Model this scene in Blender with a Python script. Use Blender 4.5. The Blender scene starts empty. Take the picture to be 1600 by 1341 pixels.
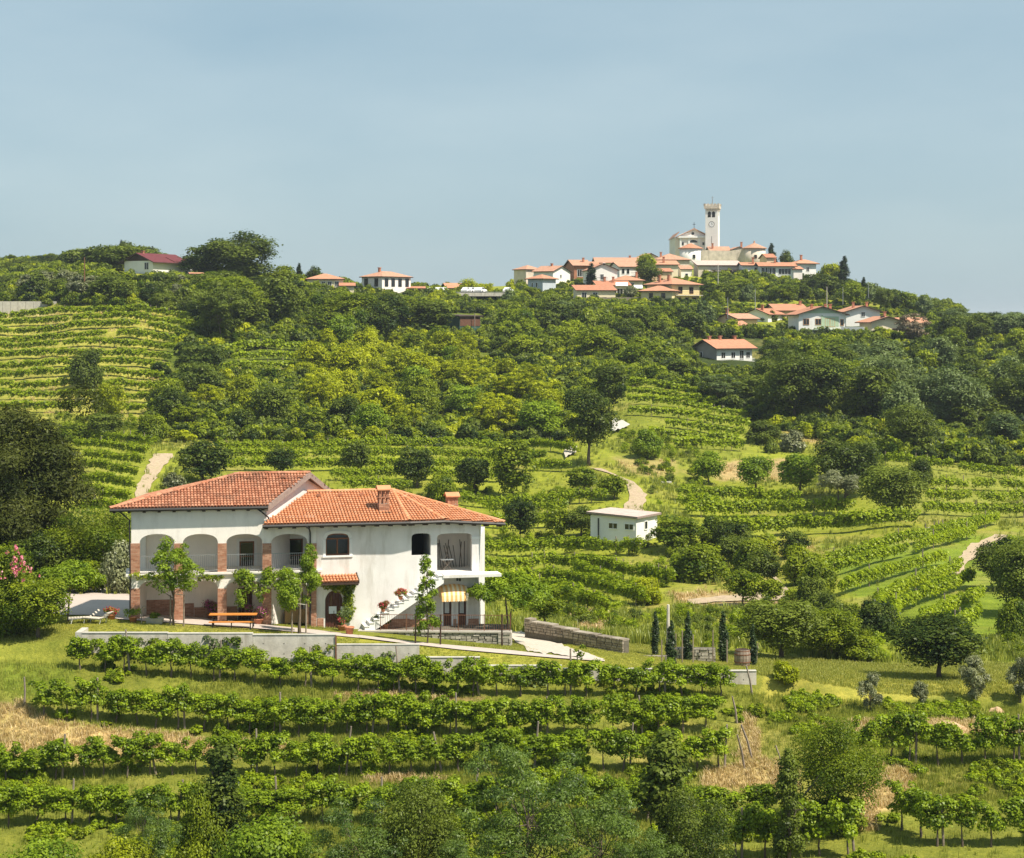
import bpy, math, random
import numpy as np
from mathutils import Vector, Matrix

C = bpy.context.scene.collection
SC = bpy.context.scene
R = math.radians
F, CX, HY = 3000.0, 800.0, 500.0          # focal length, optical axis and eye-level line of the photograph (its pixels)

# ------------------------------------------------------------------ camera
cam = bpy.data.cameras.new('camera')
cam.sensor_width = 36.0
cam.lens = 36.0 * F / 1600.0
cam.shift_y = -(670.5 - HY) / 1600.0
cam.clip_start = 0.5
cam.clip_end = 30000.0
cam_o = bpy.data.objects.new('camera', cam)
C.objects.link(cam_o)
cam_o.location = (0, 0, 0)
cam_o.rotation_euler = (R(90), 0, 0)
SC.camera = cam_o

# ------------------------------------------------------------------ sun and sky
SUN_EL, SUN_AZ = 55.0, 58.0               # azimuth: from "towards the camera" round to the right
sv = Vector((math.cos(R(SUN_EL)) * math.sin(R(SUN_AZ)), -math.cos(R(SUN_EL)) * math.cos(R(SUN_AZ)), math.sin(R(SUN_EL))))
sun = bpy.data.lights.new('sun', 'SUN')
sun.energy = 5.0
sun.angle = R(1.2)
sun.color = (1.0, 0.92, 0.78)
sun_o = bpy.data.objects.new('sun', sun)
sun_o.rotation_euler = sv.to_track_quat('Z', 'Y').to_euler()
sun_o.location = (0, 0, 200)
C.objects.link(sun_o)

world = bpy.data.worlds.new('World')
SC.world = world
world.use_nodes = True
nt = world.node_tree
nt.nodes.clear()
wo = nt.nodes.new('ShaderNodeOutputWorld')
bg = nt.nodes.new('ShaderNodeBackground')
bg.inputs['Strength'].default_value = 0.1
sky = nt.nodes.new('ShaderNodeTexSky')
sky.sky_type = 'NISHITA'
sky.sun_disc = False
sky.sun_elevation = R(SUN_EL)
sky.sun_rotation = math.atan2(sv.x, sv.y)
sky.altitude = 200
# a thin even veil of blue-grey rain cloud drawn over the clear sky, in all directions alike
tc = nt.nodes.new('ShaderNodeTexCoord')
mp = nt.nodes.new('ShaderNodeMapping'); mp.inputs['Scale'].default_value = (1.0, 1.0, 3.2)
nz = nt.nodes.new('ShaderNodeTexNoise'); nz.inputs['Scale'].default_value = 4.0; nz.inputs['Detail'].default_value = 5.0; nz.inputs['Roughness'].default_value = 0.5
cr = nt.nodes.new('ShaderNodeValToRGB')
cr.color_ramp.elements[0].position = 0.30; cr.color_ramp.elements[0].color = (2.28, 3.34, 3.96, 1)
cr.color_ramp.elements[1].position = 0.70; cr.color_ramp.elements[1].color = (3.26, 4.18, 4.58, 1)
mx = nt.nodes.new('ShaderNodeMix'); mx.data_type = 'RGBA'; mx.inputs[0].default_value = 0.80
nt.links.new(tc.outputs['Generated'], mp.inputs['Vector'])
nt.links.new(mp.outputs['Vector'], nz.inputs['Vector'])
nt.links.new(nz.outputs['Fac'], cr.inputs['Fac'])
nt.links.new(sky.outputs['Color'], mx.inputs[6])
nt.links.new(cr.outputs['Color'], mx.inputs[7])
nt.links.new(mx.outputs[2], bg.inputs['Color'])
nt.links.new(bg.outputs['Background'], wo.inputs['Surface'])

SC.view_settings.view_transform = 'Standard'
SC.view_settings.look = 'None'
SC.view_settings.exposure = 0.56
SC.view_settings.gamma = 1.0
SC.view_settings.use_curve_mapping = False
SC.cycles.max_bounces = 6
SC.cycles.diffuse_bounces = 4
SC.cycles.glossy_bounces = 2
SC.cycles.transmission_bounces = 3
SC.cycles.transparent_max_bounces = 4
SC.cycles.caustics_reflective = False
SC.cycles.caustics_refractive = False

# ------------------------------------------------------------------ materials
MATS = {}
def _new(name):
    m = bpy.data.materials.new(name); m.use_nodes = True
    t = m.node_tree; t.nodes.clear()
    o = t.nodes.new('ShaderNodeOutputMaterial')
    return m, t, o
def N(t, ty, **kw):
    n = t.nodes.new(ty)
    for k, v in kw.items():
        if k in n.inputs: n.inputs[k].default_value = v
        else: setattr(n, k, v)
    return n
def mixc(t, fac, a, b, blend='MIX'):
    n = t.nodes.new('ShaderNodeMix'); n.data_type = 'RGBA'; n.blend_type = blend
    for i, v in ((0, fac), (6, a), (7, b)):
        if hasattr(v, 'is_output'): t.links.new(v, n.inputs[i])
        elif i == 0: n.inputs[0].default_value = v
        else: n.inputs[i].default_value = (*v, 1) if len(v) == 3 else v
    return n.outputs[2]
def maprange(t, v, a, b, c, d):
    n = t.nodes.new('ShaderNodeMapRange')
    t.links.new(v, n.inputs[0])
    for i, x in enumerate((a, b, c, d)): n.inputs[i + 1].default_value = x
    return n.outputs[0]
def noise(t, scale, detail=4, rough=0.55, stretch=None):
    g = t.nodes.new('ShaderNodeNewGeometry')
    v = g.outputs['Position']
    if stretch:
        m = t.nodes.new('ShaderNodeMapping'); m.inputs['Scale'].default_value = stretch
        t.links.new(v, m.inputs['Vector']); v = m.outputs['Vector']
    n = t.nodes.new('ShaderNodeTexNoise')
    n.inputs['Scale'].default_value = scale; n.inputs['Detail'].default_value = detail; n.inputs['Roughness'].default_value = rough
    t.links.new(v, n.inputs['Vector'])
    return n.outputs['Fac']
def surf(name, col, rough=0.85, var=0.18, scale=3.0, stain=None, stain_amt=0.0, stain_scale=(0.8, 0.8, 0.25), bump=0.0, bump_scale=20.0, tone=0.0, tonecol=None, spec=0.3, metal=0.0, objvar=0.0):
    m, t, o = _new(name)
    p = t.nodes.new('ShaderNodeBsdfPrincipled')
    p.inputs['Roughness'].default_value = rough
    p.inputs['Metallic'].default_value = metal
    p.inputs['Specular IOR Level'].default_value = spec
    lo = tuple(c * (1 - var) for c in col); hi = tuple(min(1, c * (1 + var)) for c in col)
    c = mixc(t, maprange(t, noise(t, scale), 0.3, 0.7, 0, 1), lo, hi)
    if tone > 0:
        a = t.nodes.new('ShaderNodeAttribute'); a.attribute_name = 'tone'
        c = mixc(t, maprange(t, a.outputs['Fac'], 0, 1, 0, tone), c, tonecol)
    if objvar > 0:
        oi = t.nodes.new('ShaderNodeObjectInfo')
        c = mixc(t, maprange(t, oi.outputs['Random'], 0, 1, 0, objvar), c, tonecol or tuple(x * 0.4 for x in col))
    if stain:
        f = maprange(t, noise(t, 1.0, 6, 0.65, stain_scale), 0.5, 0.75, 0, stain_amt)
        c = mixc(t, f, c, stain)
    t.links.new(c, p.inputs['Base Color'])
    if bump > 0:
        b = t.nodes.new('ShaderNodeBump'); b.inputs['Strength'].default_value = bump; b.inputs['Distance'].default_value = 0.03
        t.links.new(noise(t, bump_scale, 3), b.inputs['Height'])
        t.links.new(b.outputs['Normal'], p.inputs['Normal'])
    t.links.new(p.outputs[0], o.inputs['Surface'])
    MATS[name] = m
    return m
def leaf(name, dark, light, trans=0.32, gloss=0.035, rnd=0.35):
    """leaf colour from dark to light by the leaf's own tone and the plant's own random value"""
    m, t, o = _new(name)
    a = t.nodes.new('ShaderNodeAttribute'); a.attribute_name = 'tone'
    oi = t.nodes.new('ShaderNodeObjectInfo')
    s = t.nodes.new('ShaderNodeMath'); s.operation = 'MULTIPLY_ADD'
    t.links.new(oi.outputs['Random'], s.inputs[0]); s.inputs[1].default_value = rnd; s.inputs[2].default_value = -rnd * 0.5
    s2 = t.nodes.new('ShaderNodeMath'); s2.operation = 'ADD'; s2.use_clamp = True
    t.links.new(a.outputs['Fac'], s2.inputs[0]); t.links.new(s.outputs[0], s2.inputs[1])
    c = mixc(t, s2.outputs[0], dark, light)
    d = t.nodes.new('ShaderNodeBsdfDiffuse'); t.links.new(c, d.inputs['Color'])
    tr = t.nodes.new('ShaderNodeBsdfTranslucent')
    ty = mixc(t, 1.0, c, (1.15, 1.15, 0.55), 'MULTIPLY'); t.links.new(ty, tr.inputs['Color'])
    ms = t.nodes.new('ShaderNodeMixShader'); ms.inputs[0].default_value = trans
    t.links.new(d.outputs[0], ms.inputs[1]); t.links.new(tr.outputs[0], ms.inputs[2])
    g = t.nodes.new('ShaderNodeBsdfGlossy'); g.inputs['Roughness'].default_value = 0.45
    m2 = t.nodes.new('ShaderNodeMixShader'); m2.inputs[0].default_value = gloss
    t.links.new(ms.outputs[0], m2.inputs[1]); t.links.new(g.outputs[0], m2.inputs[2])
    t.links.new(m2.outputs[0], o.inputs['Surface'])
    MATS[name] = m
    return m
def ground_mat(name):
    m, t, o = _new(name)
    a = t.nodes.new('ShaderNodeAttribute'); a.attribute_name = 'Col'
    c = a.outputs['Color']
    f1 = maprange(t, noise(t, 0.9, 6, 0.7), 0.3, 0.72, 0.0, 1.0)
    c1 = mixc(t, 1.0, c, (0.62, 0.68, 0.60), 'MULTIPLY')
    c2 = mixc(t, 1.0, c, (1.30, 1.20, 1.12), 'MULTIPLY')
    c = mixc(t, f1, c1, c2)
    f2 = maprange(t, noise(t, 7.0, 5, 0.75), 0.35, 0.7, 0.0, 1.0)
    c = mixc(t, f2, mixc(t, 1.0, c, (0.72, 0.76, 0.7), 'MULTIPLY'), mixc(t, 1.0, c, (1.22, 1.16, 1.1), 'MULTIPLY'))
    p = t.nodes.new('ShaderNodeBsdfPrincipled'); p.inputs['Roughness'].default_value = 0.95; p.inputs['Specular IOR Level'].default_value = 0.1
    t.links.new(c, p.inputs['Base Color'])
    b = t.nodes.new('ShaderNodeBump'); b.inputs['Strength'].default_value = 0.9; b.inputs['Distance'].default_value = 0.12
    t.links.new(noise(t, 5.0, 6, 0.75), b.inputs['Height']); t.links.new(b.outputs['Normal'], p.inputs['Normal'])
    t.links.new(p.outputs[0], o.inputs['Surface'])
    MATS[name] = m
    return m

ground_mat('hillside')
surf('plaster_white', (0.725, 0.70, 0.67), 0.9, 0.08, 0.8, (0.46, 0.42, 0.36), 0.85, (1.5, 1.5, 0.3), bump=0.15, bump_scale=9)
surf('plaster_shade_lifted', (0.80, 0.755, 0.69), 0.9, 0.06, 0.8, (0.44, 0.41, 0.36), 0.6, (1.4, 1.4, 0.35), bump=0.15, bump_scale=9)  # left wing plaster, coloured paler and warmer to lift the shade under the eaves
surf('plaster_pink', (0.78, 0.70, 0.66), 0.9, 0.05, 1.0)
surf('plaster_inner', (0.87, 0.81, 0.73), 0.9, 0.05, 1.2, (0.48, 0.46, 0.43), 0.4)  # colour lightened and warmed to make up for the loggia shade
surf('trim_white', (0.80, 0.79, 0.76), 0.85, 0.04, 2)
surf('brick', (0.34, 0.15, 0.085), 0.9, 0.25, 9, tone=0.75, tonecol=(0.56, 0.33, 0.22))
surf('mortar', (0.42, 0.34, 0.27), 0.95, 0.15, 12)
surf('tile_old', (0.34, 0.125, 0.065), 0.85, 0.3, 1.6, (0.13, 0.07, 0.05), 0.9, (0.9, 0.9, 0.9), tone=0.75, tonecol=(0.60, 0.30, 0.18))
surf('tile_new', (0.58, 0.235, 0.105), 0.8, 0.12, 3, (0.42, 0.17, 0.08), 0.35, (1.0, 1.0, 1.0), tone=0.6, tonecol=(0.70, 0.38, 0.22))
surf('tile_under', (0.30, 0.12, 0.06), 0.9, 0.2, 4)
surf('wood_dark', (0.055, 0.032, 0.022), 0.7, 0.25, 6)
surf('wood_door', (0.085, 0.030, 0.020), 0.55, 0.25, 5)
surf('wood_window', (0.20, 0.075, 0.030), 0.5, 0.2, 6)
surf('barge_wood', (0.28, 0.21, 0.18), 0.7, 0.15, 5)
surf('wood_orange', (0.62, 0.24, 0.05), 0.45, 0.15, 5)
surf('wood_weathered', (0.22, 0.17, 0.13), 0.9, 0.3, 8, objvar=0.5, tonecol=(0.34, 0.29, 0.24))
surf('wicker', (0.36, 0.22, 0.10), 0.8, 0.25, 20)
surf('metal_dark', (0.035, 0.033, 0.032), 0.5, 0.2, 10, metal=0.3)
surf('metal_rust', (0.20, 0.09, 0.05), 0.7, 0.3, 12)
surf('metal_grey', (0.35, 0.35, 0.35), 0.45, 0.1, 10, metal=0.5)
surf('glass_dark', (0.014, 0.015, 0.016), 0.08, 0.1, 1, spec=0.6)
surf('curtain', (0.62, 0.64, 0.64), 0.8, 0.1, 8)
surf('unlit_black', (0.02, 0.02, 0.02), 0.9, 0.1, 1)  # near-black colour painted in for the unlit depth behind openings
surf('paper_white', (0.74, 0.78, 0.84), 0.7, 0.03, 1)
surf('terracotta', (0.46, 0.19, 0.105), 0.85, 0.15, 8)
surf('concrete', (0.58, 0.53, 0.45), 0.92, 0.16, 2.2, (0.30, 0.26, 0.19), 0.85, (1.6, 1.6, 0.35), bump=0.3, bump_scale=12)
surf('concrete_pale', (0.50, 0.47, 0.41), 0.92, 0.13, 2.2, (0.34, 0.32, 0.28), 0.6, (0.9, 0.9, 0.3))
surf('stone_grey', (0.30, 0.27, 0.22), 0.92, 0.3, 5, bump=0.5, bump_scale=10, objvar=0.75, tonecol=(0.55, 0.50, 0.42))
surf('stone_dark', (0.20, 0.165, 0.125), 0.92, 0.3, 5, bump=0.5, bump_scale=10, objvar=0.75, tonecol=(0.40, 0.35, 0.28))
surf('stone_joint', (0.13, 0.115, 0.09), 0.95, 0.25, 6)
surf('stone_cap', (0.50, 0.46, 0.40), 0.9, 0.15, 5, objvar=0.4, tonecol=(0.36, 0.33, 0.28))
surf('paving', (0.47, 0.395, 0.345), 0.95, 0.06, 2.5, (0.55, 0.47, 0.41), 0.4, (0.6, 0.6, 0.6))
surf('gravel', (0.50, 0.44, 0.37), 0.95, 0.16, 6, (0.42, 0.36, 0.27), 0.6, (1.2, 1.2, 1.2), bump=0.6, bump_scale=14)
surf('dirt', (0.42, 0.32, 0.215), 0.95, 0.2, 3, (0.33, 0.31, 0.14), 0.7, (0.7, 0.7, 0.7), bump=0.6, bump_scale=8)
surf('soil_heap', (0.50, 0.33, 0.19), 0.95, 0.25, 5, bump=0.6, bump_scale=8)
surf('bark', (0.12, 0.09, 0.065), 0.95, 0.35, 9, objvar=0.4, tonecol=(0.20, 0.16, 0.12))
surf('bark_vine', (0.13, 0.095, 0.07), 0.95, 0.35, 14, objvar=0.4, tonecol=(0.22, 0.18, 0.14))
surf('awning_orange', (0.82, 0.46, 0.16), 0.8, 0.05, 3)
surf('awning_cream', (0.86, 0.74, 0.52), 0.8, 0.05, 3)
surf('petal_magenta', (0.42, 0.05, 0.24), 0.7, 0.3, 8)
surf('petal_red', (0.42, 0.03, 0.05), 0.7, 0.3, 8)
surf('petal_pink', (0.80, 0.20, 0.28), 0.7, 0.3, 8)
surf('leaf_pot', (0.07, 0.14, 0.02), 0.7, 0.4, 9)
surf('white_paint', (0.80, 0.80, 0.79), 0.5, 0.03, 3)
surf('car_glass', (0.02, 0.025, 0.03), 0.1, 0.05, 1, spec=0.7)
surf('tyre', (0.02, 0.02, 0.02), 0.9, 0.1, 4)
surf('car_silver', (0.50, 0.52, 0.55), 0.35, 0.03, 2, metal=0.4)
surf('car_blue', (0.05, 0.09, 0.22), 0.3, 0.03, 2)
surf('car_white', (0.80, 0.80, 0.80), 0.3, 0.02, 2)
# village
surf('wall_white', (0.80, 0.78, 0.74), 0.9, 0.05, 0.6, (0.60, 0.57, 0.52), 0.4, (0.4, 0.4, 0.2))
surf('wall_cream', (0.78, 0.67, 0.48), 0.9, 0.05, 0.6, (0.62, 0.52, 0.38), 0.4, (0.4, 0.4, 0.2))
surf('wall_yellow', (0.80, 0.66, 0.36), 0.9, 0.05, 0.6)
surf('wall_peach', (0.78, 0.55, 0.36), 0.9, 0.05, 0.6)
surf('wall_beige', (0.66, 0.57, 0.46), 0.9, 0.10, 0.5, (0.46, 0.38, 0.30), 0.5, (0.4, 0.4, 0.2))
surf('wall_greyblue', (0.46, 0.50, 0.55), 0.9, 0.06, 0.6)
surf('wall_grey', (0.33, 0.30, 0.27), 0.9, 0.12, 0.6)
surf('wall_brick', (0.40, 0.17, 0.10), 0.9, 0.15, 1.0)
surf('wall_stone', (0.60, 0.52, 0.43), 0.95, 0.2, 0.8, (0.26, 0.22, 0.18), 0.85, (0.7, 0.7, 0.14))
surf('wall_green', (0.42, 0.52, 0.36), 0.9, 0.05, 0.6)
surf('wall_pinkwhite', (0.82, 0.74, 0.69), 0.9, 0.05, 0.6)
surf('roof_orange', (0.42, 0.18, 0.105), 0.85, 0.20, 1.6, (0.36, 0.16, 0.09), 0.5, (0.7, 0.7, 0.7), objvar=0.35, tonecol=(0.66, 0.38, 0.24))
surf('roof_pale', (0.46, 0.25, 0.165), 0.85, 0.20, 1.6, (0.42, 0.22, 0.14), 0.5, (0.7, 0.7, 0.7))
surf('roof_maroon', (0.13, 0.028, 0.032), 0.7, 0.15, 1.5)
surf('roof_dark', (0.09, 0.065, 0.055), 0.8, 0.2, 1.5)
surf('roof_pinkgrey', (0.52, 0.40, 0.35), 0.8, 0.15, 1.5)
surf('shutter_brown', (0.13, 0.06, 0.035), 0.7, 0.2, 4)
surf('shutter_orange', (0.55, 0.30, 0.14), 0.7, 0.15, 4)
surf('shed_green', (0.045, 0.10, 0.075), 0.7, 0.2, 1.5)
# foliage
leaf('leaf_vine', (0.085, 0.145, 0.008), (0.360, 0.465, 0.016), 0.42, 0.02, rnd=0.2)
leaf('leaf_vine_far', (0.130, 0.195, 0.008), (0.400, 0.485, 0.016), 0.42, 0.015, rnd=0.3)
leaf('leaf_forest', (0.024, 0.048, 0.009), (0.175, 0.220, 0.028), 0.32, 0.012, rnd=0.7)
leaf('leaf_mid', (0.060, 0.106, 0.008), (0.310, 0.365, 0.020), 0.38, 0.012, rnd=0.45)
leaf('leaf_yellow', (0.170, 0.210, 0.007), (0.450, 0.480, 0.015), 0.38, 0.012, rnd=0.4)
leaf('leaf_olive', (0.090, 0.105, 0.042), (0.260, 0.275, 0.125), 0.2, rnd=0.4)
leaf('leaf_pine', (0.014, 0.026, 0.005), (0.088, 0.100, 0.018), 0.15, 0.01, rnd=0.1)
leaf('leaf_locust', (0.040, 0.080, 0.014), (0.185, 0.265, 0.040), 0.36, 0.02, rnd=0.3)
leaf('leaf_cypress', (0.012, 0.030, 0.009), (0.055, 0.090, 0.022), 0.10, rnd=0.2)
leaf('leaf_bluish', (0.058, 0.095, 0.030), (0.215, 0.270, 0.090), 0.32, 0.012, rnd=0.4)
leaf('leaf_bright', (0.085, 0.150, 0.009), (0.310, 0.410, 0.026), 0.40, 0.015, rnd=0.2)
leaf('leaf_dead', (0.10, 0.07, 0.04), (0.26, 0.20, 0.12), 0.1)
leaf('grass_green', (0.120, 0.165, 0.016), (0.370, 0.385, 0.062), 0.30, rnd=0.5)
leaf('grass_lawn', (0.230, 0.260, 0.034), (0.430, 0.410, 0.085), 0.25, rnd=0.4)
leaf('grass_dry', (0.40, 0.29, 0.11), (0.74, 0.57, 0.31), 0.2, rnd=0.5)

# ------------------------------------------------------------------ objects and tags
def tag(o, label=None, cat=None, group=None, kind=None):
    if label: o['label'] = label
    if cat: o['category'] = cat
    if group: o['group'] = group
    if kind: o['kind'] = kind
    return o
def thing(name, label, cat, loc=(0, 0, 0), rotz=0.0, group=None):
    o = bpy.data.objects.new(name, None); C.objects.link(o)
    o.location = loc; o.rotation_euler = (0, 0, rotz); o.empty_display_size = 0.2
    return tag(o, label, cat, group)
def inst(name, me, parent=None, loc=(0, 0, 0), rot=(0, 0, 0), scl=(1, 1, 1)):
    o = bpy.data.objects.new(name, me); C.objects.link(o)
    o.location = loc; o.rotation_euler = rot; o.scale = scl
    if parent is not None: o.parent = parent
    return o
def copy_tree(root, loc, rotz=0.0, scl=(1, 1, 1), label=None, group=None):
    r = root.copy(); C.objects.link(r); r.location = loc; r.rotation_euler = (0, 0, rotz); r.scale = scl
    if label: r['label'] = label
    if group: r['group'] = group
    for ch in root.children:
        c = ch.copy(); C.objects.link(c); c.parent = r
        for g in ch.children:
            d = g.copy(); C.objects.link(d); d.parent = c
    return r

class MB:
    """collects faces and links them as ONE mesh object; points are world points minus org"""
    def __init__(s, org=(0, 0, 0)):
        s.v = []; s.f = []; s.m = []; s.t = []; s.org = Vector(org)
    def poly(s, pts, m=0, tone=0.5):
        b = len(s.v)
        for p in pts: s.v.append(tuple(Vector(p) - s.org)); s.t.append(tone)
        s.f.append(tuple(range(b, b + len(pts)))); s.m.append(m)
    def hexa(s, p, m=0, tone=0.5):
        """eight corners: four below, four above, same winding"""
        b = len(s.v)
        for q in p: s.v.append(tuple(Vector(q) - s.org)); s.t.append(tone)
        for f in ((3, 2, 1, 0), (4, 5, 6, 7), (0, 1, 5, 4), (1, 2, 6, 5), (2, 3, 7, 6), (3, 0, 4, 7)):
            s.f.append(tuple(b + i for i in f)); s.m.append(m)
    def box(s, c, size, rz=0.0, m=0, tone=0.5):
        x, y, z = (d * 0.5 for d in size); cs, sn = math.cos(rz), math.sin(rz)
        s.hexa([(c[0] + a * x * cs - b * y * sn, c[1] + a * x * sn + b * y * cs, c[2] + d * z)
                for d in (-1, 1) for a, b in ((-1, -1), (1, -1), (1, 1), (-1, 1))], m, tone)
    def prism(s, poly, z0, z1, m=0, tone=0.5):
        n = len(poly)
        s.poly([(p[0], p[1], z1) for p in poly], m, tone); s.poly([(p[0], p[1], z0) for p in reversed(poly)], m, tone)
        for i in range(n):
            a, b = poly[i], poly[(i + 1) % n]
            s.poly([(a[0], a[1], z0), (b[0], b[1], z0), (b[0], b[1], z1), (a[0], a[1], z1)], m, tone)
    def tube(s, path, rad, n=6, m=0, tone=0.5, cap=True):
        path = [Vector(p) for p in path]
        if not hasattr(rad, '__len__'): rad = [rad] * len(path)
        b = len(s.v)
        for i, p in enumerate(path):
            d = (path[min(i + 1, len(path) - 1)] - path[max(i - 1, 0)])
            d = d.normalized() if d.length > 1e-6 else Vector((0, 0, 1))
            a = d.cross(Vector((0.3, 0.9, 0.1))) if abs(d.z) > 0.5 else d.cross(Vector((0, 0, 1)))
            a.normalize(); c = d.cross(a)
            for k in range(n):
                an = 2 * math.pi * k / n
                s.v.append(tuple(p + a * (rad[i] * math.cos(an)) + c * (rad[i] * math.sin(an)) - s.org)); s.t.append(tone)
        for i in range(len(path) - 1):
            for k in range(n):
                k2 = (k + 1) % n
                s.f.append((b + i * n + k, b + i * n + k2, b + (i + 1) * n + k2, b + (i + 1) * n + k)); s.m.append(m)
        if cap:
            s.f.append(tuple(b + k for k in reversed(range(n)))); s.m.append(m)
            s.f.append(tuple(b + (len(path) - 1) * n + k for k in range(n))); s.m.append(m)
    def lathe(s, c, prof, n=12, m=0, tone=0.5):
        b = len(s.v)
        for r, z in prof:
            for k in range(n):
                an = 2 * math.pi * k / n
                s.v.append(tuple(Vector((c[0] + r * math.cos(an), c[1] + r * math.sin(an), c[2] + z)) - s.org)); s.t.append(tone)
        for i in range(len(prof) - 1):
            for k in range(n):
                k2 = (k + 1) % n
                s.f.append((b + i * n + k, b + i * n + k2, b + (i + 1) * n + k2, b + (i + 1) * n + k)); s.m.append(m)
        s.f.append(tuple(b + (len(prof) - 1) * n + k for k in range(n))); s.m.append(m)
        s.f.append(tuple(b + k for k in reversed(range(n)))); s.m.append(m)
    def mesh(s, name, mats, smooth=False):
        me = bpy.data.meshes.new(name)
        me.from_pydata(s.v, [], s.f)
        for m in ([mats] if isinstance(mats, str) else mats): me.materials.append(MATS[m])
        me.polygons.foreach_set('material_index', s.m)
        at = me.attributes.new('tone', 'FLOAT', 'POINT'); at.data.foreach_set('value', s.t)
        if smooth: me.polygons.foreach_set('use_smooth', [True] * len(s.f))
        me.update()
        return me
    def build(s, name, mats, parent=None, smooth=False, loc=(0, 0, 0)):
        return inst(name, s.mesh(name, mats, smooth), parent, loc)

def np_mesh(name, V, Fq, tone, mats):
    """V (n,3), Fq (m,4) quads, tone (n,)"""
    me = bpy.data.meshes.new(name)
    n, m = len(V), len(Fq)
    me.vertices.add(n); me.vertices.foreach_set('co', np.ascontiguousarray(V, np.float32).ravel())
    me.loops.add(m * 4); me.loops.foreach_set('vertex_index', np.ascontiguousarray(Fq, np.int32).ravel())
    me.polygons.add(m); me.polygons.foreach_set('loop_start', np.arange(0, m * 4, 4, dtype=np.int32))
    me.update(calc_edges=True)
    at = me.attributes.new('tone', 'FLOAT', 'POINT'); at.data.foreach_set('value', np.ascontiguousarray(tone, np.float32))
    for k in ([mats] if isinstance(mats, str) else mats): me.materials.append(MATS[k])
    return me

def W(px, py, Y): return Vector(((px - CX) / F * Y, Y, (HY - py) / F * Y))
def inpoly(px, py, poly):
    px = np.asarray(px, float); py = np.asarray(py, float)
    r = np.zeros(px.shape, bool); n = len(poly)
    for i in range(n):
        x0, y0 = poly[i]; x1, y1 = poly[(i + 1) % n]
        if y0 == y1: continue
        c = ((y0 > py) != (y1 > py)) & (px < (x1 - x0) * (py - y0) / (y1 - y0) + x0)
        r ^= c
    return r
# ------------------------------------------------------------------ terrain: profiles along eleven lines of sight, joined to one heightfield
YK = [20, 40, 60, 74, 82, 87, 92, 97, 101, 102.5, 103.1, 106, 110, 116, 125, 140, 160, 180, 205, 235, 270, 310, 350, 400, 450, 500, 550, 600, 650, 720, 900, 1400, 3000, 9000]
PROF = {
 -400: [3800, 2150, 1640, 1445, 1355, 1290, 1220, 1105, 1035, 1025, 1008, 985, 965, 940, 915, 890, 855, 825, 785, 735, 690, 640, 575, 478, 445, 432, 425, 415, 412, 425, 470, 490, 497, 499],
 0:    [3800, 2150, 1640, 1445, 1355, 1292, 1222, 1105, 1040, 1030, 1010, 990, 970, 948, 925, 900, 860, 830, 790, 740, 690, 640, 570, 476, 448, 435, 428, 420, 414, 430, 475, 492, 498, 499],
 200:  [3800, 2150, 1640, 1445, 1355, 1292, 1215, 1132, 1054, 1040, 992, 978, 962, 950, 926, 900, 865, 830, 790, 745, 690, 635, 545, 438, 420, 420, 428, 418, 408, 425, 475, 492, 498, 499],
 400:  [3800, 2150, 1640, 1445, 1350, 1290, 1211, 1147, 1067, 1052, 1000, 988, 976, 964, 950, 930, 900, 865, 820, 770, 700, 645, 562, 470, 444, 440, 446, 450, 455, 465, 485, 494, 498, 499],
 600:  [3800, 2150, 1640, 1445, 1345, 1285, 1212, 1149, 1081, 1067, 1015, 1004, 990, 975, 960, 945, 920, 890, 850, 780, 700, 660, 600, 540, 485, 460, 455, 466, 472, 480, 490, 495, 498, 499],
 800:  [3800, 2150, 1640, 1445, 1340, 1278, 1205, 1154, 1086, 1074, 1045, 1022, 1009, 1000, 988, 975, 955, 930, 880, 800, 720, 680, 605, 556, 515, 485, 452, 450, 465, 478, 490, 495, 498, 499],
 1000: [3800, 2150, 1640, 1445, 1345, 1284, 1205, 1150, 1087, 1076, 1049, 1040, 1030, 1018, 1003, 987, 965, 925, 850, 780, 710, 645, 592, 550, 512, 476, 440, 412, 410, 432, 480, 494, 498, 499],
 1200: [3800, 2150, 1640, 1445, 1345, 1286, 1198, 1142, 1094, 1082, 1055, 1050, 1046, 1038, 1020, 995, 955, 920, 860, 800, 735, 680, 630, 575, 523, 482, 436, 418, 424, 440, 480, 494, 498, 499],
 1400: [3800, 2150, 1640, 1445, 1330, 1268, 1190, 1142, 1108, 1100, 1088, 1068, 1056, 1050, 1035, 1000, 935, 885, 835, 775, 720, 672, 622, 574, 525, 486, 470, 474, 482, 490, 499, 499, 499, 499],
 1600: [3800, 2150, 1640, 1445, 1330, 1265, 1190, 1148, 1114, 1104, 1090, 1070, 1058, 1050, 1030, 990, 930, 885, 845, 795, 740, 690, 640, 592, 550, 522, 510, 506, 504, 502, 500, 499, 499, 499],
 2000: [3800, 2150, 1640, 1445, 1330, 1265, 1190, 1150, 1118, 1108, 1092, 1072, 1060, 1050, 1030, 990, 930, 885, 845, 800, 745, 700, 655, 612, 575, 545, 525, 515, 510, 505, 501, 499, 499, 499],
}
_cols = np.array(sorted(PROF)); _tab = np.array([PROF[c] for c in _cols], float)          # (cols, knots)
TPX = np.arange(-420, 2021, 6.0)
TY = np.concatenate([np.arange(20, 74, 2.0), np.arange(74, 130, 0.45), np.geomspace(130, 720, 330), np.geomspace(730, 9000, 40)])
TY = np.sort(np.concatenate([TY[np.abs(TY - 102.8) > 0.5], [102.3, 102.55, 102.8, 103.05, 103.3]]))
_lk = np.log(YK)
_pc = np.array([np.interp(np.log(TY), _lk, r) for r in _tab])                              # (cols, TY)
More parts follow.
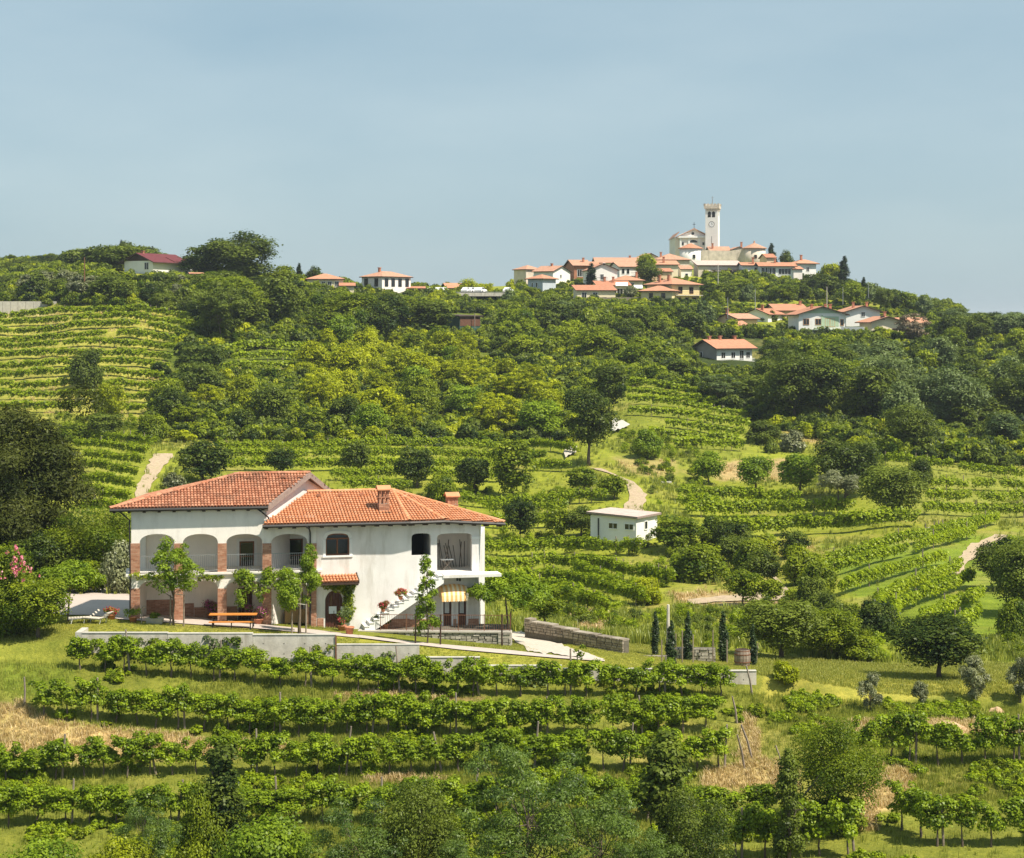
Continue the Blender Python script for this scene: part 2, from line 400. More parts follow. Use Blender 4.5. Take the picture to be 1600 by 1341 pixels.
# soften the kinks along the line of sight, but not across the retaining wall
def _smooth(a, w, ax):
    k = np.hanning(2 * w + 3)[1:-1]; k /= k.sum()
    pad = [(0, 0)] * a.ndim; pad[ax] = (w, w)
    b = np.pad(a, pad, mode='edge')
    return np.apply_along_axis(lambda v: np.convolve(v, k, 'valid'), ax, b)
_far = TY > 108
_sm = _smooth(_pc, 9, 1)
_pc = np.where(_far[None, :], _sm, _pc)
_fine = np.array([np.interp(TPX, _cols, _pc[:, j]) for j in range(len(TY))])               # (TY, TPX)
_fine = _smooth(_fine, 12, 1)
_rng = np.random.default_rng(3)
def vnoise(x, y, s, seed):
    """smooth value noise"""
    g = np.random.default_rng(seed).random((256, 256))
    u, v = x / s, y / s
    i, j = np.floor(u).astype(int), np.floor(v).astype(int); fu, fv = u - i, v - j
    fu = fu * fu * (3 - 2 * fu); fv = fv * fv * (3 - 2 * fv)
    a, b, c, d = g[i % 256, j % 256], g[(i + 1) % 256, j % 256], g[i % 256, (j + 1) % 256], g[(i + 1) % 256, (j + 1) % 256]
    return (a * (1 - fu) + b * fu) * (1 - fv) + (c * (1 - fu) + d * fu) * fv - 0.5
_YY, _PP = np.meshgrid(TY, TPX, indexing='ij')
TX3 = (_PP - CX) / F * _YY
TZ3 = (HY - _fine) / F * _YY
_amp = np.interp(_YY, [20, 70, 100, 104, 122, 150, 260, 500, 900], [0.3, 0.25, 0.06, 0.0, 0.0, 0.35, 0.55, 1.1, 4.0])
TZ3 = TZ3 + _amp * (vnoise(TX3, _YY, 9.0, 1) + 0.5 * vnoise(TX3, _YY, 3.1, 2)) * np.where(_YY > 103, 1, 1)
TP3 = HY - TZ3 * F / _YY                                                                   # photo row of each grid point
def _idx(X, Y):
    j = np.clip(np.searchsorted(TY, Y) - 1, 0, len(TY) - 2)
    u = CX + F * X / Y
    i = np.clip(((u - TPX[0]) / 6.0).astype(int), 0, len(TPX) - 2)
    return j, i, (Y - TY[j]) / (TY[j + 1] - TY[j]), (u - TPX[i]) / 6.0
def gz(X, Y):
    X = np.atleast_1d(np.asarray(X, float)); Y = np.atleast_1d(np.asarray(Y, float))
    j, i, a, b = _idx(X, Y)
    z = TZ3[j, i] * (1 - a) * (1 - b) + TZ3[j + 1, i] * a * (1 - b) + TZ3[j, i + 1] * (1 - a) * b + TZ3[j + 1, i + 1] * a * b
    return z if len(z) > 1 else float(z[0])
def ground_Y(px, py, ymin=74.0):
    """distance at which the line of sight through photo pixel (px, py) first meets the ground"""
    i = min(max(int((px - TPX[0]) / 6.0), 0), len(TPX) - 2); b = (px - TPX[i]) / 6.0
    col = TP3[:, i] * (1 - b) + TP3[:, i + 1] * b
    k = np.where((col <= py) & (TY >= ymin))[0]
    if len(k) == 0: return 620.0
    k = k[0]
    if k == 0 or TY[k - 1] < ymin: return float(TY[k])
    c0, c1 = col[k - 1], col[k]
    f = (c0 - py) / (c0 - c1) if c0 != c1 else 0
    return float(TY[k - 1] + (TY[k] - TY[k - 1]) * min(max(f, 0), 1))
def G(px, py, ymin=74.0):
    Y = ground_Y(px, py, ymin); X = (px - CX) / F * Y
    return Vector((X, Y, gz(X, Y)))
def GY(px, Y):
    X = (px - CX) / F * Y
    return Vector((X, Y, gz(X, Y)))

# colours of the ground cover, by patch of ground
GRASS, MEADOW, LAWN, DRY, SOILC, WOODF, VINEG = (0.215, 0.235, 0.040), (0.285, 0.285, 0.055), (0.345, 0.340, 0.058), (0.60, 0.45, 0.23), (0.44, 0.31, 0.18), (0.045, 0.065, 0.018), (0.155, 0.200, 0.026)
PATCH = [
 ([(0, 478), (300, 488), (280, 560), (250, 650), (0, 650)], (0.33, 0.32, 0.065), 14),
 ([(0, 484), (90, 488), (90, 500), (0, 500)], (0.46, 0.40, 0.16), 3),
 ([(340, 540), (545, 540), (545, 582), (345, 588)], (0.38, 0.34, 0.09), 6),
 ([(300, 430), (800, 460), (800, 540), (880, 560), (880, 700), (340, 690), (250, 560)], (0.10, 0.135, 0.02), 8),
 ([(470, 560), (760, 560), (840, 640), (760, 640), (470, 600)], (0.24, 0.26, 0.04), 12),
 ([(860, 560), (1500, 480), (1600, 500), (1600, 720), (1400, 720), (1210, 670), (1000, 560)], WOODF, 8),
 ([(960, 565), (1000, 570), (1180, 655), (1180, 700), (1100, 760), (960, 720)], (0.22, 0.25, 0.035), 10),
 ([(1210, 660), (1300, 680), (1400, 715), (1300, 700), (1230, 690)], (0.40, 0.33, 0.10), 4),
 ([(1110, 722), (1262, 715), (1268, 752), (1120, 752)], (0.42, 0.31, 0.16), 5),
 ([(960, 715), (1060, 720), (1050, 745), (975, 740)], (0.36, 0.30, 0.12), 5),
 ([(1200, 842), (1440, 835), (1380, 870), (1250, 880), (1180, 865)], (0.30, 0.28, 0.06), 7),
 ([(1370, 700), (1600, 720), (1600, 830), (1440, 820)], (0.25, 0.27, 0.05), 8),
 ([(1280, 850), (1600, 830), (1600, 1040), (1380, 1010)], (0.20, 0.27, 0.03), 8),
 ([(1190, 1053), (1600, 1050), (1600, 1085), (1440, 1092), (1180, 1130)], (0.36, 0.34, 0.07), 8),
 ([(-60, 1100), (30, 1104), (70, 1128), (250, 1150), (460, 1168), (360, 1186), (-60, 1192)], DRY, 4),
 ([(0, 1040), (120, 1035), (120, 1095), (0, 1096)], (0.20, 0.25, 0.035), 8),
 ([(1095, 1205), (1200, 1190), (1245, 1205), (1235, 1240), (1100, 1236)], DRY, 6),
 ([(1345, 1195), (1415, 1200), (1420, 1262), (1345, 1268)], DRY, 5),
 ([(1270, 1272), (1370, 1270), (1370, 1296), (1290, 1298)], DRY, 5),
 ([(1150, 1120), (1175, 1130), (1185, 1190), (1150, 1190)], (0.42, 0.33, 0.16), 5),
 ([(1250, 1140), (1290, 1135), (1400, 1125), (1600, 1135), (1600, 1160), (1400, 1140), (1290, 1160)], (0.36, 0.31, 0.12), 6),
 ([(520, 1085), (760, 1092), (760, 1100), (520, 1094)], (0.36, 0.25, 0.13), 3),
 ([(560, 1213), (700, 1215), (700, 1226), (560, 1226)], (0.34, 0.27, 0.12), 3),
 ([(90, 975), (205, 972), (480, 992), (640, 1003), (760, 1015), (940, 1033), (1000, 1028), (1190, 1046), (1182, 1053), (750, 1046), (650, 1030), (525, 1010), (120, 996)], LAWN, 2),
 ([(840, 985), (990, 1020), (1180, 1040), (1190, 1048), (940, 1033)], LAWN, 2),
 ([(1040, 925), (1250, 930), (1250, 948), (1060, 945)], (0.42, 0.30, 0.17), 4),
 ([(890, 955), (960, 960), (940, 990), (890, 985)], (0.40, 0.29, 0.15), 5),
]
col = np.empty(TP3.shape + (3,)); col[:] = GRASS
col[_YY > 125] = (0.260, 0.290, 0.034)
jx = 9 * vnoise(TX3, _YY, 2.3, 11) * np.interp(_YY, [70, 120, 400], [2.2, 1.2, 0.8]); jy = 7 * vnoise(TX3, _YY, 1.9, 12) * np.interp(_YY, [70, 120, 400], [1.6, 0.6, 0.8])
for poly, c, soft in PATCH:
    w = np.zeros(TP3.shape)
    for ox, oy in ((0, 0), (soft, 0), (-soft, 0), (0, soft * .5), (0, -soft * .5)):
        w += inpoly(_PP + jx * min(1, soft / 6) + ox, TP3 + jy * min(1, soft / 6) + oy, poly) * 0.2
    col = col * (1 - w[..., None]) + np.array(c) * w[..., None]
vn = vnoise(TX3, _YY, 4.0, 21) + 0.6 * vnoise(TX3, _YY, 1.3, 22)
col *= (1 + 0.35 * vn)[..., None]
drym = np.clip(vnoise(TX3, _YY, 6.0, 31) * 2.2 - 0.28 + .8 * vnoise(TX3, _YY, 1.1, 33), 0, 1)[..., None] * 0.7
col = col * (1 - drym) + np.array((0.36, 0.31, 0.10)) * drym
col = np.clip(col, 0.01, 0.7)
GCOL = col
nr, nc = TP3.shape
V = np.stack([TX3, _YY, TZ3], -1).reshape(-1, 3)
q = (np.arange(nr - 1)[:, None] * nc + np.arange(nc - 1)[None, :]).ravel()
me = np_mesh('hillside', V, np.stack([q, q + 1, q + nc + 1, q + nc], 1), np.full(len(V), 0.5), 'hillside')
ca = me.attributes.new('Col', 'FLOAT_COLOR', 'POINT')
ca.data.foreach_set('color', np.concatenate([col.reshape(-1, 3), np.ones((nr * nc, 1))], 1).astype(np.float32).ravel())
me.polygons.foreach_set('use_smooth', np.ones(len(me.polygons), bool))
tag(inst('terrain', me), kind='structure')
print('terrain', nr, nc)

def strip(name, upper, lower, mat, lift=0.05, n=60, across=5, label=None):
    """a sheet laid on the ground between two traced edges"""
    def along(pts):
        pts = np.array(pts, float); d = np.r_[0, np.cumsum(np.hypot(*np.diff(pts, axis=0).T))]
        t = np.linspace(0, d[-1], n)
        return np.stack([np.interp(t, d, pts[:, 0]), np.interp(t, d, pts[:, 1])], 1)
    a, b = along(upper), along(lower)
    if mat != 'paving':                            # ragged grassy edges
        r_ = np.random.default_rng(len(name) + int(upper[0][0])); k = np.hanning(5)
        for e in (a, b):
            j_ = np.convolve(r_.normal(0, 1, n + 4), k / k.sum(), 'valid')[:, None]; e += (b - a if e is a else a - b) * (.07 + .10 * j_)
    v = []
    for i in range(n):
        A, B = G(*a[i]), G(*b[i])
        for k in range(across):
            f = k / (across - 1); X = A.x + (B.x - A.x) * f; Y = A.y + (B.y - A.y) * f
            v.append((X, Y, gz(X, Y) + lift))
    qs = [(i * across + k, i * across + k + 1, (i + 1) * across + k + 1, (i + 1) * across + k) for i in range(n - 1) for k in range(across - 1)]
    m = np_mesh(name, np.array(v), np.array(qs), np.full(len(v), .5), mat)
    m.polygons.foreach_set('use_smooth', np.ones(len(m.polygons), bool))
    return tag(inst(name, m), kind='structure')
strip('driveway', [(55, 912), (100, 906), (150, 908), (205, 918), (207, 948), (300, 964), (400, 976), (490, 985), (562, 994)],
      [(70, 962), (100, 962), (140, 962), (190, 969), (250, 973), (320, 978), (400, 983), (490, 991), (562, 998)], 'paving', 0.05, 90, 8)
strip('footpath', [(561, 994), (640, 1004), (720, 1011), (800, 1018), (870, 1026), (945, 1033)], [(561, 998), (640, 1008), (720, 1017), (800, 1024), (870, 1030), (945, 1035)], 'paving', 0.07, 60, 4)
strip('gravel_road', [(800, 988), (815, 987), (850, 998), (890, 1012), (945, 1031)], [(795, 992), (800, 1000), (815, 1010), (825, 1020), (938, 1033)], 'gravel', 0.055, 50, 7)
strip('dirt_track', [(238, 710), (228, 727), (217, 750), (206, 778)], [(274, 710), (258, 730), (242, 752), (230, 778)], 'dirt', 0.12, 30, 6)
strip('dirt_track', [(920, 732), (950, 740), (975, 752), (982, 775), (968, 802)], [(940, 733), (968, 745), (994, 756), (1010, 775), (1008, 802)], 'dirt', 0.12, 40, 6)
strip('dirt_track', [(880, 708), (890, 702), (902, 700)], [(884, 720), (893, 714), (900, 712)], 'gravel', 0.4, 12, 4)
strip('concrete_ramp', [(957, 660), (964, 655), (984, 668)], [(955, 679), (964, 679), (984, 669)], 'concrete_pale', 0.55, 16, 6)
strip('dirt_track', [(1075, 938), (1140, 930), (1200, 925), (1212, 908), (1200, 900)], [(1075, 946), (1140, 942), (1215, 940), (1246, 936), (1212, 902)], 'dirt', 0.10, 40, 5)
strip('dirt_track', [(1555, 836), (1520, 850), (1490, 872), (1478, 888)], [(1580, 838), (1540, 862), (1512, 882), (1500, 905)], 'dirt', 0.10, 36, 5)
strip('dirt_track', [(1445, 826), (1460, 823), (1475, 824)], [(1445, 830), (1460, 827), (1475, 828)], 'gravel', 0.13, 10, 4)
strip('gravel_road', [(778, 506), (790, 505), (815, 509), (845, 512)], [(776, 515), (792, 517), (815, 516), (845, 516)], 'gravel', 0.2, 20, 4)
# ------------------------------------------------------------------ the farmhouse
class Plane:
    """an upright wall line; s runs along it to the right, w outwards"""
    def __init__(s, A, B):
        s.A = Vector((A[0], A[1])); s.B = Vector((B[0], B[1])); d = s.B - s.A
        s.L = d.length; s.d = d / s.L; s.n = Vector((s.d.y, -s.d.x)); s.ang = math.atan2(s.d.y, s.d.x)
    def px(s, px, py=500, off=0.0):
        u = (px - CX) / F; a = s.A + s.n * off
        t = (u * a.y - a.x) / (s.d.x - u * s.d.y); Y = a.y + t * s.d.y
        return t, (HY - py) / F * Y
    def P(s, t, z, w=0.0):
        q = s.A + s.d * t + s.n * w
        return Vector((q.x, q.y, z))
    def back(s, w):
        o = s.n * w
        return Plane(s.A - o, s.B - o)
    def box(s, mb, s0, s1, z0, z1, w0, w1, m=0, tone=0.5):
        mb.hexa([s.P(a, z, w) for z in (z0, z1) for a, w in ((s0, w1), (s1, w1), (s1, w0), (s0, w0))], m, tone)
def xy(px, Y): return ((px - CX) / F * Y, Y)

def arch_top(o, s):
    """top edge of an opening at s"""
    if o.get('rise', 0) <= 0: return o['z1']
    c = (o['s0'] + o['s1']) / 2; h = (o['s1'] - o['s0']) / 2; k = min(1.0, abs(s - c) / h); e = o.get('exp', 2.4)
    return o['z1'] - o['rise'] + o['rise'] * max(0.0, 1 - k ** e) ** (1 / e)
def wall(mb, pl, s0, s1, zb, zt, ops, th, m=0, mr=None, ends=True):
    """a wall with openings: outer and inner face, reveals, top and ends. zt may be a function of s"""
    mr = m if mr is None else mr
    top = zt if callable(zt) else (lambda s: zt)
    br = {s0, s1}
    for o in ops:
        n = 12 if o.get('rise', 0) > 0 else 1
        for k in range(n + 1):
            f = k / n
            if n > 1: f = 0.5 - 0.5 * math.cos(math.pi * f)
            br.add(o['s0'] + (o['s1'] - o['s0']) * f)
    if callable(zt):
        for k in range(1, 8): br.add(s0 + (s1 - s0) * k / 8)
    br = sorted(b for b in br if s0 - 1e-6 <= b <= s1 + 1e-6)
    for a, b in zip(br, br[1:]):
        if b - a < 1e-6: continue
        c = (a + b) / 2
        cov = sorted((o for o in ops if o['s0'] < c < o['s1']), key=lambda o: o['z0'])
        lo = (zb, zb)
        spans = []
        for o in cov:
            spans.append((lo, (o['z0'], o['z0']))); lo = (arch_top(o, a), arch_top(o, b))
        spans.append((lo, (top(a), top(b))))
        for (l0, l1), (h0, h1) in spans:
            if h0 - l0 < 1e-5 and h1 - l1 < 1e-5: continue
            mb.poly([pl.P(a, l0), pl.P(b, l1), pl.P(b, h1), pl.P(a, h0)], m)
            mb.poly([pl.P(b, l1, -th), pl.P(a, l0, -th), pl.P(a, h0, -th), pl.P(b, h1, -th)], m)
        for o in cov:
            t0, t1 = arch_top(o, a), arch_top(o, b)
            mb.poly([pl.P(a, t0), pl.P(b, t1), pl.P(b, t1, -th), pl.P(a, t0, -th)], mr)
            if o['z0'] > zb: mb.poly([pl.P(a, o['z0'], -th), pl.P(b, o['z0'], -th), pl.P(b, o['z0']), pl.P(a, o['z0'])], mr)
        mb.poly([pl.P(a, top(a)), pl.P(b, top(b)), pl.P(b, top(b), -th), pl.P(a, top(a), -th)], m)
    for o in ops:
        for s, z1 in ((o['s0'], arch_top(o, o['s0'])), (o['s1'], arch_top(o, o['s1']))):
            mb.poly([pl.P(s, max(o['z0'], zb)), pl.P(s, max(o['z0'], zb), -th), pl.P(s, z1, -th), pl.P(s, z1)], mr)
    if ends:
        for s in (s0, s1): mb.poly([pl.P(s, zb), pl.P(s, zb, -th), pl.P(s, top(s), -th), pl.P(s, top(s))], m)
def opx(pl, x0, x1, y0, y1, off=0.0, **kw):
    """opening from photo pixels: left, right, top, bottom"""
    a, _ = pl.px(x0, 500, off); b, _ = pl.px(x1, 500, off); m = (x0 + x1) / 2
    return dict(s0=a, s1=b, z1=pl.px(m, y0, off)[1], z0=pl.px(m, y1, off)[1], **kw)

HL = Plane(xy(205, 109.02), xy(494, 110.97))       # arcade front
HR = Plane(xy(494, 111.12), xy(640, 112.42))      # white wall
HC = Plane(xy(640, 112.42), xy(748, 113.3))      # corner with the loggia
house = thing('farmhouse', 'large white farmhouse with brick arcades and orange tiled hipped roofs', 'house', (xy(480, 112)[0], 112, -17.6))
O = tuple(house.location)
def hb(): return MB(O)
TL, TR, ZB = -10.52, -11.52, -19.2
s412 = HL.px(414)[0]
slab_t = HL.px(350, 893.5)[1]; slab_b = HL.px(350, 905)[1]
AX = [(218, 272.5), (285.5, 340.5), (353.5, 410.5), (423.5, 480.5)]
def arches():
    r = []
    for x0, x1 in AX:
        a, b = HL.px(x0)[0], HL.px(x1)[0]
        Y = HL.P((a + b) / 2, 0).y
        zz = lambda y: (HY - y) / F * Y
        r.append(dict(s0=a, s1=b, z0=slab_t, z1=zz(834.5), rise=0.52, exp=2.3))
        r.append(dict(s0=a, s1=b, z0=ZB - 1, z1=zz(907), rise=0.44, exp=2.3))
    return r
ar = arches()
mb = hb(); wall(mb, HL, 0.0, s412, ZB, TL, [o for o in ar if o['s1'] < s412], 0.34); mb.build('arcade_wall', 'plaster_shade_lifted', house)
mb = hb(); wall(mb, HL, s412 + 0.002, HL.L, ZB, TR, [o for o in ar if o['s0'] > s412], 0.34); mb.build('arcade_wall', 'plaster_shade_lifted', house)
# arcade floor slab with its moulded edge, loggia back walls and floors
mb = hb()
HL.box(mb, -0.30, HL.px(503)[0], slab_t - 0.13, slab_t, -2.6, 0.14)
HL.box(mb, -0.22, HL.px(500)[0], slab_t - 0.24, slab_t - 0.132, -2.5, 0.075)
mb.build('balcony_slab', 'plaster_shade_lifted', house)
BK = HL.back(2.5)
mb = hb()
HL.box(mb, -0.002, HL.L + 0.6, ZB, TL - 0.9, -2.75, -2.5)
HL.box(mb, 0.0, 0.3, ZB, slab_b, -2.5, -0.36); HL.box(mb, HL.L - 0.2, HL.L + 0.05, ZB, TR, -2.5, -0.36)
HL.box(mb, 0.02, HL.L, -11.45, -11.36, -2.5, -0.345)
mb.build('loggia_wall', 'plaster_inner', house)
# brick piers and brick dado: every brick has its own edge
def brick_face(mb, pl, s0, s1, z0, z1, w, proj=0.0, seed=0, bl=0.25, bh=0.066, j=0.012):
    """courses of bricks standing 12 mm proud of the mortar"""
    rg = random.Random(seed)
    n = max(1, int((z1 - z0) / (bh + j)))
    for r in range(n):
        za = z0 + r * (z1 - z0) / n; zc = za + (z1 - z0) / n - j
        x = s0 - (rg.random() if r % 2 else 0.0) * 0.02 - (bl / 2 if r % 2 else 0)
        while x < s1 - 0.03:
            a, b = max(x, s0), min(x + bl, s1)
            if b - a > 0.04:
                p = proj + rg.uniform(0.004, 0.014); t = rg.random() ** 1.3
                P = [pl.P(a, za, w + p), pl.P(b, za, w + p), pl.P(b, zc, w + p), pl.P(a, zc, w + p)]
                Q = [pl.P(a, za, w), pl.P(b, za, w), pl.P(b, zc, w), pl.P(a, zc, w)]
                mb.poly(P, 0, t)
                mb.poly([P[3], P[2], Q[2], Q[3]], 0, t); mb.poly([P[0], P[3], Q[3], Q[0]], 0, t); mb.poly([P[2], P[1], Q[1], Q[2]], 0, t)
            x += bl + j
PIER = [(204.5, 218), (272.5, 285.5), (340.5, 353.5), (410.5, 423.5), (480.5, 494)]
for k, (x0, x1) in enumerate(PIER):
    a, b = HL.px(x0)[0] - 0.015, HL.px(x1)[0] + 0.015
    Y = HL.P((a + b) / 2, 0).y; zz = lambda y: (HY - y) / F * Y
    for z0, z1 in ((slab_t, zz(849)), (ZB, zz(919.5))):
        mb = hb(); HL.box(mb, a, b, z0, z1, -0.36, 0.02); pier = mb.build('pier', 'mortar', house)
        br = hb()
        brick_face(br, HL, a, b, max(z0, -18.2), z1, 0.02, 0, k * 7 + int(z0 < -15))
        rs = Plane(HL.P(b, 0, 0.02).xy, HL.P(b, 0, -0.36).xy)
        brick_face(br, rs, 0, rs.L, max(z0, -18.2), z1, 0.0, 0, k * 7 + 3)
        tag(br.build('brickwork', 'brick', pier), kind='stuff')
mb = hb()
for x0, x1, y0 in ((220, 275, 937), (281, 302, 943), (302, 371, 948), (492, 507, 966)):
    pass
da = hb()
for x0, x1, y0 in ((218, 272, 938), (284, 303, 943), (303.5, 371, 949), (397, 410, 952)):
    s0, z1 = BK.px(x0, y0); s1, _ = BK.px(x1, y0)
    mb = hb(); da = hb(); HL.box(mb, s0, s1, ZB, z1, -2.5, -2.46); brick_face(da, BK, s0, s1, -18.0, z1, 0.04, 0, x1); dado = mb.build('dado', 'mortar', house); tag(da.build('brickwork', 'brick', dado), kind='stuff')
# doors and windows of the arcade
def bars(mb, pl, s0, s1, z0, z1, fw, w0, w1, nv=1, nh=0, m=0, zh=None):
    pl.box(mb, s0, s0 + fw, z0, z1, w0, w1, m); pl.box(mb, s1 - fw, s1, z0, z1, w0, w1, m)
    pl.box(mb, s0 + fw, s1 - fw, z0, z0 + fw, w0, w1, m); pl.box(mb, s0 + fw, s1 - fw, z1 - fw, z1, w0, w1, m)
    for k in range(1, nv):
        c = s0 + (s1 - s0) * k / nv; pl.box(mb, c - fw * .5, c + fw * .5, z0 + fw, z1 - fw, w0, w1 - 0.004, m)
    for k in range(1, nh + 1):
        c = z0 + (z1 - z0) * k / (nh + 1) if zh is None else zh; pl.box(mb, s0 + fw, s1 - fw, c - fw * .4, c + fw * .4, w0, w1 - 0.008, m)
def glazed(name, pl, x0, x1, y0, y1, off, frame='wood_window', pane='glass_dark', nv=2, nh=0, fw=0.07, trim=None, lab=None):
    s0, z1 = pl.px(x0, y0, off); s1, z0 = pl.px(x1, y1, off)
    p = pl
    mb = hb(); bars(mb, p, s0, s1, z0, z1, fw, off + 0.01, off + 0.075, nv, nh)
    w = mb.build(name, frame, house)
    mb = hb(); p.box(mb, s0 + fw, s1 - fw, z0 + fw, z1 - fw, off + 0.012, off + 0.04); mb.build('pane', pane, w)
    if trim:
        mb = hb(); t = trim
        p.box(mb, s0 - t, s0, z0, z1 + t, off + 0.002, off + 0.05); p.box(mb, s1, s1 + t, z0, z1 + t, off + 0.002, off + 0.05); p.box(mb, s0, s1, z1, z1 + t, off + 0.002, off + 0.05)
        if 'window' in name: p.box(mb, s0 - t * 1.2, s1 + t * 1.2, z0 - 0.09, z0, off + 0.002, off + 0.09)
        mb.build('surround', 'trim_white', w)
    if lab: w['label'] = lab
    return w
glazed('balcony_door', BK, 374, 397, 846, 893, 0.0, nv=1, nh=1, trim=0.16, lab='brown framed dark glazed balcony door')
glazed('balcony_door', BK, 450, 473, 842, 893, 0.0, nv=1, nh=1, trim=0.16, lab='glazed balcony door partly behind tree')
glazed('balcony_door', BK, 300, 322, 848, 893, 0.0, nv=1, nh=1, trim=0.12) if False else None
glazed('window', BK, 452, 473, 921, 955, 0.0, pane='curtain', nv=2, trim=0.14, lab='brown window with pale curtains')
def door(pl, x0, x1, y0, y1, off=0.0, mat='wood_door', n=4, name='door', rise=0.0, papers=(), dname=None):
    s0, z1 = pl.px(x0, y0, off); s1, z0 = pl.px(x1, y1, off); mb = hb()
    bw = (s1 - s0) / n
    o = dict(s0=s0, s1=s1, z0=z0, z1=z1, rise=rise, exp=2.0)
    for k in range(n):
        a, b = s0 + k * bw + 0.006, s0 + (k + 1) * bw - 0.006
        ta, tb = arch_top(o, a), arch_top(o, b); w0, w1 = off + 0.01, off + 0.06 + 0.006 * (k % 2)
        mb.hexa([pl.P(a, z0, w1), pl.P(b, z0, w1), pl.P(b, z0, w0), pl.P(a, z0, w0), pl.P(a, ta, w1), pl.P(b, tb, w1), pl.P(b, tb, w0), pl.P(a, ta, w0)])
    d = mb.build(name, mat, house)
    for q in papers:
        mb = hb(); a, zt = pl.px(q[0], q[2], off); b, zb_ = pl.px(q[1], q[3], off)
        pl.box(mb, a, b, zb_, zt, off + 0.066, off + 0.08); mb.build('notice', 'paper_white', d)
    mb = hb(); pl.box(mb, s0 + (s1 - s0) * .47, s0 + (s1 - s0) * .49, z0 + 0.95, z0 + 1.1, off + 0.06, off + 0.11); mb.build('handle', 'metal_dark', d)
    return d
d = door(BK, 372, 394, 919, 968, 0.0, n=4); d['label'] = 'plain dark brown plank door in the arcade'
# balcony railing
def railing(name, pl, s0, s1, z0, z1, off, sp, root, org, mat='metal_grey', bar=0.012):
    mb = MB(org)
    pl.box(mb, s0, s1, z1 - 0.03, z1, off - 0.015, off + 0.015); pl.box(mb, s0, s1, z0 + 0.06, z0 + 0.085, off - 0.012, off + 0.012)
    r = mb.build(name, mat, root)
    mb = MB(org); n = int((s1 - s0) / sp)
    for k in range(n + 1):
        s = s0 + (s1 - s0) * k / n; pl.box(mb, s - bar / 2, s + bar / 2, z0 + 0.086, z1 - 0.031, off - bar / 2, off + bar / 2)
    tag(mb.build('baluster', mat, r), kind='stuff')
    return r
for x0, x1 in AX:
    railing('railing', HL, HL.px(x0)[0] + 0.02, HL.px(x1)[0] - 0.02, slab_t, slab_t + 0.98, -0.12, 0.115, house, O)

# right wing walls
def rr(o): return o
ops = [opx(HR, 509, 546, 833.5, 868, rise=0.34, exp=2.6), opx(HR, 508, 535.5, 923, 983, rise=0.62, exp=2.0)]
s640 = HR.L
mb = hb(); wall(mb, HR, 0.003, HR.L, ZB, TR - 0.10, ops, 0.34); mb.build('wall', 'plaster_white', house)
opc = [opx(HC, 643, 673, 833.5, 868, rise=0.3, exp=3.2), opx(HC, 683, 737.5, 833.5, 893.5, rise=0.26, exp=3.6), opx(HC, 692.5, 705.5, 928, 982), opx(HC, 716, 728.5, 928, 982)]
mb = hb(); wall(mb, HC, 0.0, HC.L, ZB, TR - 0.18, opc, 0.34); mb.build('wall', 'plaster_white', house)
# closed sides and rear
SR = Plane(xy(748, 113.3), (xy(748, 113.3)[0] + 0.25, 121.0))
SB = Plane((xy(748, 113.3)[0] + 0.25, 121.0), (-11.2, 121.0))
FR2 = HL.P(HL.px(416.5)[0], 0).xy; RR2 = Vector(xy(517, 118.2))
GP = Plane(FR2, RR2)
LL = Plane((-21.4, 116.9), HL.P(0, 0).xy); LB = Plane(RR2, (-21.4, 116.9))
mb = hb(); SR.box(mb, 0.34, 3.0, ZB, TR - 0.5, -0.3, 0.0); SR.box(mb, 3.002, SR.L, ZB, -13.0, -0.3, 0.0); SB.box(mb, 0, SB.L, ZB, -13.0, -0.3, 0.0); mb.build('rear_wall', 'plaster_white', house)
gtop = lambda s: -10.5 + 1.22 * (1 - abs(s / GP.L * 2 - 1.0))
mb = hb(); wall(mb, GP, 0.0, GP.L, ZB, gtop, [], 0.3); g_ = mb.build('gable_wall', 'plaster_pink', house)
mb = hb(); LL.box(mb, 0.0, LL.L - 2.4, ZB, TL, -0.3, 0.0); LL.box(mb, LL.L - 2.4, LL.L - 0.36, ZB, TL, -0.28, 0.0) if False else None; LB.box(mb, 0, LB.L, ZB, TL, -0.3, 0.0); mb.build('rear_wall', 'plaster_shade_lifted', house)
for za, zb_ in ((ZB, slab_b), (-11.9, TL)): mb = hb(); LL.box(mb, LL.L - 2.6, LL.L - 0.35, za, zb_, -0.28, 0.0); mb.build('side_wall', 'plaster_shade_lifted', house)
# arched window, moulded surround
o = ops[0]
mb = hb(); IN = -0.2
fw = 0.075
bars(mb, HR, o['s0'], o['s1'], o['z0'], o['z1'] - 0.28, fw, IN, IN + 0.07, 2, 0)
c = (o['s0'] + o['s1']) / 2
zc = o['z1'] - 0.28
seg = 8
for k in range(seg):                                   # the arched head
    a = o['s0'] + (o['s1'] - o['s0']) * k / seg; b = o['s0'] + (o['s1'] - o['s0']) * (k + 1) / seg
    ta, tb = arch_top(o, a), arch_top(o, b)
    mb.hexa([HR.P(a, max(zc, ta - fw * 1.1), IN + 0.07), HR.P(b, max(zc, tb - fw * 1.1), IN + 0.07), HR.P(b, max(zc, tb - fw * 1.1), IN), HR.P(a, max(zc, ta - fw * 1.1), IN), HR.P(a, ta, IN + 0.07), HR.P(b, tb, IN + 0.07), HR.P(b, tb, IN), HR.P(a, ta, IN)])
w = mb.build('window', 'wood_window', house); w['label'] = 'arched brown casement window with white surround'
mb = hb(); HR.box(mb, o['s0'] + 0.02, o['s1'] - 0.02, o['z0'] + 0.02, o['z1'], IN - 0.03, IN + 0.02); mb.build('pane', 'glass_dark', w)
mb = hb()
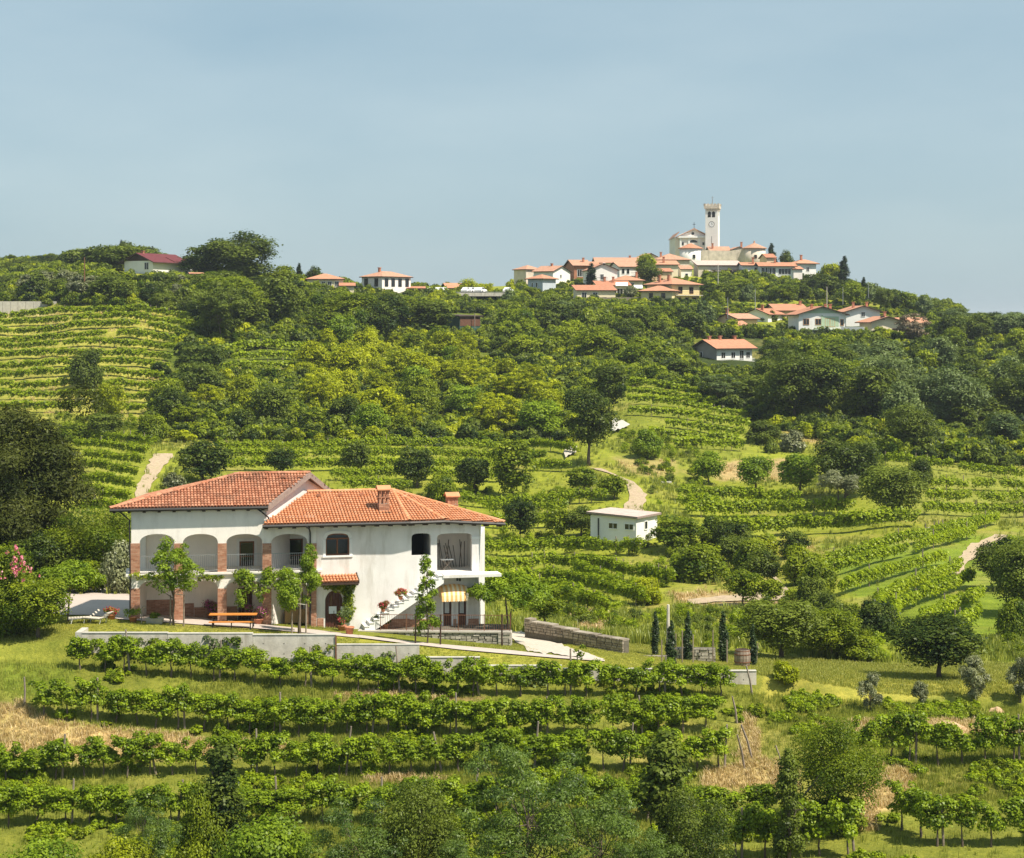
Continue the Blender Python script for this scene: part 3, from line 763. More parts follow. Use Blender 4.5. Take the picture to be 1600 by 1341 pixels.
for k in range(12):
    f0, f1 = k / 12, (k + 1) / 12
    a, b = o['s0'] + (o['s1'] - o['s0']) * f0, o['s0'] + (o['s1'] - o['s0']) * f1
    A, B = o['s0'] - 0.16 + (o['s1'] - o['s0'] + 0.32) * f0, o['s0'] - 0.16 + (o['s1'] - o['s0'] + 0.32) * f1
    o2 = dict(s0=o['s0'] - 0.16, s1=o['s1'] + 0.16, z1=o['z1'] + 0.15, rise=o['rise'] + 0.02, exp=2.6)
    mb.hexa([HR.P(a, arch_top(o, a), 0.035), HR.P(b, arch_top(o, b), 0.035), HR.P(b, arch_top(o, b), -0.02), HR.P(a, arch_top(o, a), -0.02),
             HR.P(A, arch_top(o2, A), 0.035), HR.P(B, arch_top(o2, B), 0.035), HR.P(B, arch_top(o2, B), -0.02), HR.P(A, arch_top(o2, A), -0.02)])
for a, b in ((o['s0'] - 0.16, o['s0']), (o['s1'], o['s1'] + 0.16)): HR.box(mb, a, b, o['z0'], o['z1'] - o['rise'] - 0.02, -0.02, 0.035)
HR.box(mb, o['s0'] - 0.2, o['s1'] + 0.2, o['z0'] - 0.1, o['z0'], -0.02, 0.07)
mb.build('surround', 'trim_white', w)
# round-headed double door with two notices
d = door(HR, 508, 535.5, 923, 983, -0.2, n=6, rise=0.62, papers=((513.5, 525.5, 947.5, 958.5), (532, 535, 947.5, 958.5)))
d['label'] = 'dark round headed double door with white notices'
# small tiled canopy over the door comes with the roofs
# loggia room on the corner
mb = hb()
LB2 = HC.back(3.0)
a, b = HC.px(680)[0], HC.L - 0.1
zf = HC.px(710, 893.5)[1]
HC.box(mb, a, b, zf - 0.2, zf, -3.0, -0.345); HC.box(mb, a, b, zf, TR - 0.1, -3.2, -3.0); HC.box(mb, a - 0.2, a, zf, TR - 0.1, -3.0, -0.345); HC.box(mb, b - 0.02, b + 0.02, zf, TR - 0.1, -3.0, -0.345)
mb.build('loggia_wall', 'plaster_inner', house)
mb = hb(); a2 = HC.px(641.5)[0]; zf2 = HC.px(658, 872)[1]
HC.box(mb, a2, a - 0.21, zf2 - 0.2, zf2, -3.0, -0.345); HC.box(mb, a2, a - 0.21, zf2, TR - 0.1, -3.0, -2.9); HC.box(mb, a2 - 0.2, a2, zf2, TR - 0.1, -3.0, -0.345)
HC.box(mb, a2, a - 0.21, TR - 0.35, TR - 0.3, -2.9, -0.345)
mb.build('room_wall', 'unlit_black', house)  # room walls coloured near-black so the interior looks unlit
# column capital corner on the loggia
mb = hb(); s_, z_ = HC.px(742.5, 842)
HC.box(mb, HC.px(738)[0] - 0.05, HC.L + 0.03, z_, z_ + 0.13, -0.36, 0.03); mb.build('capital', 'trim_white', house)
# brick dado of the right wing
mb = hb(); br = hb()
for pl, x0, x1, y0 in ((HR, 496, 505.5, 966), (HR, 592, 640, 968.5), (HC, 640.3, 691.5, 968), (HC, 707.5, 715, 967.5), (HC, 730.5, 748, 967)):
    s0, z1 = pl.px(x0, y0); s1, _ = pl.px(x1, y0); s1 = min(s1, pl.L)
    mb = hb(); br = hb(); pl.box(mb, s0, s1, ZB, z1, 0.002, 0.03); brick_face(br, pl, s0, s1, -18.2, z1, 0.03, 0, int(x0)); dd = mb.build('dado', 'mortar', house); tag(br.build('brickwork', 'brick', dd), kind='stuff')
# twin doors under the awning
for x0, x1 in ((692.5, 705.5), (716, 728.5)):
    s0, z1 = HC.px(x0, 928); s1, z0 = HC.px(x1, 981); mb = hb()
    bars(mb, HC, s0, s1, z0, z1, 0.11, -0.2, -0.13, 1, 1, zh=z0 + 0.8); HC.box(mb, s0 + 0.11, s1 - 0.11, z0 + 0.11, z0 + 0.78, -0.19, -0.15)
    d = mb.build('door', 'wood_door', house); mb = hb(); HC.box(mb, s0 + 0.1, s1 - 0.1, z0 + 0.8, z1 - 0.1, -0.2, -0.16); mb.build('pane', 'curtain', d)
    mb = hb()
    for a, b, za, zb_ in ((s0 - 0.11, s0, z0, z1), (s1, s1 + 0.11, z0, z1)): HC.box(mb, a, b, za, zb_, 0.003, 0.04)
    mb.build('surround', 'trim_white', d)
# outside stair: steps, sloping soffit, landing
sT, zT = HC.px(688, 896); sB = HR.px(566)[0] - HR.L; zB_ = HR.px(566, 980)[1]
ST = Plane(HC.P(sB, 0).xy, HC.P(sT, 0).xy)
nst = 16
mb = hb()
for k in range(nst):
    a, b = ST.L * k / nst, ST.L * (k + 1) / nst
    z1 = zB_ + (zT - zB_) * (k + 1) / nst; zl = lambda s: zB_ - 0.42 + (zT - zB_) * s / ST.L
    mb.hexa([ST.P(a, zl(a) , 1.15), ST.P(b, zl(b), 1.15), ST.P(b, zl(b), 0.06), ST.P(a, zl(a), 0.06), ST.P(a, z1, 1.15), ST.P(b, z1, 1.15), ST.P(b, z1, 0.06), ST.P(a, z1, 0.06)])
    ST.box(mb, a - 0.03, b, z1, z1 + 0.035, 0.06, 1.19)
st = mb.build('stair', 'trim_white', house)
mb = hb(); HC.box(mb, sT - 0.05, HC.px(777, 896)[0], zT - 0.13, zT + 0.035, 0.002, 1.2)
HC.box(mb, HC.L + 0.003, HC.px(777, 896)[0] - 0.02, zT - 0.12, zT + 0.03, -1.6, -0.004) if False else None
mb.build('landing', 'plaster_white', house)
# striped barrel awning
mb = hb(); s0, z0 = HC.px(690, 936, 0.8); s1, _ = HC.px(731.5, 936, 0.8); z1 = HC.px(710, 912)[1]
ns = 12
for k in range(ns):
    a, b = s0 + (s1 - s0) * k / ns, s0 + (s1 - s0) * (k + 1) / ns
    prev = None
    for q in range(7):
        t = q / 6 * math.pi / 2
        sq = 1 - 0.20 * (abs((k + 0.5) / ns * 2 - 1)) ** 2
        w, z = 0.08 + 0.82 * math.sin(t), z0 + (z1 - z0) * math.cos(t) * sq
        cur = (HC.P(a, z, w), HC.P(b, z, w))
        if prev: mb.poly([prev[0], prev[1], cur[1], cur[0]], k % 2)
        prev = cur
    m_ = (a + b) / 2
    mb.poly([HC.P(a, z0, 0.9), HC.P(b, z0, 0.9), HC.P(b, z0 - 0.13, 0.905), HC.P(m_, z0 - 0.18, 0.905), HC.P(a, z0 - 0.13, 0.905)], k % 2)
for k, s in ((0, s0), (1, s1)):
    for q in range(6):
        t0, t1 = q / 6 * math.pi / 2, (q + 1) / 6 * math.pi / 2; f = lambda t: (0.08 + 0.82 * math.sin(t), z0 + (z1 - z0) * math.cos(t) * 0.8)
        (wa, za), (wb, zb_) = f(t0), f(t1)
        mb.poly([HC.P(s, z0, wa), HC.P(s, z0, wb), HC.P(s, zb_, wb), HC.P(s, za, wa)], q % 2)
aw = mb.build('awning', ['awning_orange', 'awning_cream'], house); aw['label'] = 'barrel awning striped orange and cream'
# wall lamp by the awning
mb = hb(); s, z = HC.px(714, 904); HC.box(mb, s - .04, s + .04, z - .12, z + .1, 0.0, .14); HC.box(mb, s + .13, s + .2, z - .15, z + .0, 0.0, .14); mb.build('wall_lamp', 'metal_dark', house)

# ---- roofs
def plane_basis(poly):
    n = (Vector(poly[1]) - Vector(poly[0])).cross(Vector(poly[2]) - Vector(poly[0])).normalized()
    if n.z < 0: n = -n
    e = Vector((0, 0, 1)).cross(n).normalized(); t = n.cross(e)
    return n, e, t
def tiles(poly, root, mat, seed, name='roof_tiles', du=0.185, dv=0.31, rad=0.078, lift=0.0):
    """overlapping half-round tiles laid over a roof plane, clipped to its outline"""
    n, e, t = plane_basis(poly); o = Vector(poly[0]); rg = np.random.default_rng(seed)
    q = np.array([((Vector(p) - o).dot(e), (Vector(p) - o).dot(t)) for p in poly])
    us = np.arange(q[:, 0].min() - du, q[:, 0].max() + du, du); vs = np.arange(q[:, 1].min(), q[:, 1].max() + dv, dv)
    U, Vv = np.meshgrid(us, vs); U = U.ravel(); Vv = Vv.ravel()
    ok = inpoly(U, Vv + dv * 0.45, [tuple(x) for x in q]); U, Vv = U[ok], Vv[ok]
    k = len(U)
    ang = np.linspace(0, np.pi, 5)
    cu, ch = np.cos(ang) * rad, np.sin(ang) * rad * 0.75
    tone = rg.random(k)
    L = dv * 1.12
    yaw = rg.normal(0, 0.012, k); dl = rg.normal(0, 0.006, k)
    pu = np.zeros((k, 10)); pv = np.zeros((k, 10)); ph = np.zeros((k, 10))
    for r, (v0, h0, sc) in enumerate(((0.0, 0.034, 1.08), (L, 0.006, 0.86))):
        pu[:, r * 5:r * 5 + 5] = U[:, None] + cu[None, :] * sc + yaw[:, None] * v0
        pv[:, r * 5:r * 5 + 5] = Vv[:, None] + v0 + dl[:, None]
        ph[:, r * 5:r * 5 + 5] = ch[None, :] * sc + h0 + lift
    ne, te, nn = np.array(e), np.array(t), np.array(n)
    V = np.array(o) + pu[..., None] * ne + pv[..., None] * te + ph[..., None] * nn
    b = np.arange(k)[:, None] * 10
    qs = np.concatenate([b + np.array([[j, j + 1, j + 6, j + 5]]) for j in range(4)] + [b + np.array([[0, 4, 3, 1]])], 0) if False else np.concatenate([b + np.array([[j, j + 1, j + 6, j + 5]]) for j in range(4)], 0)
    ends = b + np.array([[0, 1, 3, 4]])
    qs = np.concatenate([qs, ends], 0)
    V = V.reshape(-1, 3) - np.array(O)
    m = np_mesh(name, V, qs, np.repeat(tone, 10), mat)
    return tag(inst(name, m, root), kind='stuff')
def roof_slab(poly, root, th=0.17, name='roof', edge='wood_dark', mat='tile_under'):
    n, e, t = plane_basis(poly); P = [Vector(p) for p in poly]
    cc = (P[1] - P[0]).cross(P[2] - P[0]); P = P if cc.z > 0 else P[::-1]
    mb = hb(); up = [p - n * 0.004 for p in P]; dn = [p - n * th for p in P]
    mb.poly(up, 0); mb.poly(dn[::-1], 1)
    for i in range(len(P)):
        j = (i + 1) % len(P); mb.poly([dn[i], dn[j], up[j], up[i]], 1)
    return mb.build(name, [mat, edge], root)
def caps(a, b, root, mat, seed, r=0.12, step=0.36, lift=0.03):
    a, b = Vector(a), Vector(b); d = (b - a); L = d.length; d.normalize()
    side = d.cross(Vector((0, 0, 1))).normalized(); up = side.cross(d).normalized(); mb = hb(); rg = random.Random(seed)
    k = int(L / step)
    for i in range(k):
        p0 = a + d * (L * i / k); p1 = p0 + d * (L / k * 1.12); tn = rg.random()
        for j in range(5):
            t0, t1 = math.pi * j / 5, math.pi * (j + 1) / 5
            f = lambda p, t, s: p + side * (math.cos(t) * r * s) + up * (math.sin(t) * r * s * 0.85 + lift)
            mb.poly([f(p0, t0, 1.08), f(p0, t1, 1.08), f(p1, t1, 0.95), f(p1, t0, 0.95)], 0, tn)
    return tag(mb.build('ridge_tiles', mat, root), kind='stuff')
def zpt(px, py, z): 
    Y = z * F / (HY - py); return Vector(((px - CX) / F * Y, Y, z))
ZL, ZLR = -10.66, -9.12
E0, E1 = zpt(171, 795, ZL), zpt(418, 790.5, ZL); R0, R1 = zpt(373, 740.5, ZLR), zpt(484, 739, ZLR)
E2 = Vector((xy(521, 118.6)[0], 118.6, ZL)); E3 = Vector((-22.2, 117.6, ZL))
roofL = roof_slab([E0, E1, R1, R0], house, name='roof'); roofL['label'] = 'weathered tile roof over the long left wing'
tiles([E0, E1, R1, R0], roofL, 'tile_old', 1)
roof_slab([E1, E2, R1], house) if False else None
rb = roof_slab([E2, E3, R0, R1], house, name='roof_slope'); tiles([E2, E3, R0, R1], rb, 'tile_old', 2)
rc = roof_slab([E3, E0, R0], house, name='roof_slope'); tiles([E3, E0, R0], rc, 'tile_old', 3)
caps(R0, R1, roofL, 'tile_old', 4); caps(E0, R0, roofL, 'tile_old', 5)
mb = hb()                                            # verge boards of the gable
for a, b in ((E1, R1), (R1, E2)):
    a, b = Vector(a), Vector(b); o_ = Vector((GP.n.x, GP.n.y, 0)) * 0.05
    mb.hexa([a + o_ - Vector((0, 0, .30)), b + o_ - Vector((0, 0, .30)), b - o_ - Vector((0, 0, .30)), a - o_ - Vector((0, 0, .30)), a + o_ + Vector((0, 0, .05)), b + o_ + Vector((0, 0, .05)), b - o_ + Vector((0, 0, .05)), a - o_ + Vector((0, 0, .05))])
mb.build('verge_board', 'barge_wood', house)
ZR, ZRR = -11.7, -10.28
q0, q1, q2 = zpt(410, 820, ZR), zpt(640, 814.5, ZR), zpt(695, 812.5, ZR); q3 = Vector((xy(789, 113.2)[0], 113.2, (HY - 816.5) / F * 113.2))
A_ = zpt(613, 766, ZRR); RL = zpt(480, 769, ZRR); q4 = Vector((xy(700, 121.5)[0], 121.5, -11.85)); q5 = Vector((xy(500, 121.8)[0], 121.8, -11.8))
roofR = roof_slab([q0, q1, A_, RL], house, name='roof'); roofR['label'] = 'bright orange tile roof over the right wing'
tiles([q0, q1, A_, RL], roofR, 'tile_new', 11)
r2 = roof_slab([q1, q2, A_], house, name='roof_slope'); tiles([q1, q2, A_], r2, 'tile_new', 12)
r3 = roof_slab([q2, q3, A_], house, name='roof_slope'); tiles([q2, q3, A_], r3, 'tile_new', 13)
r4 = roof_slab([q3, q4, A_], house, name='roof_slope'); tiles([q3, q4, A_], r4, 'tile_new', 14)
r5 = roof_slab([q4, q5, RL, A_], house, name='roof_slope'); tiles([q4, q5, RL, A_], r5, 'tile_new', 15)
for k, (a, b) in enumerate(((RL, A_), (q1, A_), (q2, A_), (q3, A_))): caps(a, b, roofR, 'tile_new', 20 + k)
# snow guards: small raised tiles near the ridge
mb = hb()
for (a, b, t0, n_) in ((R0, R1, ZLR, 4), (RL, A_, ZRR, 4)):
    for k in range(n_):
        p = Vector(a).lerp(Vector(b), (k + 0.6) / n_) + Vector((0, -0.75, -0.2)); mb = hb(); mb.hexa([p + Vector((x, y, z)) for z in (0, .14) for x, y in ((-.12, -.12), (.12, -.12), (.09, .16), (-.09, .16))]); mb.build('vent_tile', 'tile_old', house)
# rafter ends and gutters
mb = hb(); gt = hb()
def eave(a, b, pl_n, zt, sp=0.82, ln=0.8):
    a, b = Vector(a), Vector(b); d = b - a; L = d.length; d.normalize(); inn = Vector((-d.y, d.x, 0)); n_ = int(L / sp)
    for k in range(n_ + 1):
        p = a + d * (0.25 + (L - 0.5) * k / n_) + inn * 0.10 + Vector((0, 0, -0.19))
        h = d * 0.09
        q = p + inn * ln; sl = Vector((0, 0, 0.2))
        mb = hb(); mb.hexa([p - h + Vector((0, 0, -.09)), p + h + Vector((0, 0, -.09)), q + h + Vector((0, 0, -.16)), q - h + Vector((0, 0, -.16)), p - h + Vector((0, 0, .03)), p + h + Vector((0, 0, .03)), q + h + sl, q - h + sl]); mb.build('rafter_end', 'wood_dark', house)
    gt.tube([a - inn * .06 + Vector((0, 0, -.10)), b - inn * .06 + Vector((0, 0, -.10))], 0.10, 6)
eave(E0, E1, None, 0); eave(q0, q1, None, 0); eave(q1, q2, None, 0, ln=0.7); eave(q2, q3, None, 0, ln=0.7)
def dpipe(pts): gt.tube(pts, 0.05, 6)
p = zpt(402, 793, ZL); s = HL.px(415)[0]
dpipe([E1 + Vector((-.7, .05, -.1)), HL.P(s - .25, -11.0, .35), HL.P(s + .15, -11.35, .12), HL.P(s + .18, -11.62, .1)])
s = HL.px(484.5)[0]; dpipe([HL.P(s - .3, ZR - .12, 1.0), HL.P(s - .1, ZR - .3, .5), HL.P(s, ZR - .55, .09), HL.P(s, -14.0, .09), HL.P(s, -17.8, .09)])
dpipe([E0 + Vector((.4, .3, -.1)), HL.P(-.1, -11.35, .1), HL.P(-.06, -14.2, .08), HL.P(-.06, -16.4, .08)])
gt.build('gutter', 'metal_dark', house)
# canopy over the round door
s0, s1 = HR.px(494.5)[0] + 0.03, HR.px(552)[0]; zt, zb2 = HR.px(520, 898.5)[1], HR.px(520, 910, 1.0)[1]
cp = [HR.P(s0, zb2, 1.0), HR.P(s1 + .15, zb2, 1.0), HR.P(s1 + .15, zt, 0.02), HR.P(s0, zt, 0.02)]
can = roof_slab(cp, house, th=0.1, name='canopy'); tiles(cp, can, 'tile_new', 31, dv=0.34)
mb = hb(); HR.box(mb, s1 + .03, s1 + .15, zb2 - .22, zb2 - .11, .05, 1.0); HR.box(mb, s0, s1 + .15, zb2 - .16, zb2 - .06, .93, 1.03)
HR.box(mb, s1 + .16, s1 + .22, zt - .12, zt + .1, 0.0, .1)
mb.hexa([HR.P(s1 + .155, zb2 - .12, 1.03), HR.P(s1 + .2, zb2 - .12, 1.03), HR.P(s1 + .2, zt - .1, .01), HR.P(s1 + .155, zt - .1, .01), HR.P(s1 + .155, zb2 + .09, 1.03), HR.P(s1 + .2, zb2 + .09, 1.03), HR.P(s1 + .2, zt + .12, .01), HR.P(s1 + .155, zt + .12, .01)])
mb.build('bracket', 'wood_dark', can)
# chimneys
def chimney(px, Y, ztop, zroof, w, tall, lab):
    X = (px - CX) / F * Y; rz = HR.ang; mb = hb(); r_ = random.Random(px)
    cs, sn = math.cos(rz), math.sin(rz)
    loc = lambda x, y, z: (X + x * cs - y * sn, Y + x * sn + y * cs, z)
    zb_ = ztop - 0.95 if tall else ztop - 0.62
    mb.box(loc(0, 0, (zroof - 0.5 + zb_) / 2), (w, w, zb_ - zroof + 0.5), rz)
    ch = mb.build('chimney', 'mortar', house); ch['label'] = lab
    br = hb()
    h = w / 2
    cor = [loc(-h, -h, 0), loc(h, -h, 0), loc(h, h, 0), loc(-h, h, 0)]
    for i in range(4):
        a, b = cor[i], cor[(i + 1) % 4]; brick_face(br, Plane(a[:2], b[:2]), 0, w, zroof - 0.3, zb_, 0.0, 0, i + px)
    tag(br.build('brickwork', 'brick', ch), kind='stuff')
    mb = hb()
    tiers = ((zb_ + 0.002, zb_ + 0.36), (zb_ + 0.42, zb_ + 0.74)) if tall else ((zb_ + 0.002, zb_ + 0.40),)
    for (a, b) in tiers:
        for x in (-h + .07, 0, h - .07):
            for y in (-h + .07, h - .07): mb.box(loc(x, y, (a + b) / 2), (.11, .11, b - a), rz, 0, r_.random())
        mb.box(loc(0, 0, b + .03), (w + .06, w + .06, .058), rz, 0, .3)
    if not tall: mb.box(loc(-.1, 0, zb_ + .2), (w * .7, w * .9, .4), rz, 0, .2)
    mb.build('flue', 'brick', ch)
    zt = tiers[-1][1] + .062; mb = hb(); k = h + .1
    for sgn in (-1, 1):
        mb.hexa([loc(-k, sgn * k, zt), loc(k, sgn * k, zt), loc(k, 0, zt + .2), loc(-k, 0, zt + .2), loc(-k, sgn * k, zt + .06), loc(k, sgn * k, zt + .06), loc(k, 0, zt + .27), loc(-k, 0, zt + .27)])
    mb.build('cap', 'tile_new', ch)
chimney(599, 113.0, -9.85, -11.2, 0.62, True, 'tall open work brick chimney on the front slope')
chimney(706, 117.2, -10.62, -11.3, 0.66, False, 'squat brick chimney behind the hip')
mb = hb(); mb.hexa([W(585, 802, 112.4) + Vector((x, y, z)) for z in (0, .05) for x, y in ((0, 0), (.95, .05), (1.1, .75), (.15, .7))]); mb.build('flashing', 'metal_dark', house)

# ------------------------------------------------------------------ terrace in front of the right wing
plf = Plane(xy(562, 110.6), xy(778, 110.3)); zt = plf.px(680, 986)[1]
ter = thing('terrace', 'low stone faced terrace with pale coping under the white wall', 'terrace', (xy(680, 110.4)[0], 110.4, -18.4))
TO = tuple(ter.location)
mb = MB(TO)
mb.prism([tuple(plf.P(0, 0, -.12).xy), tuple(plf.P(plf.L, 0, -.12).xy), (xy(797, 110.3)[0], 113.4), (HC.P(HC.L, 0).x + .1, 113.6), tuple(HC.P(0, 0, -.05).xy), tuple(HR.P(HR.px(562)[0], 0, -.05).xy)], -19.6, zt - 0.09)
mb.build('core', 'stone_joint', ter)
def stone_meshes(name, mats, L, H, D, n=4):
    out = []
    for k in range(n):
        rg = random.Random(k * 31 + int(L * 100)); mb = MB()
        x, y, z = L / 2, D / 2, H / 2; j = lambda a: a * rg.uniform(0.86, 1.0)
        mb.hexa([(-j(x), -j(y), -j(z)), (j(x), -j(y), -j(z)), (j(x), y, -z), (-j(x), y, -z), (-j(x), -j(y), j(z)), (j(x), -j(y), j(z)), (j(x), y, z), (-j(x), y, z)], 0, rg.random())
        out.append(mb.mesh(name, mats))
    return out
SG = stone_meshes('stone', 'stone_grey', 1.0, 1.0, 1.0); SD = stone_meshes('stone', 'stone_dark', 1.0, 1.0, 1.0)
def lay_stones(root, org, pl, s0, s1, z0, zt_f, lib, seed, hh=0.17, ll=0.42, depth=0.16, w=0.0):
    rg = random.Random(seed); z = z0
    while True:
        h = hh * rg.uniform(0.75, 1.2); x = s0 - rg.random() * ll * .5; any_ = False
        while x < s1:
            l = ll * rg.uniform(0.55, 1.4); a, b = max(x, s0), min(x + l, s1); zc = min(zt_f(a), zt_f(b))
            if b - a > 0.07 and z + 0.05 < zc:
                any_ = True; h2 = min(h, zc - z); c = pl.P((a + b) / 2, z + h2 / 2, w + rg.uniform(-.03, .02))
                o = inst('stone', rg.choice(lib), root, c - Vector(org), (0, 0, pl.ang), (b - a - .02, depth, h2 - .018))
            x += l
        z += h
        if not any_ and z > max(zt_f(s0), zt_f(s1)): break
lay_stones(ter, TO, plf, 0.0, plf.L, -18.75, lambda s: zt - 0.09, SG, 5, 0.135, 0.36, 0.18, -0.04)
mb = MB(TO); plf.box(mb, -.1, plf.L + .75, zt - .085, zt, -.55, .10); plf.box(mb, plf.L - .02, plf.L + .78, -19.2, zt - .09, -1.0, -.02); mb.build('coping', 'stone_cap', ter)
pe = Plane(plf.P(plf.L + .0, 0).xy, plf.P(plf.L + .76, 0, 0).xy)
lay_stones(ter, TO, pe, 0.0, pe.L, -18.75, lambda s: zt - 0.09, SG, 6, 0.2, 0.5, 0.2, 0.0)
rl = thing('iron_railing', 'thin dark iron railing along the stone terrace edge', 'railing', TO)
railing('rail', plf, 1.2, plf.L + .7, zt, zt + .92, -.1, 0.13, rl, TO, 'metal_rust', 0.014)
for k in range(6):
    s = 1.2 + (plf.L - .5) * k / 5; mb = MB(TO); plf.box(mb, s - .02, s + .02, zt, zt + .96, -.12, -.08); mb.build('post', 'metal_rust', rl)
pe2 = Plane(plf.P(plf.L + .68, 0, -.1).xy, plf.P(plf.L + .68, 0, -2.2).xy); railing('rail', pe2, 0, 2.1, zt, zt + .92, 0.0, 0.13, rl, TO, 'metal_rust', 0.014)

# ------------------------------------------------------------------ concrete retaining wall: eight poured panels that step down to the right
rw = thing('retaining_wall', 'long pale concrete retaining wall stepping down below the lawn', 'wall', (xy(650, 102.9)[0], 102.9, -18.5))
RO = tuple(rw.location)
RP = Plane(xy(128, 102.75), xy(1182, 102.75))
panels = [(128, 262, 989.5), (262, 395, 990.5), (395, 525, 992.5), (526, 655, 1008), (656, 750, 1028), (751, 878, 1041), (879, 1020, 1046), (1021, 1100, 1048), (1101, 1182, 1049)]
for k, (x0, x1, yt) in enumerate(panels):
    mb = MB(RO); s0, z1 = RP.px(x0, yt); s1, _ = RP.px(x1, yt)
    if k == 0: s0 += 0.0
    RP.box(mb, s0 + .006, s1 - .006, -20.6, z1, -.26, 0.012 * (k % 2)); pn = mb.build('panel', 'concrete', rw)
    mb = MB(RO); RP.box(mb, s0 + .004, s1 - .004, z1 + .002, z1 + .035, -.28, .03); mb.build('coping', 'concrete_pale', pn)
    mb = MB(RO)
    n_ = max(2, int((s1 - s0) / 1.1))
    for i in range(n_):
        for dz in (.45, 1.0): c = RP.P(s0 + (i + .5) * (s1 - s0) / n_, z1 - dz, .012 * (k % 2) + .003); mb.box(c, (.05, .012, .05), 0)
    mb.build('tie_holes', 'stone_joint', pn)
mb = MB(RO); pe = Plane(RP.P(RP.L, 0, 0).xy, RP.P(RP.L, 0, -1.2).xy)
s0, z1 = RP.px(128, 988); mb = MB(RO); RP.box(mb, s0 - .35, s0 - .01, -20.6, z1, -1.6, .02); mb.build('end_pier', 'concrete_pale', rw)
for x in (525, 655):
    mb = MB(RO); s, z = RP.px(x, 1000); RP.box(mb, s - .04, s + .04, -19.5, z + .25 if x == 525 else -18.0, .035, .06); mb.build('joint_strip', 'metal_rust', rw)

# ------------------------------------------------------------------ stepped dry stone wall by the gravel road
sw = thing('stone_wall', 'dry stone wall stepping down beside the gravel road', 'wall', (xy(900, 114)[0], 114, -19.0)); SO = tuple(sw.location)
SP = Plane(xy(819, 119.0), xy(974, 113.2))
steps = [(819, 829, 968), (829, 864, 975), (864, 896, 982.5), (896, 933, 990.5), (933, 974, 997.5)]
mb = MB(SO); zs = []
for x0, x1, yt in steps:
    s0, z1 = SP.px(x0, yt); s1, _ = SP.px(x1, yt); z1 = (HY - yt) / F * SP.P((s0 + s1) / 2, 0).y; zs.append((s0, s1, z1)); SP.box(mb, s0, s1, -20.5, z1 - .05, -.5, -.06)
mb.build('core', 'stone_joint', sw)
for k, (s0, s1, z1) in enumerate(zs):
    lay_stones(sw, SO, SP, s0, s1, -19.7 if k > 2 else -19.3, lambda s: z1 - .06, SD, 40 + k, 0.165, 0.46, 0.2, -0.05)
    x = s0; r_ = random.Random(k)
    while x < s1 - .1:
        l = min(r_.uniform(.5, .8), s1 - x); c = SP.P(x + l / 2, z1, -.25); inst('cap_stone', SD[k % 4], sw, c - Vector(SO), (0, 0, SP.ang), (l - .02, .62, .1)); x += l
# low wall behind the cypresses
lw = thing('stone_wall', 'low stone wall with pale courses behind the row of cypresses', 'wall', (xy(1080, 112.5)[0], 112.5, -19.5)); LO = tuple(lw.location)
LP = Plane(xy(978, 112.8), xy(1118, 112.4)); z1 = LP.px(1050, 1013)[1]
mb = MB(LO); LP.box(mb, LP.px(1052)[0], LP.L, -21, z1, -.5, -.05); LP.box(mb, 0, LP.px(1052)[0], -21, z1 - .5, -.5, -.05); mb.build('core', 'stone_joint', lw)
lay_stones(lw, LO, LP, LP.px(1052)[0], LP.L, -20.5, lambda s: z1, SG, 60, 0.17, 0.44, 0.2, -0.04)
lay_stones(lw, LO, LP, 0, LP.px(1052)[0], -20.5, lambda s: z1 - .45, SD, 61, 0.17, 0.5, 0.2, -0.04)
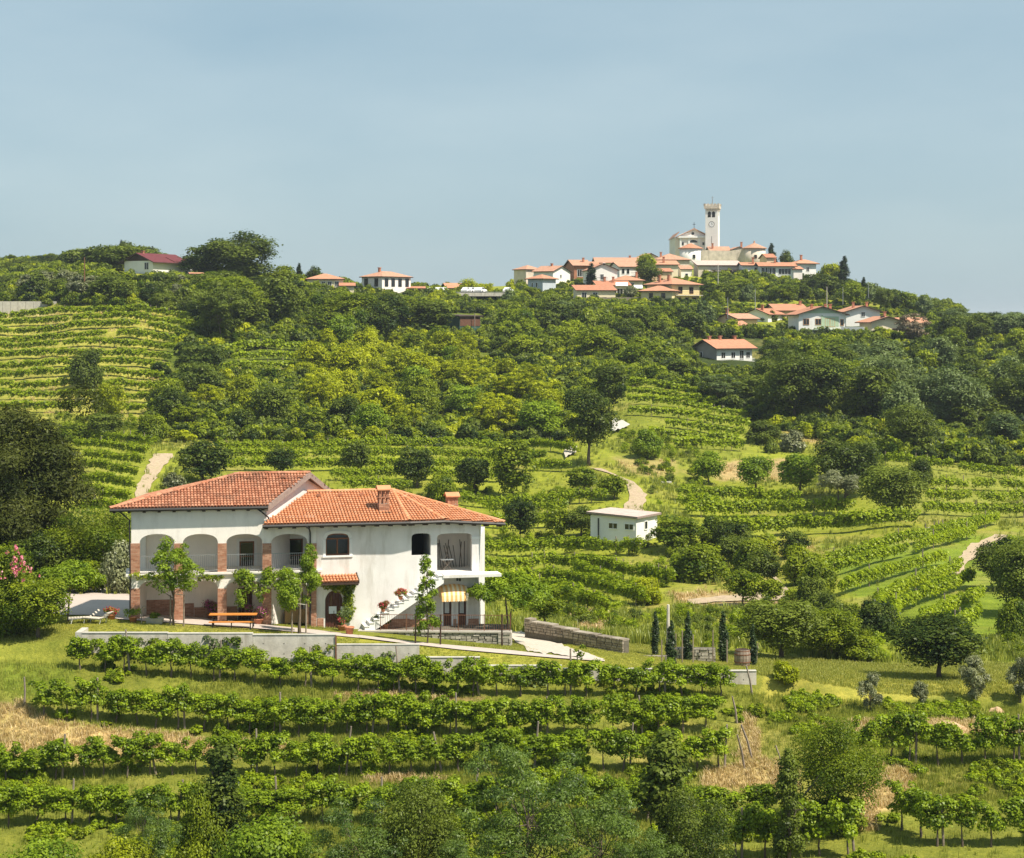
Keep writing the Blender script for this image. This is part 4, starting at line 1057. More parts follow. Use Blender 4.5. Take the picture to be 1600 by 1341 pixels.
# ------------------------------------------------------------------ village houses
def vh(name, label, x0, x1, x2, py_eave, h, Y, alpha, roof='hip', wallm='wall_white', roofm='roof_orange', wins=(), pitch=20, over=0.6, wl=None, wr=None, chim=(), cat='house', found=4.0, lwall=None, edge='wood_dark', shut=None, group=None):
    """near corner at photo column x1, front (sunny) face runs right to x2, side face back-left to x0. Local frame: x along the front, y back."""
    a = R(alpha)
    w = wr if wr else (x2 - x1) * Y / F / math.cos(a)
    d = wl if wl else max(1.0, (x1 - x0) * Y / F / max(0.05, math.sin(a)))
    ze = (HY - py_eave) / F * Y
    root = thing(name, label, cat, ((x1 - CX) / F * Y, Y, ze - h), a, group)
    mb = MB(); z0, z1 = -found, h
    tp = math.tan(R(pitch))
    if lwall is None: mb.prism([(0, 0), (w, 0), (w, d), (0, d)], z0, z1)
    else:
        mb.prism([(0, 0), (w, 0), (w, d), (0, d)], z0, z1); mb.poly([(-.012, 0, z0), (-.012, d, z0), (-.012, d, z1), (-.012, 0, z1)], 1)
    if roof == 'gx':                                    # ridge along x, gables left and right
        rz = h + d / 2 * tp
        for x, m in ((0, 1 if lwall else 0), (w, 0)): mb.poly([(x - (.012 if m else 0), 0, h), (x - (.012 if m else 0), d, h), (x - (.012 if m else 0), d / 2, rz)], m)
    elif roof == 'gy':
        rz = h + w / 2 * tp
        for y in (0, d): mb.poly([(0, y, h), (w, y, h), (w / 2, y, rz)])
    wo = mb.build('wall', [wallm, lwall or wallm], root)
    mb = MB(); T = .22; o = over
    def slab(P):
        n = (Vector(P[1]) - Vector(P[0])).cross(Vector(P[2]) - Vector(P[0])).normalized()
        P = [Vector(p) for p in P]
        if n.z < 0: P = P[::-1]
        P = [p + Vector((0, 0, .03)) for p in P]; dn = [p - Vector((0, 0, T)) for p in P]
        mb.poly(P, 0); mb.poly(dn[::-1], 1)
        for i in range(len(P)): j = (i + 1) % len(P); mb.poly([dn[i], dn[j], P[j], P[i]], 1)
    ez = h - o * tp
    if roof == 'gx':
        rz = h + d / 2 * tp; slab([(-o, -o, ez), (w + o, -o, ez), (w + o, d / 2, rz), (-o, d / 2, rz)]); slab([(w + o, d + o, ez), (-o, d + o, ez), (-o, d / 2, rz), (w + o, d / 2, rz)])
    elif roof == 'gy':
        rz = h + w / 2 * tp; slab([(-o, -o, ez), (-o, d + o, ez), (w / 2, d + o, rz), (w / 2, -o, rz)]); slab([(w + o, d + o, ez), (w + o, -o, ez), (w / 2, -o, rz), (w / 2, d + o, rz)])
    elif roof == 'hip':
        if w >= d:
            k = (d + 2 * o) / 2; rz = ez + k * tp; A, B = (-o + k, d / 2, rz), (w + o - k, d / 2, rz)
            slab([(-o, -o, ez), (w + o, -o, ez), B, A]); slab([(w + o, d + o, ez), (-o, d + o, ez), A, B]); slab([(-o, d + o, ez), (-o, -o, ez), A]); slab([(w + o, -o, ez), (w + o, d + o, ez), B])
        else:
            k = (w + 2 * o) / 2; rz = ez + k * tp; A, B = (w / 2, -o + k, rz), (w / 2, d + o - k, rz)
            slab([(-o, d + o, ez), (-o, -o, ez), A, B]); slab([(w + o, -o, ez), (w + o, d + o, ez), B, A]); slab([(-o, -o, ez), (w + o, -o, ez), A]); slab([(w + o, d + o, ez), (-o, d + o, ez), B])
    elif roof == 'flat':
        slab([(-o, -o, h + .1), (w + o, -o, h + .1), (w + o, d + o, h + .35), (-o, d + o, h + .35)])
    elif roof == 'shed':                               # falls towards the front
        slab([(-o, -o, h - .1), (w + o, -o, h - .1), (w + o, d + o, h + d * tp), (-o, d + o, h + d * tp)])
        mb2 = MB(); mb2.poly([(0, 0, h), (0, d, h), (0, d, h + d * tp - .1)], 0); mb2.poly([(w, 0, h), (w, d, h), (w, d, h + d * tp - .1)], 0); mb2.build('gable', wallm, root)
    ro = mb.build('roof', [roofm, edge], root)
    # half-round tile ribs on the slopes are built as real ridges on the larger roofs
    for cx_, cy_ in chim:
        mb = MB(); rz_ = h + .4; mb.box((cx_ * w, cy_ * d, rz_ + .55), (.55, .55, 2.3)); ch = mb.build('chimney', 'wall_brick', ro)
        mb = MB(); mb.box((cx_ * w, cy_ * d, rz_ + 1.78), (.8, .8, .12)); mb.build('cap', 'roof_orange', ch)
    for f, u, z, ww, hh in [x[:5] for x in wins]:
        if f == 'F': P = lambda s, zz, o_: (u * w + s, -o_, zz)
        elif f == 'L': P = lambda s, zz, o_: (-o_ - (.012 if lwall else 0), d - u * d - s if True else 0, zz)
        else: P = lambda s, zz, o_: (w + o_, u * d + s, zz)
        def bx(mb, s0, s1, za, zb_, o0, o1): mb.hexa([P(s, zz, o_) for zz in (za, zb_) for s, o_ in ((s0, o1), (s1, o1), (s1, o0), (s0, o0))])
        t = .09; mb = MB(); s0, s1, za, zb_ = -ww / 2, ww / 2, z, z + hh
        bx(mb, s0 - t, s0, za - t, zb_ + t, .0, .07); bx(mb, s1, s1 + t, za - t, zb_ + t, .0, .07); bx(mb, s0, s1, za - t, za, .0, .09); bx(mb, s0, s1, zb_, zb_ + t, .0, .07)
        if ww > .8: bx(mb, -.03, .03, za, zb_, .0, .05)
        wn = mb.build('window', 'trim_white' if shut is None else shut, root)
        mb = MB(); bx(mb, s0, s1, za, zb_, -.05, .025); mb.build('pane', 'glass_dark', wn)
    root['_w'] = w; root['_d'] = d
    return root, w, d
def balcony(root, x0, x1, y, z, dep=1.2, mat='concrete_pale', rail='wood_dark', face='F', w=0, h=.95):
    P = (lambda s, o_, zz: (s, -o_, zz)) if face == 'F' else (lambda s, o_, zz: (w + o_, s, zz))
    def bx(mb, s0, s1, o0, o1, za, zb_): mb.hexa([P(s, o_, zz) for zz in (za, zb_) for s, o_ in ((s0, o1), (s1, o1), (s1, o0), (s0, o0))])
    mb = MB(); bx(mb, x0, x1, .004, dep, z - .16, z); b = mb.build('balcony', mat, root)
    mb = MB(); bx(mb, x0, x1, dep - .07, dep - .02, z + h - .06, z + h); bx(mb, x0, x1, dep - .07, dep - .03, z + .1, z + .14)
    n = max(3, int((x1 - x0) / .3))
    for k in range(n + 1): s = x0 + (x1 - x0) * k / n; bx(mb, max(x0, s - .02), min(x1, s + .02), dep - .07, dep - .03, z, z + h - .06)
    mb.build('railing', rail, b)
    return b
def W4(f, us, z, w=1.0, h=1.3): return [(f, u, z, w, h) for u in us]

# far left: white house with dark gable and maroon roofs
r, w, d = vh('villa', 'white house with dark timber gable and maroon roof on the left skyline', 189, 239, 279, 407, 2.9, 430, 62, 'gx', 'wall_white', 'roof_maroon', W4('L', (.78,), .9, 1.1, 1.5), 23, 1.0, chim=((.12, .5),))
mb = MB(); mb.poly([(-.05, 0 - .2, 2.85), (-.05, d + .2, 2.85), (-.05, d / 2, 2.85 + d / 2 * math.tan(R(23)))]); mb.build('timber_gable', 'wood_dark', r)
vh('villa', 'rear white wing under a second maroon roof beside the timber gabled house', 252, 272, 294, 407, 2.4, 437, 62, 'gx', 'wall_white', 'roof_maroon', W4('F', (.4, .75), .8, .8, .9), 23, .9)
vh('shed', 'small orange roofed shed half hidden by the big skyline tree', 295, 297, 316, 427, 2.0, 425, 20, 'gx', 'wall_cream', 'roof_orange', (), 18, .3)
# skyline in the middle
vh('house', 'low cream house with long orange roof left of the hotel', 478, 480, 536, 435, 5.0, 470, 6, 'hip', 'wall_cream', 'roof_orange', W4('F', (.45, .62, .82), 3.1, .9, 1.1) + W4('F', (.62, .82), .6, .9, 1.2), 17, .5, wl=8)
vh('house', 'low orange roofed annex between the cream house and hotel', 530, 532, 553, 446, 2.0, 468, 5, 'gx', 'wall_cream', 'roof_orange', (), 15, .4, wl=5)
vh('hotel', 'square pinkish hotel with hipped orange roof and tall dark windows', 563, 597, 639, 431, 7.6, 485, 50, 'hip', 'wall_pinkwhite', 'roof_pale',
   W4('F', (.15, .38, .62, .87), 5.0, 1.1, 1.9) + W4('F', (.15, .38, .62, .87), 1.4, 1.1, 1.8) + W4('L', (.22, .72), 5.0, 1.1, 1.9) + W4('L', (.22, .72), 1.4, 1.1, 1.8), 19, .5, chim=((.3, .55),), shut='metal_dark')
vh('pavilion', 'long low orange roof on posts beside the hotel', 636, 638, 662, 450, 2.4, 492, 4, 'gx', 'wall_cream', 'roof_orange', (), 12, .5, wl=4)
vh('house', 'small orange roofed house behind the parking terrace', 696, 699, 722, 449, 2.6, 520, 15, 'gx', 'wall_pinkwhite', 'roof_orange', W4('F', (.3,), 1.0, 1, 1.2), 22, .5, wl=6)
# village ridge, left to right
vh('house', 'beige corner house with low pyramid roof at the left end of the village', 803, 822, 846, 420, 7.5, 560, 40, 'hip', 'wall_beige', 'roof_pale', W4('F', (.55,), 5.0, .9, .9), 22, .4)
vh('house', 'tall white house with plain sunlit gable near the village left end', 834, 864, 892, 423, 7.2, 552, 52, 'gy', 'wall_white', 'roof_pale', W4('L', (.25, .6), 3.6, .9, 1.4) + W4('F', (.45,), 5.2, .6, .9), 20, .5, chim=((.5, .5),))
vh('house', 'small grey house with orange roof below the white gable', 825, 848, 869, 434, 4.2, 535, 48, 'hip', 'wall_greyblue', 'roof_orange', W4('L', (.3, .6), 1.6, .5, 1.2), 20, .7)
vh('house', 'red brick house with dark balconies behind the white gabled house', 893, 897, 922, 414, 8.0, 568, 15, 'gx', 'wall_brick', 'roof_pale', W4('F', (.35, .65), 4.6, 1.4, 2.0) + W4('F', (.35, .65), 1.2, 1.4, 2.0), 20, .6, wl=9, chim=((.75, .3),))
vh('house', 'orange walled house end peeking out behind the white gable', 917, 919, 937, 416, 5, 572, 10, 'gx', 'wall_peach', 'roof_orange', (), 20, .4, wl=8)
r, w, d = vh('house', 'white gabled house with flowered balcony and attic window', 919, 921, 965, 421, 6.2, 540, 8, 'gy', 'wall_white', 'roof_orange', W4('F', (.14, .45), 3.3, .9, 1.5) + W4('F', (.52,), 7.4, .5, .6) + W4('F', (.14, .45), .6, .9, 1.5), 23, .5, wl=10)
balcony(r, .1, w * .62, 0, 2.95, 1.1)
vh('house', 'long pale orange roof running along the village ridge', 930, 932, 1000, 410, 5.5, 585, 4, 'gx', 'wall_white', 'roof_pale', (), 18, .5, wl=10, chim=((.82, .5),))
r, w, d = vh('house', 'white house with four dark windows and balcony in mid village', 963, 968, 1000, 416, 5.6, 556, 18, 'gx', 'wall_white', 'roof_pale', W4('F', (.18, .42), 3.4, .8, 1.4) + W4('F', (.2, .5), .8, .8, 1.2), 18, .5, wl=8)
balcony(r, w * .5, w, 0, 2.8, 1.1)
vh('house', 'narrow tall house with steep pale roof behind the round tree', 1000, 1004, 1030, 402, 5, 590, 12, 'gy', 'wall_beige', 'roof_pale', (), 26, .4, wl=9)
vh('house', 'broad pale roofed house left of the apse', 1022, 1026, 1078, 405, 6.0, 572, 8, 'hip', 'wall_beige', 'roof_pale', W4('F', (.8,), 3.2, .7, 1.0), 20, .5, wl=11, chim=((.2, .3),))
vh('house', 'cream house with orange eave and three windows below the apse', 1016, 1018, 1060, 413, 4.4, 556, 6, 'shed', 'wall_cream', 'roof_orange', W4('F', (.2, .42, .65), 1.8, .9, 1.2), 14, .5, wl=5, chim=((.5, .4),))
vh('house', 'little white gable house tucked against the apse foot', 1062, 1064, 1082, 420, 4.0, 560, 10, 'gx', 'wall_pinkwhite', 'roof_pale', W4('F', (.5,), 1.4, .8, 1.2), 22, .3, wl=5)
vh('shed', 'orange lean-to roof below the round village tree', 1015, 1017, 1050, 424, 3.0, 548, 5, 'shed', 'wall_peach', 'roof_orange', W4('F', (.4,), .8, .8, 1.1), 14, .4, wl=4)
# terrace inn under the church wall
r, w, d = vh('inn', 'grey gabled inn with dark pergola terrace under the church wall', 1087, 1091, 1160, 414, 4.2, 560, 6, 'shed', 'wall_beige', 'roof_pinkgrey', W4('F', (.25, .5, .75), .8, 1.4, 1.6), 12, .5, wl=7)
mb = MB(); mb.hexa([(x, y, z) for z, q in ((2.5, 0), (2.7, 0)) for x, y in ((3.5, -4.5), (w + 1.6, -4.5), (w + 1.6, -.6), (3.5, -.6))]); pg = mb.build('pergola_roof', 'roof_dark', r)
for k in range(5):
    mb = MB(); x = 3.7 + (w - 2.4) * k / 4; mb.box((x, -4.3, .2), (.2, .2, 4.6)); mb.build('post', 'wood_dark', r)
mb = MB(); mb.box((w / 2 + 2, -4.4, .5), (w - 2, .08, .9)); mb.build('balustrade', 'wood_dark', r)
vh('house', 'orange roofed house with white front below the fortified wall', 1158, 1160, 1190, 414, 3.2, 556, 5, 'gx', 'wall_white', 'roof_orange', W4('F', (.7, .88), 1.0, .7, 1.4), 15, .5, wl=6, chim=((.6, .2),))
r, w, d = vh('house', 'low restaurant with long orange roof and open dark veranda', 1186, 1188, 1242, 415, 3.0, 552, 3, 'gx', 'wall_white', 'roof_orange', W4('F', (.12, .24, .36), .5, 1.7, 1.8) + W4('F', (.62, .8), .5, 1.7, 1.6), 16, .7, wl=7, chim=((.48, .4),))
vh('house', 'ochre house with orange roof in front of the dark conifer', 1196, 1198, 1212, 402, 4, 575, 10, 'gx', 'wall_peach', 'roof_orange', (), 18, .4, wl=7)
r, w, d = vh('house', 'white cube house with hipped orange roof at the village right end', 1238, 1246, 1277, 410, 5.0, 560, 20, 'hip', 'wall_white', 'roof_orange', W4('F', (.55,), 2.4, .9, 1.2) + W4('F', (.15,), 2.6, .7, 1.1), 22, .8, chim=((.35, .4),))
balcony(r, -.3, w + .2, 0, .4, .6)
vh('house', 'orange lean-to roof at the left foot of the white cube house', 1238, 1240, 1254, 420, 2.6, 552, 10, 'shed', 'wall_pinkwhite', 'roof_orange', (), 15, .4, wl=3)

# church
ch = thing('church', 'white hilltop church with pediment front and square clock tower', 'church', W(1081, 395, 615)); CO = tuple(ch.location)
def cz(py): return (HY - py) / F * 615
def cx(px, Y=615): return (px - CX) / F * Y
mb = MB(CO); x0, x1 = cx(1062), cx(1107); ze = cz(370); zr = cz(358.5); xm = (x0 + x1) / 2
mb.prism([(x0, 615), (x1, 615), (x1, 640), (x0, 640)], cz(400), ze); mb.poly([(x0, 615, ze), (x1, 615, ze), (xm, 615, zr)])
mb.prism([(cx(1056), 617), (x0 - .002, 617), (x0 - .002, 640), (cx(1056), 640)], cz(402), cz(371)); mb.build('nave', 'wall_pinkwhite', ch)
mb = MB(CO)
for s_, xe in ((-1, x0 - .9), (1, x1 + .6)):
    za = ze - .25
    mb.hexa([(xe, 614.4, za), (xm, 614.4, zr + .05), (xm, 640, zr + .05), (xe, 640, za), (xe, 614.4, za + .3), (xm, 614.4, zr + .4), (xm, 640, zr + .4), (xe, 640, za + .3)])
mb.hexa([(cx(1054.5), 616.5, cz(371)), (x0, 616.5, cz(363)), (x0, 640, cz(363)), (cx(1054.5), 640, cz(371)), (cx(1054.5), 616.5, cz(371) + .3), (x0, 616.5, cz(363) + .3), (x0, 640, cz(363) + .3), (cx(1054.5), 640, cz(371) + .3)])
mb.build('roof', 'roof_pale', ch)
mb = MB(CO); mb.box((xm, 614.75, ze - .1), (x1 - x0 + .9, .7, .55))
for xa, xb in ((x0 - .4, xm), (x1 + .4, xm)):
    mb.hexa([(xa, 614.5, ze + .1), (xb, 614.5, zr - .1), (xb, 614.96, zr - .1), (xa, 614.96, ze + .1), (xa, 614.5, ze + .5), (xb, 614.5, zr + .3), (xb, 614.96, zr + .3), (xa, 614.96, ze + .5)])
for x in (x0 + .3, x0 + 3, x1 - 3, x1 - .3): mb.box((x, 614.9, (ze + cz(398)) / 2), (.55, .3, ze - cz(398) - .8))
mb.build('cornice', 'trim_white', ch)
mb = MB(CO); mb.lathe((0, 0, 0), [(0.001, 0)], 3) if False else None
for (px, py, rx, rz_) in ((1082.5, 365, .45, .5), (1083.5, 379, 1.3, .8)):
    P = [(cx(px) + rx * math.cos(t * math.pi / 8), 614.93, cz(py) + rz_ * math.sin(t * math.pi / 8)) for t in (range(16) if rx < 1 else range(9))]; mb.poly(P[::-1])
for px in (1067, 1099): mb.box((cx(px), 614.95, cz(381)), (.6, .1, .9))
mb.build('window', 'glass_dark', ch)
mb = MB(CO); mb.box((xm, 615, zr + 1.3), (.14, .14, 2)); mb.box((xm, 615, zr + 1.6), (.9, .13, .14)); mb.build('cross', 'metal_dark', ch)
# tower
mb = MB(CO); tx0, tx1 = cx(1102.8, 612), cx(1126.2, 612); ty0 = 612; tw = tx1 - tx0; tz1 = (HY - 326) / F * 612
ca_, sa_ = math.cos(R(14)), math.sin(R(14))
tc_ = ((tx0 + tx1) / 2, ty0 + tw / 2); tw2 = tw / (ca_ + sa_ * .9)
tloc = lambda x, y, z: (tc_[0] + x * ca_ + y * sa_, tc_[1] - x * sa_ + y * ca_, z)
mb.box(tloc(0, 0, (tz1 + cz(405)) / 2), (tw2, tw2, tz1 - cz(405)), -R(14))
mb.build('tower', 'wall_white', ch)
h2 = tw2 / 2; mb = MB(CO)
mb.box(tloc(0, 0, tz1 + .45), (tw2 + .8, tw2 + .8, .9), -R(14))
for k in range(5):
    u = -h2 - .2 + (tw2 + .4) * k / 4
    for x, y in ((u, -h2 - .2), (u, h2 + .2), (-h2 - .2, u), (h2 + .2, u)):
        if abs(u) < h2 + .19 or x == u: mb.box(tloc(x, y, tz1 + 1.25), (.62, .42, .72) if abs(y) > h2 else (.42, .62, .72), -R(14))
for k in range(8):
    u = -h2 + .2 + (tw2 - .4) * k / 7
    for x, y in ((u, -h2 - .1), (h2 + .1, u)): mb.box(tloc(x, y, tz1 - .35), (.22, .24, .7) if y < -h2 else (.24, .22, .7), -R(14))
mb.build('battlement', 'wall_stone', ch)
def arch_pane(root, c, w, h, m, mat, f):
    mb = MB(CO); P = [(-w, 0), (w, 0), (w, h)] + [(w * math.cos(t * math.pi / 8), h + w * math.sin(t * math.pi / 8)) for t in range(1, 8)] + [(-w, h)]
    mb.poly([f(c + a, b) for a, b in P]); return mb
tf = lambda s, z, o=.02: tloc(s, -h2 - o, z)
for c in (-.72, .62):
    zb_ = (HY - 339.5) / F * 612
    b = arch_pane(ch, c, .5, 1.35, 0, '', lambda s, z: tf(s, zb_ + z)).build('belfry_opening', 'unlit_black', ch)
mb = MB(CO); zc_ = (HY - 350.5) / F * 612
mb.poly([tf(.0 + .82 * math.cos(t * math.pi / 10), zc_ + .82 * math.sin(t * math.pi / 10), .03) for t in range(20)]); ck = mb.build('clock', 'white_paint', ch)
mb = MB(CO)
for t in range(20):
    t0, t1 = t * math.pi / 10, (t + 1) * math.pi / 10
    mb.poly([tf(r_ * math.cos(tt), zc_ + r_ * math.sin(tt), .06) for r_, tt in ((.82, t0), (.82, t1), (.94, t1), (.94, t0))])
mb.hexa([tf(x, zc_ + z, o) for z in (0, .55) for x, o in ((-.04, .06), (.04, .06), (.04, .035), (-.04, .035))]); mb.hexa([tf(x, zc_ + z, o) for z in (-.04, .04) for x, o in ((0, .07), (.4, .07), (.4, .036), (0, .036))])
mb.build('clock_hands', 'metal_dark', ck)
mb = MB(CO); zs_ = (HY - 375) / F * 612; mb.hexa([tf(x, zs_ + z, o) for z in (-1.2, 1.2) for x, o in ((-.06, .02), (.06, .02), (.06, -.02), (-.06, -.02))]); mb.hexa([tloc(h2 + o, y, (HY - 333) / F * 612 + z) for z in (-.8, .9) for y, o in ((-.4, .03), (.4, .03), (.4, -.02), (-.4, -.02))]); mb.build('slit', 'unlit_black', ch)
mb = MB(CO); mb.tube([tloc(0, 0, tz1 + .8), tloc(0, 0, tz1 + 4.2)], [.22, .05], 6); mb.box(tloc(0, 0, tz1 + 3.6), (.8, .1, .12)); mb.build('spire_cross', 'metal_grey', ch)
# apse drum with conical roof
mb = MB(CO); ac = (cx(1080, 600), 602); ar_ = 17.3 / F * 600
mb.lathe((ac[0], ac[1], 0), [(ar_, (HY - 425) / F * 600), (ar_, (HY - 388.5) / F * 600)], 20); ap = mb.build('apse', 'wall_white', ch, True)
mb = MB(CO); mb.lathe((ac[0], ac[1], 0), [(ar_ + .5, (HY - 388.5) / F * 600), (ar_ + .5, (HY - 387.8) / F * 600), (.2, (HY - 380) / F * 600)], 20); mb.build('apse_roof', 'roof_orange', ch)
mb = MB(CO); mb.box((ac[0] + .8, ac[1] - ar_ * .98, (HY - 401) / F * 600), (.8, .3, 1.1)); mb.build('apse_window', 'glass_dark', ch)
# fortified wall, nave roof behind it, round tower
fw_ = thing('fortified_wall', 'tall stained stone curtain wall joining apse and round tower', 'wall', W(1130, 410, 594)); FO = tuple(fw_.location)
mb = MB(FO); z = lambda py: (HY - py) / F * 594
P = [(1096, 393), (1098, 390.5), (1112, 391.5), (1140, 392), (1150, 391), (1166, 388)]
for (xa, ya), (xb, yb) in zip(P, P[1:]):
    a, b = (xa - CX) / F * 594, (xb - CX) / F * 594; mb.hexa([(a, 594, z(418)), (b, 594, z(418)), (b, 596, z(418)), (a, 596, z(418)), (a, 594, z(ya)), (b, 594, z(yb)), (b, 596, z(yb)), (a, 596, z(ya))])
mb.build('masonry', 'wall_stone', fw_)
vh('house', 'pale roofed house peeking over the stained curtain wall', 1108, 1110, 1140, 391, 3, 604, 4, 'gx', 'wall_pinkwhite', 'roof_pale', (), 20, .5, wl=7, chim=((.15, .2),))
vh('house', 'small beige gable with tall chimney left of the round tower', 1144, 1146, 1164, 389, 3, 602, 8, 'gy', 'wall_beige', 'roof_pale', (), 22, .4, wl=7, chim=((.8, .2),))
rt = thing('round_tower', 'round beige village tower with conical pale tile roof', 'tower', W(1180, 410, 590)); TO2 = tuple(rt.location)
z = lambda py: (HY - py) / F * 592
mb = MB(TO2); c_ = ((1180.5 - CX) / F * 592, 595); rr_ = 17.5 / F * 592
mb.lathe((c_[0], c_[1], 0), [(rr_, z(425)), (rr_, z(388))], 22); mb.build('drum', 'wall_beige', rt, True)
mb = MB(TO2); mb.lathe((c_[0], c_[1], 0), [(rr_ + .5, z(388.2)), (rr_ + .5, z(387.4)), (.1, z(379))], 22); mb.lathe((c_[0], c_[1], z(379.3)), [(.3, 0), (.2, .7)], 8); mb.build('roof', 'roof_pale', rt)
mb = MB(TO2); mb.box((c_[0], c_[1] - rr_, z(401)), (.8, .2, 1.0)); mb.build('window', 'glass_dark', rt)
# lower village
r, w, d = vh('house', 'long cream house with two windows and orange roof on a stone base', 896, 902, 962, 453, 3.4, 508, 8, 'shed', 'wall_cream', 'roof_orange', W4('F', (.18, .47), 1.2, 1.2, 1.5), 13, .5, wl=6, found=3)
vh('house', 'orange gabled terrace house with white awning behind the cream house', 926, 934, 984, 445, 3.6, 522, 10, 'gx', 'wall_cream', 'roof_orange', W4('F', (.5, .7), .8, 1.6, 1.7), 16, .6, wl=8, chim=((.3, .4), (.55, .3)))
vh('house', 'cream house with broad orange roof at the top of the lower group', 954, 962, 1005, 437, 4.4, 536, 10, 'hip', 'wall_cream', 'roof_orange', W4('F', (.6,), 2, 1.2, 1.4), 18, .7, wl=9, chim=((.85, .3),))
for k, (xa, xb, ya, yb) in enumerate(((962, 981, 442, 447), (990, 1004, 446, 451))):
    a_ = thing('awning', ('white canvas awning' if k == 0 else 'pale canvas awning') + (' over the orange gabled terrace' if k == 0 else ' left of the three storey house'), 'awning', W(xa, yb, 515)); mb = MB(tuple(a_.location))
    mb.hexa([W(xa, yb, 513), W(xb, yb, 513), W(xb, ya, 517), W(xa, ya, 517), W(xa, yb - .6, 513), W(xb, yb - .6, 513), W(xb, ya - .6, 517), W(xa, ya - .6, 517)]); mb.build('canvas', 'white_paint', a_)
    mb = MB(tuple(a_.location)); 
    for x in (xa + .3, xb - .3): mb.tube([W(x, yb, 513), W(x, yb + 8, 513)], .05, 5)
    mb.build('pole', 'metal_grey', a_)
r, w, d = vh('house', 'yellow three storey house with stacked balconies and layered orange roofs', 994, 1050, 1097, 442.5, 7.6, 500, 42, 'hip', 'wall_yellow', 'roof_orange',
   W4('F', (.3, .7), 5.0, 1.4, 1.6) + W4('F', (.25, .55, .8), 2.2, 1.4, 1.6) + W4('F', (.3, .7), .1, 1.6, 1.4) + W4('L', (.75,), 5.2, 1.0, 1.2), 18, .9, wl=9, chim=((.2, .35), (.1, .6)), shut='shutter_brown')
balcony(r, .3, w + .1, 0, 4.5, 1.2, 'concrete_pale', 'shutter_brown'); balcony(r, .3, w + .1, 0, 1.6, 1.3, 'concrete_pale', 'shutter_brown')
vh('house', 'yellow lower wing with orange roof left of the balconied house', 1003, 1050, 1053, 453, 4.4, 497, 70, 'hip', 'wall_yellow', 'roof_orange', W4('L', (.32, .72), 2.3, .9, 1.2) + W4('L', (.36, .70), .3, .9, .8), 18, .8, wr=7, shut='shutter_brown')
# dry wall under the lower village
w_ = thing('stone_wall', 'dark stone garden wall under the cream and yellow houses', 'wall', W(980, 470, 503)); mb = MB(tuple(w_.location))
for k in range(14):
    xa, xb = 930 + k * 6, 936 + k * 6; mb.hexa([W(xa, 474, 504), W(xb, 474, 504), W(xb, 474, 505), W(xa, 474, 505), W(xa, 465 - (k % 3) * .3, 504), W(xb, 465 - (k % 3) * .3, 504), W(xb, 465 - (k % 3) * .3, 505), W(xa, 465 - (k % 3) * .3, 505)])
mb.build('masonry', 'stone_dark', w_)
# right-hand houses
r, w, d = vh('house', 'peach coloured gabled house at the left of the lower right group', 1124, 1152, 1187, 497, 3.6, 455, 40, 'gx', 'wall_peach', 'roof_pale', W4('L', (.5,), 3.3, .5, .8) + W4('F', (.6,), .6, 1.0, 1.4), 18, .6, chim=((-.0, .5),))
vh('shed', 'low orange roofed lean-to in front of the peach house', 1148, 1152, 1172, 509, 1.8, 450, 20, 'shed', 'wall_peach', 'roof_orange', (), 16, .4, wl=4)
vh('house', 'plain white gabled house with brown orange roof behind the peach house', 1165, 1200, 1218, 490, 5, 470, 60, 'gx', 'wall_white', 'roof_orange', W4('L', (.4,), 3.4, .6, .9), 22, .6, wr=10, chim=((.1, .3),))
vh('house', 'pair of broad orange roofs behind the green gabled house', 1208, 1214, 1262, 484, 4, 480, 12, 'gx', 'wall_peach', 'roof_orange', (), 18, .7, wl=9, chim=((.95, .4),))
r, w, d = vh('house', 'white two storey house with green gable and long balcony', 1246, 1248, 1322, 490, 5.2, 448, 6, 'gy', 'wall_white', 'roof_orange', W4('F', (.16, .42), 2.6, 1.3, 1.3) + W4('F', (.62, .72), 2.2, 1.1, 1.8) + W4('F', (.93,), 2.4, .7, 1.4) + W4('F', (.14,), -.6, 1.1, 1.0), 17, .9, wl=10, chim=((.35, .3), (.62, .2), (.75, .3)), shut='shutter_orange')
mb = MB(); mb.poly([(.4, -.03, 5.25), (w - .4, -.03, 5.25), (w / 2, -.03, 5.2 + w / 2 * math.tan(R(17)) - .25)]); mb.build('green_gable', 'wall_green', r)
mb = MB(); mb.box((w * .5, -.02, 3.2), (.4, .1, 3.2)); mb.box((w * .68, -.03, 3.35), (w * .36, .04, 2.3)); mb.build('green_panel', 'wall_green', r)
balcony(r, w * .30, w * .86, 0, 1.5, 1.4, 'wall_green', 'wall_green')
mb = MB(); mb.box((w * .2, -.04, -.8), (w * .4, .06, 2.4)); mb.box((w * .7, -.04, -.7), (w * .28, .06, 2.0), 0, 1); mb.build('basement', ['wall_beige', 'unlit_black'], r)
gw = thing('arched_wall', 'white garden wall pierced by round arches beside green gabled house', 'wall', W(1335, 525, 447)); go = tuple(gw.location)
pl = Plane(xy(1314, 446), xy(1350, 444)); mb = MB(go)
zt_ = pl.px(1330, 511)[1]; ops2 = [dict(s0=.5 + k * 1.75, s1=1.75 + k * 1.75, z0=zt_ - 2.6, z1=zt_ - .45, rise=.62, exp=2.0) for k in range(3)]
wall(mb, pl, 0, pl.L, zt_ - 5.5, zt_, ops2, .35); mb.build('wall', 'wall_white', gw)
vh('house', 'white gabled house with orange roof behind the arched garden wall', 1320, 1322, 1376, 486, 5, 470, 6, 'gy', 'wall_white', 'roof_orange', W4('F', (.5,), 3.6, .9, 1.1), 17, .8, wl=9, chim=((.3, .3), (.7, .3)))
